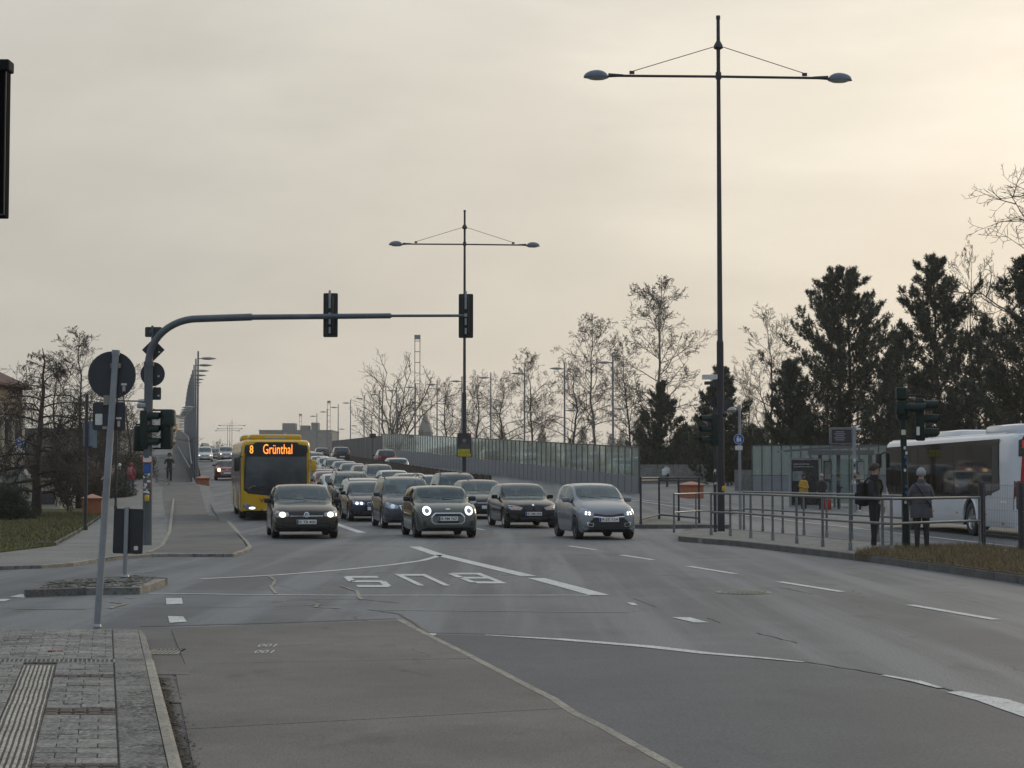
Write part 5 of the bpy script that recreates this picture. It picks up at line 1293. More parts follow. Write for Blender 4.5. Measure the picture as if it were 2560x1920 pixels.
for i in range(14):
    Y = 123 + 12.7 * i; put_bl('R', i, f'slim bridge lamp behind the glass screen, {NTH[i].replace("nearest", "first")} from its open end', (6.9 - .231 * (Y - 123), Y, zR(Y) - .15), 'slim lamps behind the glass screen')

# ladder-like lattice towers of the bridge
lat_m = mat('lattice_rust', (.13, .095, .075), .7, .2, var=.2)
def tower(label, px, ytop, Y, zb):
    t = thing('lattice_tower', label, 'tower', (xat(px, Y), Y, zb)); zt = 1.65 + (HOR - ytop) / F * Y - zb
    for s in (-1, 1): on(t, 'upright', lambda b: b.box((s * .34, 0, zt / 2), (.085, .12, zt)), lat_m)
    n = int(zt / 1.42)
    for k in range(n): on(t, 'rung', lambda b: b.box((0, 0, zt - .8 - k * 1.42), (.62, .09, .085)), lat_m)
    on(t, 'cap', lambda b: b.box((0, 0, zt - .28), (.80, .3, .58)), mat('tower_cap', (.24, .25, .27), .5, .3))
    on(t, 'plinth', lambda b: b.box((0, 0, .4), (.9, .3, .8)), bl_m)
tower('tall ladder-like lattice tower rising behind the glass screen', 1043, 837, 238, 2.5)
tower('ladder-like lattice tower above the far lamps, mid-sized', 822, 1002, 445, 2.0)
tower('small distant ladder-like lattice tower above the flat building', 751, 1035, 540, 2.0)
# ================================================================ signals, signs, railings, screens
lensr = mat('signal_lens_dark', (.05, .02, .015), .25, var=.1)
def signal_head(t, loc, yaw, n=3, w=.27, hood=.26, name='signal_head', plate_=None, shut=False):
    """lamps look towards local -Y, turned by yaw"""
    e = MB(); h = .30 * n; e.bbox((0, .10, 0), (w, .20, h), .04)
    M = Matrix.Translation(loc) @ Matrix.Rotation(yaw, 4, 'Z')
    me = e.mesh(name, greenm, True); o = put(name, me, t); o.matrix_local = M
    for k in range(n):
        z = h / 2 - .15 - k * .30
        b = MB(); nn = 14; vs = []; fs = []
        for j, (yy, r) in enumerate(((0.0, .115), (-hood, .105))):
            for q in range(nn + 1):
                a = R(-35) + R(250) * q / nn; vs.append((r * math.cos(a), yy - (0 if j == 0 else -.10 * max(0, -math.sin(a))), z + r * math.sin(a)))
        for q in range(nn): fs.append((q, q + 1, nn + 2 + q, nn + 1 + q))
        b.add(vs, fs); vs2 = [(x * .93, y, z + (zz - z) * .93) for x, y, zz in vs]; b.add(vs2, [f[::-1] for f in fs])
        b.build('hood', greenm, o, smooth=True)
        b = MB(); b.lathe([(0, .02), (.06, .015), (.1, 0)], 14, Matrix.Translation((0, -.005, z)) @ Matrix.Rotation(PI / 2, 4, 'X')); b.build('lens', lensr, o, smooth=True)
    if plate_:
        b = MB(); b.plate(rrect(plate_[0], plate_[1], .03), frontM(0, .04, 0), .02); b.build('back_plate', mat('back_plate', (.016, .018, .018), .5), o)
    return o
def stick(t, nm, x, y, z, w, h, m, yaw=0.0): on(t, nm, lambda b: b.plate(rrect(w, h, min(w, h) * .1, 1), frontM(x, y, z, yaw), .004), m)

# --- cantilever signal mast on the left footway
MB0 = G(367.5, 1356, .12); ml = thing('signal_mast', 'tall grey signal mast with long curved arm over the road', 'traffic light', (MB0.x, MB0.y, .12))
mp = F / MB0.y
def mz(py): return (1356 - py) / mp
def mx(px): return (px - 367.5) / mp
mastg = mat('mast_grey', (.10, .115, .125), .5, .35, var=.2, scale=4, stretch=(1, 1, .4))
on(ml, 'pole', lambda b: b.tube([(0, 0, -.12), (0, 0, 3.0), (0, 0, mz(905))], [.115, .105, .10], 18), mastg, True)
def curve(b):
    pts = [(0, 0, mz(905))]; r = mz(795) - mz(905)
    for k in range(1, 13):
        a = (PI / 2) * k / 12; pts.append((mx(367.5) + (1 - math.cos(a)) * 1.15, 0, mz(905) + math.sin(a) * (mz(797) - mz(905))))
    pts += [(mx(625), 0, mz(792.5))]; b.tube(pts, [.10] + [.085] * 12 + [.085], 16)
    b.tube([(mx(622), 0, mz(793)), (mx(972), 0, mz(789.5)), (mx(975), 0, mz(789.5))], [.066, .063, .04], 14); b.tube([(mx(970), 0, mz(789.5)), (mx(1166), 0, mz(789))], .034, 10)
on(ml, 'arm', curve, mastg, True)
on(ml, 'flange', lambda b: b.tube([(0, 0, mz(916)), (0, 0, mz(905))], .125, 16), mastg, True)
for px, py in ((820, 786), (1161, 788)):
    o = signal_head(ml, (mx(px), .22, mz(py)), PI, 3, .16, .22, plate_=(.345, 1.05))
    on(ml, 'hanger', lambda b: (b.box((mx(px), -.02, mz(py - 38)), (.05, .05, .42)), b.box((mx(px), .06, mz(py)), (.06, .2, .08))), mastlt_m)
    on(ml, 'cable_strip', lambda b: (b.box((mx(px), .0, mz(py + 16)), (.045, .03, .16)), b.box((mx(px), .0, mz(py + 40)), (.045, .03, .15))), mastlt_m)
# heads on the shaft: one seen from behind at the left, one facing right, one at the right
signal_head(ml, (mx(340), .15, mz(1097)), PI + R(18), 2, .24, .2); signal_head(ml, (mx(372), -.10, mz(1075)), R(82), 3, .24, .26)
signal_head(ml, (mx(417), .08, mz(1074)), PI - R(12), 3, .27, .2)
on(ml, 'signal_cap', lambda b: b.lathe([(.185, mz(1065)), (.185, mz(1030)), (.15, mz(1025))], 16, Matrix.Translation((mx(417), .0, 0))), greenm, True)
on(ml, 'holder', lambda b: [b.tube([(mx(a), .05, mz(z)), (mx(c), .05, mz(z))], .022, 6) for a, c, z in ((335, 367, 1062), (335, 367, 1122), (367, 425, 1026), (367, 425, 1122))], greenm)
on(ml, 'detector', lambda b: b.bbox((mx(352), -.05, mz(1015)), (.22, .12, .12), .03), mastlt_m)
on(ml, 'push_button', lambda b: b.bbox((mx(369), -.14, mz(1246)), (.10, .09, .16), .03), mat('button_yellow', (.50, .33, .02), .5), True)
on(ml, 'junction_box', lambda b: b.bbox((mx(367), -.12, mz(1130)), (.12, .06, .3), .02), mastg)
rs = random.Random(3)
stick(ml, 'notice', mx(369), -.125, mz(1149), .235, .17, sticker_r); stick(ml, 'notice_panel', mx(369), -.131, mz(1149), .20, .135, sticker_w); stick(ml, 'sticker', mx(369), -.125, mz(1172), .16, .20, sticker_b)
for k in range(22):
    stick(ml, 'sticker', mx(367.5) + rs.uniform(-.07, .07), -.122 - .0005 * k, mz(rs.uniform(1186, 1232)), rs.uniform(.03, .09), rs.uniform(.03, .07), rs.choice((sticker_w, sticker_k, sticker_r, sticker_w, mastlt_m)))
stick(ml, 'sticker', mx(366), -.15, mz(1108), .05, .10, sticker_w)
SB = 'sign backs on the cantilever mast'
for nm, lab, poly, py, px in (('traffic_sign', 'back of a small rectangular sign topping the cantilever mast', rrect(.40, .24, .03), 829, 375), ('priority_sign', 'back of a diamond priority sign on the cantilever mast', [(0, .27), (.27, 0), (0, -.27), (-.27, 0)], 874, 375), ('round_sign', 'back of a round traffic sign on the cantilever mast', circ(.29), 935, 374), ('traffic_sign', 'back of a rectangular plate under the round sign on the cantilever mast', rrect(.40, .30, .03), 984, 374.5)):
    t = thing(nm, lab, 'sign', (MB0.x + mx(px), MB0.y + .16, .12 + mz(py)), 0, SB); on(t, 'panel', lambda b: b.plate(poly, frontM(0, 0, 0), .012), signback); on(t, 'clamp', lambda b: b.box((-.05, -.05, 0), (.05, .12, .05)), mastg)
    stick(t, 'sticker', .14, -.014, -.05, .045, .04, sticker_w)
    if py == 829: on(t, 'post', lambda b: b.tube([(-.02, -.04, .15), (-.02, -.04, -.6)], .028, 8), mastg)
# --- leaning sign post on the near pavement
p0 = G(242, 1567, .12); q = F / p0.y; lean = (282 - 242) / q; ht = (1567 - 880) / q
sp = thing('sign_post', 'leaning galvanised post with backs of a round and a rectangular sign, near pavement', 'sign', (p0.x, p0.y, .12))
on(sp, 'post', lambda b: (b.tube([(0, 0, -.05), (lean, 0, ht)], .036, 14), b.tube([(lean * .985, 0, ht - .04), (lean, 0, ht + .01)], .042, 14), b.lathe([(.048, 0), (.044, .02), (.037, .03)], 14)), mastlt_m, True)
rx, rz_ = (270 - 242) / q, (1567 - 940) / q
on(sp, 'round_panel', lambda b: (b.plate(circ(59 / q, 40), frontM(rx, .05, rz_), .015)), signback)
on(sp, 'rim', lambda b: b.lathe([(59 / q - .012, -.008), (59 / q + .004, -.008), (59 / q + .004, .008), (59 / q - .012, .008)], 40, Matrix.Translation((rx, .045, rz_)) @ Matrix.Rotation(PI / 2, 4, 'X')), signback)
on(sp, 'square_panel', lambda b: b.plate(rrect(82 / q, 71 / q, .03), frontM((264 - 242) / q, .05, (1567 - 1043) / q), .012), signback)
on(sp, 'bracket', lambda b: (b.box(((262 - 242) / q, .03, (1567 - 1003) / q), (.09, .04, .10)), b.box((lean * .97, .02, ht - .15), (.10, .06, .05)), b.box((.085, .02, (1567 - 1072) / q), (.1, .06, .03))), mat('beige_bracket', (.26, .24, .19), .6))
for px, py, w, h, m in ((301, 963, 14, 5, sticker_w), (301, 975, 7, 15, mat('sticker_pink', (.5, .36, .33), .6)), (301, 983, 5, 7, sticker_k), (239, 1051, 18, 28, sticker_w), (289, 1048, 14, 5, sticker_w), (289, 1062, 7, 15, mat('sticker_pink', (.5, .36, .33), .6)), (260, 1259, 8, 18, sticker_w)):
    stick(sp, 'sticker', (px - 242) / q, .035 if py < 1200 else -.02 , (1567 - py) / q, w / q, h / q, m)
# --- low sign on the refuge island
p0 = G(312, 1442, .10); q = F / p0.y
ls = thing('low_sign', 'back of a low black rectangular sign on the refuge island', 'sign', (p0.x, p0.y, .10), R(-2))
on(ls, 'post', lambda b: (b.tube([(0, 0, -.03), (.02, 0, (1442 - 1270) / q)], .035, 12), b.lathe([(.07, 0), (.06, .03), (.037, .04)], 12)), mastlt_m, True)
on(ls, 'panel', lambda b: b.plate(rrect(75 / q, 112 / q, .03), Matrix.Translation(((318 - 312) / q, .055, (1442 - 1329) / q)) @ Matrix.Rotation(R(1.5), 4, 'Y') @ Matrix.Rotation(PI / 2, 4, 'X'), .02), mat('sign_back_black', (.020, .022, .025), .5, var=.15))
on(ls, 'clamp', lambda b: (b.box((.01, .02, (1442 - 1380) / q), (.09, .07, .025)), b.box((.02, .02, (1442 - 1272) / q), (.075, .06, .03))), mast_m)
stick(ls, 'sticker', (338 - 312) / q, .03, (1442 - 1371) / q, 10 / q, 10 / q, sticker_w)
# --- black box sign at the top left
by = 9.0; bx = xat(15, by); z1 = atY(0, 178, by).z; z0 = atY(0, 545, by).z; zc = atY(0, 155, by).z
bb = thing('sign_box', 'black box-shaped sign hanging into view high at the pavement edge', 'sign', (bx - .30, by, 0))
on(bb, 'case', lambda b: b.bbox((.14, 0, (z0 + z1) / 2), (.30, .07, z1 - z0), .006), mat('box_black', (.005, .005, .006), .9, var=.1, spec=.05))
on(bb, 'cap', lambda b: b.bbox((.14, 0, (zc + z1) / 2), (.324, .10, zc - z1 + .01), .008), mat('box_cap', (.014, .015, .016), .8, spec=.15))
on(bb, 'edge_trim', lambda b: (b.box((.284, -.037, (z0 + z1) / 2), (.006, .006, z1 - z0 - .02)), b.box((.14, -.037, z0 + .012), (.28, .006, .008))), mat('trim_dark', (.05, .05, .05), .5, .3))
on(bb, 'post', lambda b: b.tube([(-.12, 0, .1), (-.12, 0, zc)], .05, 12), mast_m, True); on(bb, 'bracket', lambda b: b.box((-.06, 0, z1 - .1), (.14, .06, .06)), mast_m)
# --- posts on the left footway
def lpost(label, px, pyb, ytop, z=.12, r=.05, loc_y=None, name='sign_post', panel=None, m=mast_m):
    p = G(px, pyb, z); q = F / p.y; t = thing(name, label, 'post', (p.x, p.y, z)); H = (pyb - ytop) / q
    on(t, 'pole', lambda b: (b.tube([(0, 0, -.12), (0, 0, H)], r, 12), b.lathe([(r + .03, -.08), (r + .02, .08), (r, .1)], 12)), m, True)
    return t, q, H
t, q, H = lpost('dark post at the lawn edge carrying the pale back of a panel', 213.5, 1320, 985, m=mast_m)
on(t, 'panel', lambda b: b.plate(rrect(34 / q, 66 / q, .02), frontM((221 - 213) / q, .06, (1320 - 1087) / q), .02), mat('panel_pale', (.17, .20, .25), .5, .4)); on(t, 'bracket', lambda b: b.box((.03, .04, (1320 - 1118) / q), (.3, .05, .04)), mast_m)
t, q, H = lpost('slim dark post between the lawn and the ramp footway', 289, 1268, 985, z=.35, m=mast_m)
on(t, 'arm', lambda b: b.tube([(0, 0, H - .3), ((355 - 289) / q, 0, H - .32)], .03, 8), mast_m); on(t, 'lamp_head', lambda b: leaf(b, (340 - 289) / q, (362 - 289) / q + .3, H - .32, .16, .12), bl_h, True)
blue_m = mat('sign_blue', (.02, .10, .42), .5, var=.05)
def footsign(label, px, py, r_px, Y, zb, pole_top=None, lamp=False, pole_px=None):
    q = F / Y; x = xat(pole_px or px, Y); zc_ = 1.65 + (HOR - py) / q; t = thing('footway_sign', label, 'sign', (x, Y, zb)); dx = (px - (pole_px or px)) / q; zc2 = zc_ - zb
    on(t, 'pole', lambda b: b.tube([(0, 0, -.05), (0, 0, (1.65 + (HOR - (pole_top or py - 15)) / q) - zb)], .045, 10), mastlt_m, True)
    rr_ = r_px / q; on(t, 'disc', lambda b: b.plate(circ(rr_, 24), frontM(dx, -.07, zc2), .015), blue_m); on(t, 'rim', lambda b: b.lathe([(rr_ * .95, -.004), (rr_ * 1.02, -.004), (rr_ * 1.02, .012), (rr_ * .95, .012)], 24, Matrix.Translation((dx, -.085, zc2)) @ Matrix.Rotation(PI / 2, 4, 'X'), cap=False), sticker_w)
    def figs(b):
        for ox, s in ((-.2, 1.0), (.28, .7)):
            c = (dx + ox * rr_, -.092, zc2 + (-.1 if s < 1 else .0) * rr_); k = rr_ * s
            b.plate(circ(.15 * k, 8), frontM(c[0], c[1], c[2] + .52 * k), .004); b.plate([(-.2 * k, .32 * k), (.2 * k, .32 * k), (.26 * k, -.15 * k), (.18 * k, -.62 * k), (.04 * k, -.62 * k), (0, -.2 * k), (-.06 * k, -.62 * k), (-.2 * k, -.62 * k), (-.26 * k, -.15 * k)], frontM(*c), .004)
    on(t, 'pictogram', figs, sticker_w)
    on(t, 'lower_plate', lambda b: b.plate(rrect(rr_ * 1.5, rr_ * .9, .02), frontM(dx, -.07, zc2 - rr_ * 1.75), .015), sticker_w)
    if lamp: on(t, 'lamp_head', lambda b: leaf(b, -.1, -(1846 - 1815) / q, 1.65 + (HOR - 1026) / q - zb, .18, .13), bl_h, True)
    return t
footsign('blue footway sign on a lamp pole behind the island railings', 1846, 1098, 12.5, G(1850, 1322, .1).y, 0.0, 1012, True, 1849)
footsign('blue footway sign left of the larch, in front of the brick house', 50, 1107, 10.5, 84, .05)

# --- right-hand signal posts
def P_at(px, py, z=.12): return G(px, py, z)
s1 = P_at(1788, 1330); q = F / s1.y
sm1 = thing('signal_post', 'green signal head facing left, fixed to a thin post by the tall island lamp', 'traffic light', (s1.x, s1.y - .02, .12))
on(sm1, 'post', lambda b: b.tube([(0, 0, -.05), (0, 0, (1330 - 1020) / q)], .045, 10), mast_m, True)
signal_head(sm1, (-.12, .0, (1330 - 1075) / q), R(-72), 3, .27, .30)
on(sm1, 'bell', lambda b: b.sphere((.28, -.12, (1330 - 1037) / q), .085, 10, 8), trim_m, True); on(sm1, 'bell_bracket', lambda b: b.tube([(0, 0, (1330 - 1037) / q), (.28, -.1, (1330 - 1037) / q)], .02, 6), trim_m)
on(sm1, 'push_button', lambda b: b.bbox(((1806 - 1788) / q + .02, -.20, (1330 - 1222) / q), (.10, .09, .15), .03), mat('button_yellow', (.50, .33, .02), .5), True)
for k in range(7): stick(sm1, 'sticker', rs.uniform(-.02, .02), -.05 - .0004 * k, (1330 - rs.uniform(1130, 1215)) / q, .05, .07, rs.choice((sticker_w, sticker_k, sticker_w)))
s2 = P_at(2266, 1374); q = F / s2.y
sm2 = thing('signal_post', 'dark green signal post with large hoods, between the two waiting pedestrians', 'traffic light', (s2.x, s2.y, .12))
on(sm2, 'post', lambda b: (b.tube([(0, 0, -.05), (0, 0, .55), (0, 0, .62), (-.06, 0, (1374 - 972) / q)], [.085, .085, .07, .065], 14)), greenm, True)
signal_head(sm2, (.02, -.06, (1374 - 1022) / q), R(70), 1, .30, .42); signal_head(sm2, (.42, -.02, (1374 - 1050) / q), R(74), 3, .27, .30)
on(sm2, 'top_box', lambda b: (b.bbox((-.08, 0, (1374 - 985) / q), (.22, .22, .26), .03), b.bbox((-.05, .02, (1374 - 1025) / q), (.24, .2, .42), .03)), greenm)
on(sm2, 'holder', lambda b: (b.tube([(0, 0, (1374 - 990) / q), (.42, 0, (1374 - 990) / q)], .02, 6), b.tube([(0, 0, (1374 - 1098) / q), (.42, 0, (1374 - 1098) / q)], .02, 6)), greenm)
stick(sm2, 'sticker', (2294 - 2266) / q, -.17, (1374 - 1079) / q, .07, .18, sticker_w, R(10)); stick(sm2, 'round_sticker', (2260 - 2266) / q, -.075, (1374 - 1082) / q, .09, .11, mat('sticker_cream', (.6, .56, .45), .6))
for k in range(9): stick(sm2, 'sticker', rs.uniform(-.03, .02), -.078 - .0004 * k, (1374 - rs.uniform(1110, 1290)) / q, .045, .06, rs.choice((sticker_w, sticker_b, sticker_w)))

# --- tube railings
rail_m = mat('railing_steel', (.16, .165, .17), .45, .6, var=.2, scale=6)
def railing(name, label, pts, h, mids=(.55,), r=.03, m=rail_m, group=None, flare=True):
    P = [Vector(p) for p in pts]; o = P[0]; t = thing(name, label, 'railing', o, 0, group)
    for p in P:
        d = p - o; on(t, 'post', lambda b: (b.tube([(d.x, d.y, d.z - .05), (d.x, d.y, d.z + h)], r, 10), b.tube([(d.x, d.y, d.z - .05), (d.x, d.y, d.z + .14), (d.x, d.y, d.z + .17)], [r + .012, r + .012, r], 10) if flare else None), m, True)
    for hh in (h,) + tuple(h * q for q in mids):
        for a, c in zip(P[:-1], P[1:]): on(t, 'rail', lambda b: b.tube([a - o + Vector((0, 0, hh)), c - o + Vector((0, 0, hh))], r * .95, 10), m, True)
    return t
railing('railing', 'front tube railing along the kerb of the traffic island', [P_at(*p) for p in ((1778, 1338), (1826, 1340), (1877, 1345), (1932, 1351), (1992, 1359), (2057, 1367), (2126, 1376))] + [P_at(2207, 1384), P_at(2325, 1398) + Vector((-.25, 2.2, 0)), P_at(2450, 1373)], 1.10)
railing('railing', 'rear tube railing of the island beside the bus lane', [P_at(*p) for p in ((1860, 1323), (1907, 1327), (1957, 1332), (2010, 1337), (2067, 1343), (2130, 1349), (2196, 1355), (2258, 1360))], 1.10)
railing('railing', 'short dark fence at the end of the median, behind the compact silver-grey car', [G(1602, 1312, .13), G(1648, 1299, .13), G(1697, 1304, .13), G(1748, 1309, .13)], 1.5, (.12, .94), .035, mast_m)
railing('railing', 'single rail linking the median fence with the island railing', [G(1685, 1327, .12), G(1740, 1322, .12), G(1800, 1319, .12), G(1860, 1318, .12)], 1.05, (.5,), .024)
# --- wire mesh fence at the right edge
fm = thing('mesh_fence', 'wire mesh fence with dark square posts beside the white bus tail', 'fence', P_at(2456, 1372))
o = P_at(2456, 1372); e = P_at(2556, 1386); e2 = P_at(2680, 1404)
for p in (o, e, e2): on(fm, 'post', lambda b: b.box((p.x - o.x, p.y - o.y, .68), (.13, .10, 1.46)), mast_m)
wire = mat('wire_grey', (.20, .21, .22), .4, .7)
for a, c in ((o, e), (e, e2)):
    d = (c - a)
    for k in range(1, 24): on(fm, 'wire', lambda b: b.tube([(a + d * k / 24) - o + Vector((0, 0, .05)), (a + d * k / 24) - o + Vector((0, 0, 1.38))], .0035, 4), wire)
    for k in range(6): on(fm, 'cross_wire', lambda b: b.tube([a - o + Vector((0, 0, .08 + k * .255)), c - o + Vector((0, 0, .08 + k * .255))], .005, 4), wire)

# --- planters
terra = mat('terracotta', (.34, .12, .06), .8, var=.15, scale=5); terra_lid = mat('terracotta_lid', (.42, .22, .15), .8, var=.1)
def planter(label, p, w, h):
    t = thing('planter_box', label, 'planter', p, ROAD_ANG, 'terracotta boxes')
    on(t, 'box', lambda b: b.bbox((0, 0, h * .36), (w * .88, w * .88, h * .76), .03), terra); on(t, 'rim', lambda b: b.bbox((0, 0, h * .76), (w, w, h * .08), .015), terra)
    on(t, 'lid', lambda b: b.add([(-w / 2, -w / 2, h * .8), (w / 2, -w / 2, h * .8), (w / 2, w / 2, h * .8), (-w / 2, w / 2, h * .8), (0, 0, h)], [(0, 1, 4), (1, 2, 4), (2, 3, 4), (3, 0, 4), (3, 2, 1, 0)]), terra_lid)
    for s in (-1, 1): on(t, 'foot', lambda b: b.box((s * w * .3, 0, .0), (w * .12, w * .7, .08)), terra)
planter('terracotta grit box beside the dark post at the lawn edge', G(230, 1286, .10), .90, .86)
planter('terracotta grit box at the foot of the bridge lamp on the ramp', Vector((xat(508, 114), 114, zR(114) - .12)), .92, .88)
planter('wide terracotta grit box on the far footway behind the median fence', Vector((xat(1727, 100), 100, zQ(100))), 1.28, .95)

# --- glass noise screen on the right of the bridge
sframe = mat('screen_frame', (.075, .085, .085), .5, .4, var=.15)
spane = glassmat('screen_glass', (.84, .90, .86), .62, .05, (.46, .50, .46), .03, .6)
slow = mat('screen_lower', (.20, .215, .235), .55, .2, var=.12, scale=1.5)
def gscreen(label, line, base, y0, y1, n, lowf, topf, sides=True):
    o = Vector((line(y0), y0, 0)); t = thing('glass_screen', label, 'noise barrier', o)
    ysn = np.linspace(y0, y1, n + 1); tv = (Vector((line(y1), y1, 0)) - Vector((line(y0), y0, 0))).normalized(); ang = math.atan2(tv.y, tv.x)
    for i, yv in enumerate(ysn):
        zb = base(yv); on(t, 'post', lambda b: b.box((line(yv) - o.x, yv - o.y, zb + topf(yv) / 2 - .2), (.06, .085, topf(yv) + .4), ang), sframe)
    for a, c in zip(ysn[:-1], ysn[1:]):
        A = Vector((line(a) - o.x, a - o.y, 0)); C_ = Vector((line(c) - o.x, c - o.y, 0)); nrm = Vector((-tv.y, tv.x, 0))
        def quad(b, fa0, fa1, fc0, fc1, th):
            q = [A + Vector((0, 0, fa0)), C_ + Vector((0, 0, fc0)), C_ + Vector((0, 0, fc1)), A + Vector((0, 0, fa1))]
            b.add([v + nrm * th for v in q] + [v - nrm * th for v in q], [(0, 1, 2, 3), (7, 6, 5, 4), (0, 4, 5, 1), (2, 6, 7, 3), (1, 5, 6, 2), (3, 7, 4, 0)])
        on(t, 'pane', lambda b: quad(b, base(a) + lowf(a), base(a) + topf(a) - .05, base(c) + lowf(c), base(c) + topf(c) - .05, .012), spane)
        on(t, 'lower_panel', lambda b: quad(b, base(a) - .5, base(a) + lowf(a) - .02, base(c) - .5, base(c) + lowf(c) - .02, .03), slow)
        on(t, 'top_rail', lambda b: quad(b, base(a) + topf(a) - .06, base(a) + topf(a), base(c) + topf(c) - .06, base(c) + topf(c), .05), sframe)
    return t
gscreen('long glass noise screen curving along the right edge of the bridge', wallR, zR, 103, 208, 73, lambda Y: 1.0 + .4 * (Y - 103) / 105, lambda Y: 2.68 + .42 * (Y - 103) / 105)
gs2 = thing('glass_screen', 'glass noise screen standing behind the bus shelter', 'noise barrier', (xat(1880, 115), 115, zQ(115)))
for k in range(31): on(gs2, 'post', lambda b: b.box((k * .62, 0, 1.45), (.06, .12, 3.0)), sframe)
for k in range(30):
    on(gs2, 'pane', lambda b: b.box((k * .62 + .31, 0, 1.98), (.56, .02, 1.86)), spane); on(gs2, 'lower_panel', lambda b: b.box((k * .62 + .31, 0, .5), (.56, .06, 1.04)), slow); on(gs2, 'top_rail', lambda b: b.box((k * .62 + .31, 0, 2.94), (.56, .08, .06)), sframe)
# left screen between footway and road: solid grey panels with a handrail
def zF(Y): return zP(Y) if Y > 119 else zP(Y)
t = thing('screen_wall', 'grey screen wall between ramp footway and road with a sloping handrail', 'noise barrier', (wallL(117), 117, 0))
o = Vector((wallL(117), 117, 0))
ysn = np.linspace(117, 300, 62); lg = mat('screen_grey', (.085, .095, .11), .6, .2, var=.15, scale=1.2)
for a, c in zip(ysn[:-1], ysn[1:]):
    def q4(b, z0a, z1a, z0c, z1c, th=.04):
        A = Vector((wallL(a) - o.x, a - o.y, 0)); C_ = Vector((wallL(c) - o.x, c - o.y, 0)); n = Vector((1, .195, 0)).normalized() * th
        q = [A + Vector((0, 0, z0a)), C_ + Vector((0, 0, z0c)), C_ + Vector((0, 0, z1c)), A + Vector((0, 0, z1a))]
        b.add([v + n for v in q] + [v - n for v in q], [(0, 1, 2, 3), (7, 6, 5, 4), (0, 4, 5, 1), (2, 6, 7, 3), (1, 5, 6, 2), (3, 7, 4, 0)])
    tp = lambda Y: 1.2 + 1.6 * sm(117, 135, Y)
    on(t, 'panel', lambda b: q4(b, zP(a) - .6, zP(a) + tp(a), zP(c) - .6, zP(c) + tp(c)), lg)
on(t, 'handrail', lambda b: b.tube([(wallL(y) - o.x - .12, y - o.y, zP(y) + .95) for y in np.linspace(117, 200, 20)], .03, 8), mastlt_m, True)
# parapet left of the ramp footway
t = thing('parapet', 'pale concrete parapet along the outer edge of the ramp footway', 'wall', (parL(88), 88, 0)); o = Vector((parL(88), 88, 0))
par_m = groundmat('parapet_concrete', (.30, .275, .235), (.22, .2, .175), (.36, .33, .29), rough=.9, grain=10, patch=.8, bump=.2, spec=.2)
for a, c in zip(np.linspace(92, 290, 67)[:-1], np.linspace(92, 290, 67)[1:]):
    def pq(b):
        for th0, th1, z0, z1 in ((-.25, .0, -.8, .95), (-.30, .05, .95, 1.05)):
            A = Vector((parL(a) - o.x, a - o.y, 0)); C_ = Vector((parL(c) - o.x, c - .03 - o.y, 0)); V_ = []
            for P_, Y in ((A, a), (C_, c)):
                for th, z in ((th0, z0), (th1, z0), (th1, z1), (th0, z1)): V_.append(P_ + Vector((th, 0, zP(Y) + z)))
            b.add(V_, [(0, 1, 2, 3), (7, 6, 5, 4), (0, 4, 5, 1), (1, 5, 6, 2), (2, 6, 7, 3), (3, 7, 4, 0)])
    on(t, 'segment', pq, par_m)
railing('railing', 'grey tube railing between the lawn and the ramp footway', [(parL(y) - .1, y, zP(y)) for y in (80, 83, 86, 89, 92)], 1.05, (.5, .08), .035, mastlt_m)
# rusty barrier in the median
t = thing('median_barrier', 'dark rusty corrugated barrier on the median up the ramp', 'barrier', (0, 100, 0)); rust = mat('rusty_steel', (.055, .038, .030), .8, .3, var=.3, scale=3)
for k, yv in enumerate(np.arange(88, 150, 1.6)):
    xm = (medL(yv) + medR(yv)) / 2 + .3; on(t, 'plank', lambda b: b.box((xm, yv - 100, zR(yv) + .95), (.12, 1.5, .85), math.atan(.2)), rust)
    on(t, 'post', lambda b: b.box((xm, yv + .8 - 100, zR(yv) + .7), (.16, .12, 1.4), math.atan(.2)), rust)
# election poster on the second lamp
q = F / 92; pc = Vector((xat(1161, 92), 92, 0)); zt_, zb_ = 1.65 + (HOR - 1083) / q, 1.65 + (HOR - 1143) / q
po = thing('election_poster', 'dark election poster with yellow slogan on the median lamp mast', 'poster', (pc.x, pc.y - .20, zb_)); ph = zt_ - zb_; pw = .72
ypo = mat('poster_yellow', (.62, .52, .02), .5)
on(po, 'board', lambda b: b.box((0, 0, ph / 2), (pw, .02, ph)), mat('poster_dark', (.025, .026, .03), .4)); on(po, 'strap', lambda b: b.tube([(0, .02, ph * .3), (0, .2, ph * .3)], .02, 6), trim_m)
on(po, 'portrait_shoulders', lambda b: b.plate([(-.30, -.22), (.30, -.22), (.26, -.05), (.10, .03), (-.10, .03), (-.26, -.05)], frontM(0, -.012, ph * .55), .003), mat('poster_suit', (.05, .052, .058), .5)); on(po, 'portrait_head', lambda b: b.plate(circ(.115, 18, .8), frontM(.0, -.013, ph * .70), .004), mat('poster_skin', (.17, .16, .155), .5)); on(po, 'portrait_hair', lambda b: b.plate([(-.095, 0), (-.08, .09), (0, .12), (.08, .09), (.095, 0), (.06, .05), (-.06, .05)], frontM(0, -.018, ph * .71), .003), mat('poster_hair', (.05, .045, .04), .5))
on(po, 'party_mark', lambda b: b.box((.26, -.013, ph * .94), (.14, .004, .06)), sticker_r)
on(po, 'slogan_band', lambda b: b.box((-.02, -.013, ph * .25), (.60, .006, .17)), ypo); on(po, 'slogan_band', lambda b: b.box((.0, -.013, ph * .09), (.64, .006, .15)), ypo)
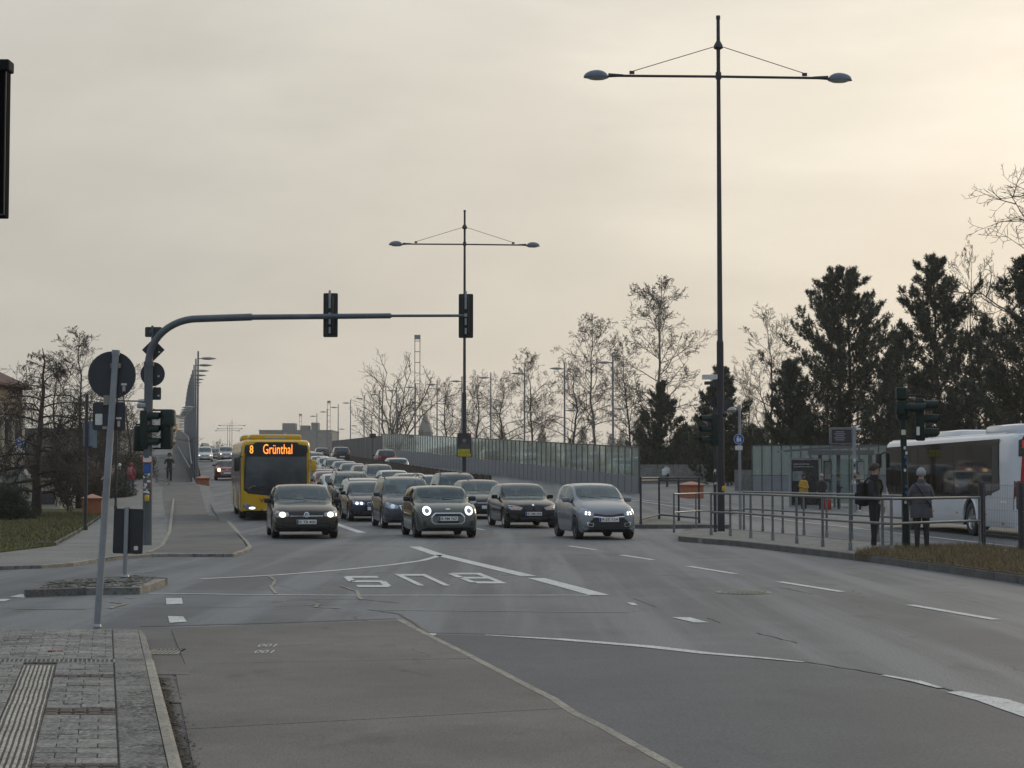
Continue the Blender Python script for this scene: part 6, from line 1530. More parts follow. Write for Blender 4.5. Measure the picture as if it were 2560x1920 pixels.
text('slogan_text', 'Alles lässt', frontM(-.02, -.018, ph * .25), .52, .11, ink, po, bold=.01); text('slogan_text', 'sich ändern.', frontM(0, -.018, ph * .09), .58, .11, ink, po, bold=.01); text('poster_name', 'Christian Lindner', frontM(0, -.014, ph * .38), .6, .06, ypo, po)
# small dark sign on a post far up the ramp
Y = 200; t = thing('small_sign', 'small dark sign on a thin post near the crest, left of the glass screen', 'sign', (xat(932, Y), Y, zR(Y))); zs = 1.65 + (HOR - 1090) / F * Y - zR(Y)
on(t, 'post', lambda b: b.tube([(0, 0, 0), (0, 0, zs + .3)], .04, 8), mast_m); on(t, 'panel', lambda b: b.plate(rrect(.72, .5, .03), frontM(0, -.05, zs), .03), trim_m)

# --- bus shelter, display
shy = 84.0; q = F / shy; zg = zQ(shy); sx0 = xat(1975, shy)
sh = thing('bus_shelter', 'bus shelter with upswept grey roof and dark poster case', 'bus shelter', (sx0, shy, zg)); ZS = lambda py: 1.65 + (HOR - py) / q - zg; XS = lambda px: (px - 1975) / q
shm = mat('shelter_steel', (.12, .13, .135), .5, .4, var=.1)
on(sh, 'roof', lambda b: (lambda pts: b.add([(x, yy_, z + dz) for yy_ in (-.3, 2.0) for dz in (0, .10) for x, z in pts], [tuple(range(5)) + tuple(range(9, 4, -1)), tuple(range(14, 9, -1)) + tuple(range(15, 20))] + [(i, i + 1, i + 11, i + 10) for i in range(4)] + [(i + 5, i + 15, i + 16, i + 6) for i in range(4)] + [(0, 10, 15, 5), (4, 9, 19, 14)]))([(XS(1957), ZS(1131)), (XS(2020), ZS(1126)), (XS(2090), ZS(1121)), (XS(2150), ZS(1119)), (XS(2192), ZS(1117))]), shm)
on(sh, 'fascia', lambda b: b.box((XS(2100), -.22, ZS(1132)), (XS(2185) - XS(2020), .12, .22)), shm)
for px in (2054, 2100, 2180): on(sh, 'column', lambda b: b.box((XS(px), .5, ZS(1130) / 2), (.16, .10, ZS(1130))), shm)
for a, c in ((2060, 2096), (2104, 2140), (2142, 2178)): on(sh, 'glass_wall', lambda b: b.box((XS((a + c) / 2), 1.6, 1.25), ((c - a) / q, .02, 2.1)), glassmat('shelter_glass', (.75, .85, .8), .85, .03, (.15, .18, .17), .02))
on(sh, 'poster_case', lambda b: b.bbox((XS(2012), .1, (ZS(1146) + ZS(1270)) / 2), ((2052 - 1972) / q, .16, ZS(1146) - ZS(1270)), .02), mastlt_m)
on(sh, 'poster', lambda b: b.box((XS(2012), .01, (ZS(1150) + ZS(1262)) / 2), ((2046 - 1978) / q, .02, ZS(1150) - ZS(1262))), mat('poster_black', (.012, .014, .015), .25)); on(sh, 'poster_picture', lambda b: b.box((XS(1994), -.004, ZS(1190)), (.5, .01, .45)), mat('poster_pic', (.16, .19, .21), .4, var=.5, scale=3))
text('poster_text', 'EINE LOCATION', frontM(XS(2003), -.004, ZS(1160.5)), .72, .065, sticker_w, sh); text('poster_text', 'FÜR JEDEN ANLASS', frontM(XS(2008), -.004, ZS(1167)), .9, .065, sticker_w, sh)
for px in (2082, 2166): on(sh, 'timetable_case', lambda b: b.bbox((XS(px), 1.5, ZS(1178)), (.36, .06, 1.0), .02), mat('case_blue', (.07, .09, .12), .4)); on(sh, 'timetable', lambda b: b.box((XS(px), 1.465, ZS(1176)), (.28, .01, .82)), mat('timetable_paper', (.42, .45, .46), .6, var=.3, scale=9))
on(sh, 'bench', lambda b: (b.box((XS(2120), 1.1, .46), (1.6, .4, .05)), b.box((XS(2095), 1.1, .22), (.06, .3, .44)), b.box((XS(2145), 1.1, .22), (.06, .3, .44))), shm)
Y = 76.0; q = F / Y; t = thing('departure_display', 'electronic departure board on a post in front of the bus shelter', 'display', (xat(2135, Y), Y, zQ(Y))); Z = lambda py: 1.65 + (HOR - py) / q - zQ(Y)
on(t, 'post', lambda b: b.box((0, 0, Z(1066) / 2), (.13, .10, Z(1066))), mastlt_m); on(t, 'case', lambda b: b.bbox(((2102 - 2135) / q, -.02, Z(1090)), (58 / q, .16, 42 / q), .02), mat('board_case', (.14, .15, .16), .5, .3)); on(t, 'screen', lambda b: b.box(((2103 - 2135) / q, -.105, Z(1091)), (49 / q, .01, 33 / q)), mat('board_screen', (.012, .014, .022), .2))
for k in range(5): on(t, 'text_row', lambda b: b.box(((2098 - 2135) / q, -.112, Z(1080 + k * 5)), (.36 + .1 * (k % 2), .004, .025)), mat('board_text', (.10, .10, .13), .4, emit=(.25, .25, .35), es=.25))
on(t, 'camera', lambda b: b.bbox((.18, 0, Z(1073)), (.22, .1, .1), .03), sticker_w)
for k in range(5): stick(t, 'sticker', 0, -.055 - .0005 * k, Z(1150 + k * 14), .09, .13, (sticker_w, signback, sticker_w, sticker_k, sticker_w)[k])
# ================================================================ trees
bark = mat('bark_dark', (.060, .050, .042), .95, var=.3, scale=4); bark_l = mat('bark_pale', (.20, .185, .165), .9, var=.35, scale=3); twig_m = mat('twig_brown', (.075, .060, .047), .95, var=.3)
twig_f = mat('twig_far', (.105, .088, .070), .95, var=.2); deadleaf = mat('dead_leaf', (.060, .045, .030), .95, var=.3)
needle_m = [mat('needle_a', (.034, .048, .030), .8, var=.3, scale=2), mat('needle_b', (.050, .064, .036), .8, var=.3, scale=2), mat('needle_c', (.022, .033, .024), .8, var=.3, scale=2)]
def tubes_mesh(name, segs, n, m):
    """segs: array (k, 8): p0 p1 r0 r1"""
    S = np.array(segs, float); k = len(S)
    d = S[:, 3:6] - S[:, 0:3]; L = np.linalg.norm(d, axis=1, keepdims=True) + 1e-9; d /= L
    a = np.where(np.abs(d[:, 2:3]) < .9, np.array([[0, 0, 1.0]]), np.array([[1.0, 0, 0]])); u = np.cross(d, a); u /= np.linalg.norm(u, axis=1, keepdims=True); v = np.cross(d, u)
    th = np.arange(n) * 2 * PI / n; ring = u[:, None] * np.cos(th)[None, :, None] + v[:, None] * np.sin(th)[None, :, None]
    V = np.concatenate([S[:, None, 0:3] + ring * S[:, None, 6:7], S[:, None, 3:6] + ring * S[:, None, 7:8]], 1).reshape(-1, 3)
    i = np.arange(n); j = (i + 1) % n; f = np.stack([i, j, j + n, i + n], 1); Fq = (f[None] + (np.arange(k) * 2 * n)[:, None, None]).reshape(-1, 4)
    return quick_mesh(name, V, Fq, [m])
def quick_mesh(name, V, Fq, mats, idx=None, smooth=False):
    me = bpy.data.meshes.new(name); w = Fq.shape[1]; nf = len(Fq)
    me.vertices.add(len(V)); me.vertices.foreach_set('co', np.asarray(V, np.float32).reshape(-1)); me.loops.add(nf * w); me.loops.foreach_set('vertex_index', Fq.reshape(-1).astype(np.int32)); me.polygons.add(nf)
    me.polygons.foreach_set('loop_start', np.arange(0, nf * w, w, dtype=np.int32)); me.polygons.foreach_set('loop_total', np.full(nf, w, np.int32))
    for x in mats: me.materials.append(x)
    if idx is not None: me.polygons.foreach_set('material_index', np.asarray(idx, np.int32))
    me.update(calc_edges=True); return me
def grow(seed, H, spread=.35, tr=.18, main=20, sub=(8, 6, 4), up=.25, first=.22, droop=0.0, wob=.12, minr=.010, vase=False):
    rg = random.Random(seed); big = []; small = []; tips = []
    def rv(s): return Vector((rg.gauss(0, s), rg.gauss(0, s), rg.gauss(0, s)))
    def branch(p, d, L, r, lev):
        n = (5, 4, 3, 2)[min(lev - 1, 3)]; pts = [p.copy()]; q = p.copy(); dd = d.copy()
        for i in range(n):
            dd = (dd + rv(wob * 1.4) + Vector((0, 0, up * .22 - droop * .3 * (i + 1) / n))).normalized(); q = q + dd * (L / n); pts.append(q.copy())
        for i in range(n):
            r0 = max(minr, r * (1 - .8 * i / n)); r1 = max(minr * .8, r * (1 - .8 * (i + 1) / n)); (big if lev <= 1 else small).append((*pts[i], *pts[i + 1], r0, r1))
        if lev <= len(sub):
            c = sub[lev - 1]
            for k in range(c):
                t = .22 + .78 * (k + rg.random()) / c; f = t * n; i = min(n - 1, int(f)); pp = pts[i].lerp(pts[i + 1], f - i); base = (pts[i + 1] - pts[i]).normalized()
                side = base.cross(rv(1)).normalized(); nd = (base * .75 + side * rg.uniform(.5, 1.0)).normalized()
                branch(pp, nd, L * rg.uniform(.34, .6) * (1 - .45 * t), r * .45, lev + 1)
        else: tips.append((pts[-1], dd))
    if vase:
        p = Vector((0, 0, 0)); q = Vector((0, 0, H * .16)); big.append((*p, *q, tr, tr * .9))
        for k in range(main):
            a = 2 * PI * k / main + rg.uniform(-.3, .3); e = rg.uniform(.15, spread * 1.6); branch(q + Vector((0, 0, rg.uniform(-.1, .1) * H)), Vector((math.cos(a) * e, math.sin(a) * e, 1)).normalized(), H * rg.uniform(.62, .85), tr * .5, 1)
    else:
        nt = 12; pts = [Vector((0, 0, 0))]; d = Vector((0, 0, 1))
        for i in range(nt): d = (Vector((0, 0, 1)) + rv(wob * .55)).normalized(); pts.append(pts[-1] + d * (H / nt))
        for i in range(nt): big.append((*pts[i], *pts[i + 1], max(.02, tr * (1 - .93 * i / nt)), max(.015, tr * (1 - .93 * (i + 1) / nt))))
        for k in range(main):
            t = first + (.97 - first) * (k + rg.random()) / main; f = t * nt; i = min(nt - 1, int(f)); pp = pts[i].lerp(pts[i + 1], f - i); a = k * 2.399 + rg.uniform(-.5, .5)
            env = math.sin(PI * min(1, (t - first) / (1 - first) * .78 + .22)) ** .7; nd = Vector((math.cos(a), math.sin(a), .35 + up + .7 * t)).normalized(); branch(pp, nd, H * spread * env * rg.uniform(.7, 1.15), tr * .42 * (1.1 - t), 1)
    return big, small, tips
TREES = {}
def bare(kind, seed, H, **k):
    leafn = k.pop('leaves', 0); bm_ = k.pop('barkm', bark); tm = k.pop('twigm', twig_m)
    big, small, tips = grow(seed, H, **k)
    crown = tubes_mesh('crown', small, 3, tm); trunk = tubes_mesh('trunk', big, 7, bm_)
    lv = None
    if leafn:
        rg = np.random.RandomState(seed); T = np.array([list(t[0]) for t in tips]); zz = T[:, 2]; pr = np.clip(np.maximum(zz, .01) / zz.max(), .02, 1) ** 2.2; pr /= pr.sum()
        c = T[rg.choice(len(T), leafn, p=pr)] + rg.randn(leafn, 3) * .05; s = .03 + rg.rand(leafn, 1) * .05
        a = rg.randn(leafn, 3); a /= np.linalg.norm(a, axis=1, keepdims=True); b_ = np.cross(a, rg.randn(leafn, 3)); b_ /= np.linalg.norm(b_, axis=1, keepdims=True)
        V = np.stack([c - a * s, c + b_ * s * .6, c + a * s, c - b_ * s * .6], 1).reshape(-1, 3); lv = quick_mesh('leaf_remnants', V, np.arange(leafn * 4).reshape(-1, 4), [deadleaf])
    TREES[kind] = (H, trunk, crown, lv); return kind
def plant(kind, label, px, ytop, Y, zb, name='bare_tree', rz=None, wide=1.0, group=None, cat='tree'):
    H, trunk, crown, lv = TREES[kind][:4]; h = 1.65 + (HOR - ytop) / F * Y - zb; s = h / H
    t = thing(name, label, cat, (xat(px, Y), Y, zb), rz if rz is not None else (px * 1.7) % 6.28, group); t.scale = (s * wide, s * wide, s)
    put('trunk', trunk, t); c = put('crown', crown, t)
    if lv is not None: put('leaf_remnants', lv, c)
    return t
bare('plane', 11, 16, spread=.24, tr=.17, main=28, sub=(8, 6, 4), up=.15, first=.3, leaves=450, barkm=bark_l, wob=.16, minr=.012)
bare('plane2', 12, 16, spread=.28, tr=.16, main=26, sub=(8, 6, 4), up=.25, first=.25, leaves=150, wob=.15, minr=.012)
bare('oak', 13, 13, spread=.46, tr=.22, main=22, sub=(8, 6, 3), up=.1, first=.16, leaves=0, wob=.2, minr=.012)
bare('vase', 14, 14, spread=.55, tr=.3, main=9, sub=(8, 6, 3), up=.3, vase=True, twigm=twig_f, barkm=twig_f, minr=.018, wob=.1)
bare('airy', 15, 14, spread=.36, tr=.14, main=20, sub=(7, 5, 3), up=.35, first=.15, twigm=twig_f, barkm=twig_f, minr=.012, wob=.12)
bare('thicket', 16, 8, spread=.5, tr=.12, main=14, sub=(8, 6, 4), up=.3, vase=True, minr=.013, wob=.18)
bare('near', 17, 12, spread=.42, tr=.2, main=26, sub=(8, 6, 4), up=.05, first=.2, minr=.007, wob=.13)
bare('shrub', 18, 2.2, spread=.75, tr=.05, main=22, sub=(7, 5, 3), up=.3, vase=True, minr=.006, wob=.1, twigm=mat('twig_red', (.085, .058, .045), .95, var=.3))
bare('larch', 19, 6.9, spread=.36, tr=.20, main=34, sub=(11, 7, 3), up=-.30, first=.12, droop=.85, wob=.13, minr=.007, twigm=mat('twig_larch', (.045, .036, .030), .95), barkm=mat('bark_larch', (.05, .042, .035), .95, var=.4, bump=.5))
BG = 'bare trees behind the glass screen'
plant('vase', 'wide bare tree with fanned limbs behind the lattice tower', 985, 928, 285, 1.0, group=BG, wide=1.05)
plant('oak', 'bare bushy tree just right of the median lamp', 1185, 945, 215, 1.0, group=BG)
plant('oak', 'bare spreading tree left of the median lamp, above the glass screen', 1120, 962, 235, 1.0, group=BG, rz=2.0)
plant('plane2', 'bare tree with leaf tufts rising mid-way along the glass screen', 1338, 878, 200, .8, group=BG, wide=1.15)
plant('oak', 'low dense bare tree between two bridge lamps above the glass screen', 1265, 948, 205, .8, group=BG, rz=.6)
plant('oak', 'dense dark bare tree beside the open end of the glass screen', 1425, 925, 178, .8, group=BG, rz=4.0)
plant('plane', 'tall slender bare tree with hanging seed tufts behind the glass screen', 1490, 783, 180, .6, group=BG, rz=1.0)
plant('plane2', 'bare tree next to the slender seed-tufted tree', 1565, 850, 185, .6, group=BG, rz=3.2)
plant('plane', 'tallest bare pale-stemmed tree with seed tufts near the screen end', 1643, 692, 160, .6, group=BG, rz=3.0, wide=1.15)
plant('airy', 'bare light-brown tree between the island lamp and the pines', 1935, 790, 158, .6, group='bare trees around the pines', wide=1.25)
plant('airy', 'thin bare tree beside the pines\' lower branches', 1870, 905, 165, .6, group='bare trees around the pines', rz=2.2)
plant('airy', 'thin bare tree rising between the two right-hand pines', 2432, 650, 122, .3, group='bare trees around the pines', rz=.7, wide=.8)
for i, (px, yt, Y) in enumerate(((2480, 850, 118), (2400, 900, 128), (2300, 930, 135), (2560, 800, 112), (2150, 960, 140), (2040, 990, 138), (2220, 960, 122))):
    plant('thicket' if i % 2 else 'oak', ['bare brown tree behind the white bus tail', 'bare thicket tree behind the white bus roof', 'bare brown tree behind the green signal heads', 'bare brown tree at the far right behind the bus', 'bare thicket tree behind the departure board', 'bare brown tree behind the shelter roof', 'bare thicket tree left of the white bus'][i], px, yt, Y, .2, group='bare trees around the pines', rz=i * 1.1)
plant('near', 'large bare tree whose twigs reach in above the white bus', 2775, 320, 62, 0.0, group=None, wide=1.0, rz=1.3)
plant('larch', 'dark weeping larch on the lawn', 95, 868, 71, .08, name='larch', cat='tree', wide=1.12, rz=.4)
plant('plane2', 'bare tree with leaf tufts behind the round sign', 215, 826, 108, 0.0, group='bare trees beside the left ramp', wide=1.3)
plant('oak', 'bare twiggy tree behind the larch', 150, 905, 104, 0.0, group='bare trees beside the left ramp', rz=2.0)
plant('plane2', 'bare tree with hanging tufts behind the cantilever mast', 318, 905, 118, 0.0, group='bare trees beside the left ramp', rz=3.3, wide=1.2)
plant('oak', 'low bare tree at the brick house corner', 40, 1010, 100, 0.0, group='bare trees beside the left ramp', rz=5.0)
plant('thicket', 'bare thicket filling the gap above the lawn railing', 255, 1010, 112, 0.0, group='bare trees beside the left ramp', rz=1.0, wide=1.3)
plant('shrub', 'bare reddish shrub on the lawn beside the terracotta box', 172, 1142, 80, .10, name='shrub', cat='shrub', wide=1.05)
plant('shrub', 'bare reddish shrub behind the lawn railing', 235, 1150, 88, .10, name='shrub', cat='shrub', wide=1.2, rz=2)
plant('thicket', 'small bare tree at the bridge crest left of the yellow bus', 553, 1100, 290, 2.6, group=None, wide=.8)
# ---- pines
def pine(kind, seed, H, R0, first, dens=1.0, tr=.22, twin=False, round_=False):
    rg = random.Random(seed); big = []; C = []; D = []
    stems = [(0, 0)] if not twin else [(-.35, 0), (.45, .2)]
    for sx, sy in stems:
        pts = [Vector((sx, sy, 0))]; 
        for i in range(10): pts.append(pts[-1] + Vector((rg.gauss(0, .06) + sx * .05, rg.gauss(0, .06), H / 10)))
        for i in range(10): big.append((*pts[i], *pts[i + 1], tr * (1 - .09 * i), tr * (1 - .09 * (i + 1))))
        n = int(70 * dens)
        for k in range(n):
            t = first + (.985 - first) * (k + rg.random()) / n; f = t * 10; i = min(9, int(f)); p = pts[i].lerp(pts[i + 1], f - i); a = k * 2.399 + rg.uniform(-.6, .6)
            tt = (t - first) / (1 - first); env = (1 - tt) ** .92 * (.62 + .38 * min(1, tt * 5)) + .05; 
            if rg.random() < .35: env *= rg.uniform(.3, .7)
            elif rg.random() < .25: env *= rg.uniform(1.1, 1.3)
            Lb = R0 * env * rg.uniform(.75, 1.12); d = Vector((math.cos(a), math.sin(a), rg.uniform(-.05, .28))).normalized(); q = p.copy(); m = 6; last = p.copy()
            for j in range(m):
                d = (d + Vector((rg.gauss(0, .12), rg.gauss(0, .12), .10 + .14 * (j / m)))).normalized(); q = last + d * (Lb / m); big.append((*last, *q, max(.012, .05 * (1 - j / m) * (1.2 - t)), max(.01, .05 * (1 - (j + 1) / m) * (1.2 - t))))
                if j >= 1:
                    for _ in range(int(3 + j * 1.25 * min(1.6, Lb / 1.5))):
                        w = Vector((rg.gauss(0, 1), rg.gauss(0, 1), rg.gauss(0, .5))).normalized(); l2 = rg.uniform(.12, .55) * (1 - .4 * j / m) * min(1.2, .5 + Lb * .3); c = last.lerp(q, rg.random()) + w * l2 * Vector((1, 1, .6)).length * .6; C.append(c); D.append((d * .5 + w * .5 + Vector((0, 0, .55))).normalized())
                last = q
            for _ in range(3): C.append(q + Vector((rg.gauss(0, .08), rg.gauss(0, .08), rg.gauss(0, .06)))); D.append((d + Vector((0, 0, .5))).normalized())
        C.append(pts[-1]); D.append(Vector((0, 0, 1)))
    C = np.array([list(c) for c in C]); D = np.array([list(c) for c in D]); rn = np.random.RandomState(seed); nn = 20; N = len(C)
    # every tuft is a short brush of needles around its shoot
    base = np.repeat(C, nn, 0) + np.repeat(D, nn, 0) * (rn.rand(N * nn, 1) - .5) * .30; r = rn.randn(N * nn, 3); r /= np.linalg.norm(r, axis=1, keepdims=True)
    dirn = r * .8 + np.repeat(D, nn, 0) * .55; dirn /= np.linalg.norm(dirn, axis=1, keepdims=True); ln = .16 + rn.rand(N * nn, 1) * .12; side = np.cross(dirn, rn.randn(N * nn, 3)); side /= np.linalg.norm(side, axis=1, keepdims=True); w = .026
    V = np.stack([base - side * w, base + side * w, base + dirn * ln], 1).reshape(-1, 3); idx = np.repeat(rn.randint(0, 3, N), nn)
    crown = quick_mesh('crown', V, np.arange(N * nn * 3).reshape(-1, 3), needle_m, idx); trunk = tubes_mesh('trunk', big, 6, bark); TREES[kind] = (H, trunk, crown, None)
pine('pineA', 5, 15.5, 7.4, .20, .95, twin=True); pine('pineB', 6, 15, 6.9, .14, 1.45); pine('pineS', 7, 9, 4.6, .06, 1.2); pine('pineC', 8, 14, 6.6, .16, 1.35)
PG = 'dark pines behind the bus stop'
plant('pineA', 'broad twin-stemmed dark pine behind the bus shelter', 2108, 668, 124, .4, 'pine_tree', group=PG, rz=.2, wide=.92)
plant('pineB', 'tall pointed dark pine behind the green signal heads', 2345, 642, 116, .3, 'pine_tree', group=PG, rz=1.0, wide=1.0)
plant('pineC', 'dark pine at the far right above the white bus', 2585, 640, 108, .2, 'pine_tree', group=PG, rz=2.0)
plant('pineS', 'low dark pine behind the island lamp shaft', 1806, 918, 132, .6, 'pine_tree', group=PG, rz=.5, wide=.9)
plant('pineS', 'low dark pine behind the pale-stemmed bare tree', 1650, 955, 142, .8, 'pine_tree', group=PG, rz=3.0, wide=.85)
plant('pineS', 'low dark pine at the foot of the broad twin-stemmed pine', 1975, 902, 122, .6, 'pine_tree', group=PG, rz=4.2, wide=.8)
plant('pineC', 'dark pine filling the gap behind the two tall pines', 2235, 830, 138, .4, 'pine_tree', group=PG, rz=5.2, wide=.9)
# low conifer on the lawn, evergreen hedge
def bushy(name, label, cen, rad, n, seed, mats, cat, ln=.10, w=.02):
    rn = np.random.RandomState(seed); u = rn.randn(n, 3); u /= np.linalg.norm(u, axis=1, keepdims=True); rr_ = rn.rand(n, 1) ** .28; lump = 1 + .22 * np.sin(u[:, 0:1] * 7 + seed) * np.cos(u[:, 1:2] * 6) + .12 * np.sin(u[:, 2:3] * 11); c = u * rr_ * lump * np.array([rad]); c[:, 2] = np.abs(c[:, 2])
    d = u + rn.randn(n, 3) * .5 + np.array([[0, 0, .2]]); d /= np.linalg.norm(d, axis=1, keepdims=True); s = np.cross(d, rn.randn(n, 3)); s /= np.linalg.norm(s, axis=1, keepdims=True); L = ln * (.6 + rn.rand(n, 1))
    V = np.stack([c - s * w, c + s * w, c + d * L], 1).reshape(-1, 3); t = thing(name, label, cat, cen); put('foliage', quick_mesh('foliage', V, np.arange(n * 3).reshape(-1, 3), mats, rn.randint(0, len(mats), n)), t)
    segs = []
    for k in range(16): e = Vector(u[k] * .7) * max(rad) * .8; segs.append((0, 0, 0, e.x, e.y, abs(e.z) * rad[2] / max(rad), .03, .01))
    put('stem', tubes_mesh('stem', segs, 5, bark), t); return t
p = G(12, 1300, .1); bushy('conifer_bush', 'dark spreading conifer bush at the lawn edge, left of the larch', (p.x - .3, p.y + .5, .08), (1.15, 1.1, 1.25), 26000, 4, needle_m, 'bush', .10, .012)
bushy('hedge', 'dark evergreen hedge behind the lawn railing', (xat(290, 96), 96, .1), (.9, 2.2, 1.75), 14000, 6, needle_m, 'bush', .12, .02)
tw = [mat('brush_a', (.060, .050, .036), .95, var=.3), mat('brush_b', (.045, .046, .030), .95, var=.3), mat('brush_c', (.085, .070, .052), .95, var=.3)]
def brush(px0, px1, Y, h, zb, n, seed, label):
    """far-off undergrowth that reads as one mass"""
    rn = np.random.RandomState(seed); x = xat(px0, Y) + rn.rand(n) * (xat(px1, Y) - xat(px0, Y)); y = Y + rn.rand(n) * 9; hm = h * (.75 + .25 * np.sin(x * 1.3 + seed) + .18 * np.sin(x * 3.7)); z = zb + rn.rand(n) ** .8 * hm
    d = rn.randn(n, 3) * np.array([.6, .6, 1.0]); d[:, 2] = np.abs(d[:, 2]); d /= np.linalg.norm(d, axis=1, keepdims=True); s = np.cross(d, rn.randn(n, 3)); s /= np.linalg.norm(s, axis=1, keepdims=True); L = .25 + rn.rand(n, 1) * .5; c = np.stack([x, y, z], 1); w = .022
    V = np.stack([c - s * w, c + s * w, c + d * L], 1).reshape(-1, 3); o = put('undergrowth', quick_mesh('undergrowth', V, np.arange(n * 3).reshape(-1, 3), tw, rn.randint(0, 3, n))); tag(o, label, 'undergrowth', kind='stuff')
brush(1600, 2100, 146, 5.2, .5, 70000, 1, 'brown winter undergrowth behind the concrete wall and low pines')
brush(2060, 2640, 130, 5.0, .2, 80000, 2, 'brown winter undergrowth behind the white bus and shelter')
brush(1100, 1600, 222, 6.5, .5, 50000, 3, 'brown winter undergrowth behind the long glass screen')
brush(-60, 330, 118, 3.2, -.3, 40000, 4, 'brown winter undergrowth beside the left ramp')

# ================================================================ buildings and walls
def box_house(name, label, cat, x0, x1, Y, depth, zb, zt, wm, rm, roof='hip', rh=2.0, win=None, over=.4, frame=None, winm=None):
    t = thing(name, label, cat, ((x0 + x1) / 2, Y, zb)); w = x1 - x0; H = zt - zb; wl_ = on(t, 'wall', lambda b: b.box((0, depth / 2, H / 2), (w, depth, H)), wm)
    if roof == 'hip': on(t, 'roof', lambda b: b.add([(-w / 2 - over, -over, H), (w / 2 + over, -over, H), (w / 2 + over, depth + over, H), (-w / 2 - over, depth + over, H), (-w * .15, depth / 2, H + rh), (w * .15, depth / 2, H + rh), (-w / 2 - over, -over, H - .15), (w / 2 + over, -over, H - .15), (w / 2 + over, depth + over, H - .15), (-w / 2 - over, depth + over, H - .15)], [(0, 1, 5, 4), (1, 2, 5), (2, 3, 4, 5), (3, 0, 4), (6, 7, 1, 0), (7, 8, 2, 1), (8, 9, 3, 2), (9, 6, 0, 3), (9, 8, 7, 6)]), rm)
    elif roof == 'gable': on(t, 'roof', lambda b: b.add([(-w / 2 - over, -over, H), (w / 2 + over, -over, H), (0, -over, H + rh), (-w / 2 - over, depth + over, H), (w / 2 + over, depth + over, H), (0, depth + over, H + rh)], [(0, 1, 2), (5, 4, 3), (0, 2, 5, 3), (1, 4, 5, 2), (0, 3, 4, 1)]), rm)
    elif roof == 'flat': on(t, 'roof', lambda b: b.box((0, depth / 2, H + .2), (w + .3, depth + .3, .4)), rm)
    if win:
        nx, nz, ww, wh, zf0, dz = win
        for i in range(nx):
            for k in range(nz):
                xx = -w / 2 + w * (i + .5) / nx; zz = zf0 + k * dz
                f = on(t, 'window', lambda b: b.box((xx, -.03, zz), (ww, .10, wh)), frame or sticker_w); on(f, 'pane', lambda b: (b.box((xx - ww * .23, -.085, zz), (ww * .40, .03, wh * .88)), b.box((xx + ww * .23, -.085, zz), (ww * .40, .03, wh * .88))), winm or mat('house_pane', (.05, .06, .07), .1, spec=.6))
    return t
brick = mat('house_plaster', (.34, .27, .20), .9, var=.15, scale=1.0); tile = mat('roof_tile', (.10, .05, .042), .85, var=.2, scale=2); beige = mat('beige_render', (.44, .40, .33), .9, var=.08, scale=1)
hx = xat(54, 104)
hb = box_house('brick_house', 'plastered house with dark hipped roof behind the larch', 'house', hx - 12, hx, 95, 9, -.3, 1.65 + (HOR - 968) / F * 104, brick, tile, 'hip', 2.6, (5, 2, 1.1, 1.7, 1.9, 2.6), .5)
for k in range(5): on(hb, 'pilaster', lambda b: b.box((6.1, .4 + k * 2.05, 2.9), (.24, .55, 5.9)), beige)
for k in range(4):
    for z in (1.9, 4.5): f = on(hb, 'window', lambda b: b.box((6.03, 1.43 + k * 2.05, z), (.10, .9, 1.6)), sticker_w); on(f, 'pane', lambda b: b.box((6.08, 1.43 + k * 2.05, z), (.03, .74, 1.42)), mat('house_pane', (.05, .06, .07), .1, spec=.6))
Yb = 125
lb = box_house('low_building', 'long grey building behind the bare trees left of the ramp', 'building', xat(20, Yb), xat(300, Yb), Yb, 10, -.5, 1.65 + (HOR - 1085) / F * Yb, mat('grey_render', (.22, .21, .19), .9, var=.15, scale=.8), mat('roof_grey', (.10, .10, .10), .8), 'flat', 0, (9, 1, .6, 1.8, 1.6, 2), .2)
Yb = 92; t = thing('wall_block', 'weathered concrete wall block with sloping coping, left of the larch trunk', 'wall', (xat(42, Yb), Yb, 0)); on(t, 'block', lambda b: b.box((0, 0, .95), (1.25, .8, 1.6)), concmat); on(t, 'coping', lambda b: b.add([(-.66, -.45, 1.75), (.66, -.45, 1.75), (.66, .45, 1.75), (-.66, .45, 1.75), (.3, -.3, 2.2), (.3, .3, 2.2)], [(0, 1, 4), (1, 2, 5, 4), (2, 3, 5), (3, 0, 4, 5), (3, 2, 1, 0)]), concmat)
Yb = 88; t = thing('garage', 'small white annex with a dark paned window behind the reddish shrub', 'building', (xat(105, Yb), Yb, 0)); on(t, 'wall', lambda b: b.box((0, 1.5, .75), (1.9, 3, 1.5)), beige); on(t, 'roof', lambda b: b.box((0, 1.4, 1.55), (2.1, 3.4, .12)), concmat); f = on(t, 'window', lambda b: b.box((.35, -.02, .62), (.62, .08, .55)), trim_m)
for i in range(3):
    for k in range(2): on(f, 'pane', lambda b: b.box((.15 + i * .2, -.07, .49 + k * .26), (.16, .02, .21)), mat('house_pane', (.05, .06, .07), .1))
white_r = mat('white_render', (.52, .51, .48), .9, var=.06, scale=1); orange = mat('balcony_orange', (.55, .24, .10), .8)
Yb = 340; t = box_house('apartment_block', 'pale apartment block with orange balconies beyond the ramp footway', 'building', xat(372, Yb), xat(438, Yb), Yb, 14, 0, 1.65 + (HOR - 1042) / F * Yb, white_r, concmat, 'flat', 0, (2, 4, 1.0, 1.3, 2.5, 2.8), .2)
for k in range(4): on(t, 'balcony', lambda b: b.box((2.3, -.6, 2.4 + k * 2.8), (1.4, 1.2, 1.1)), orange)
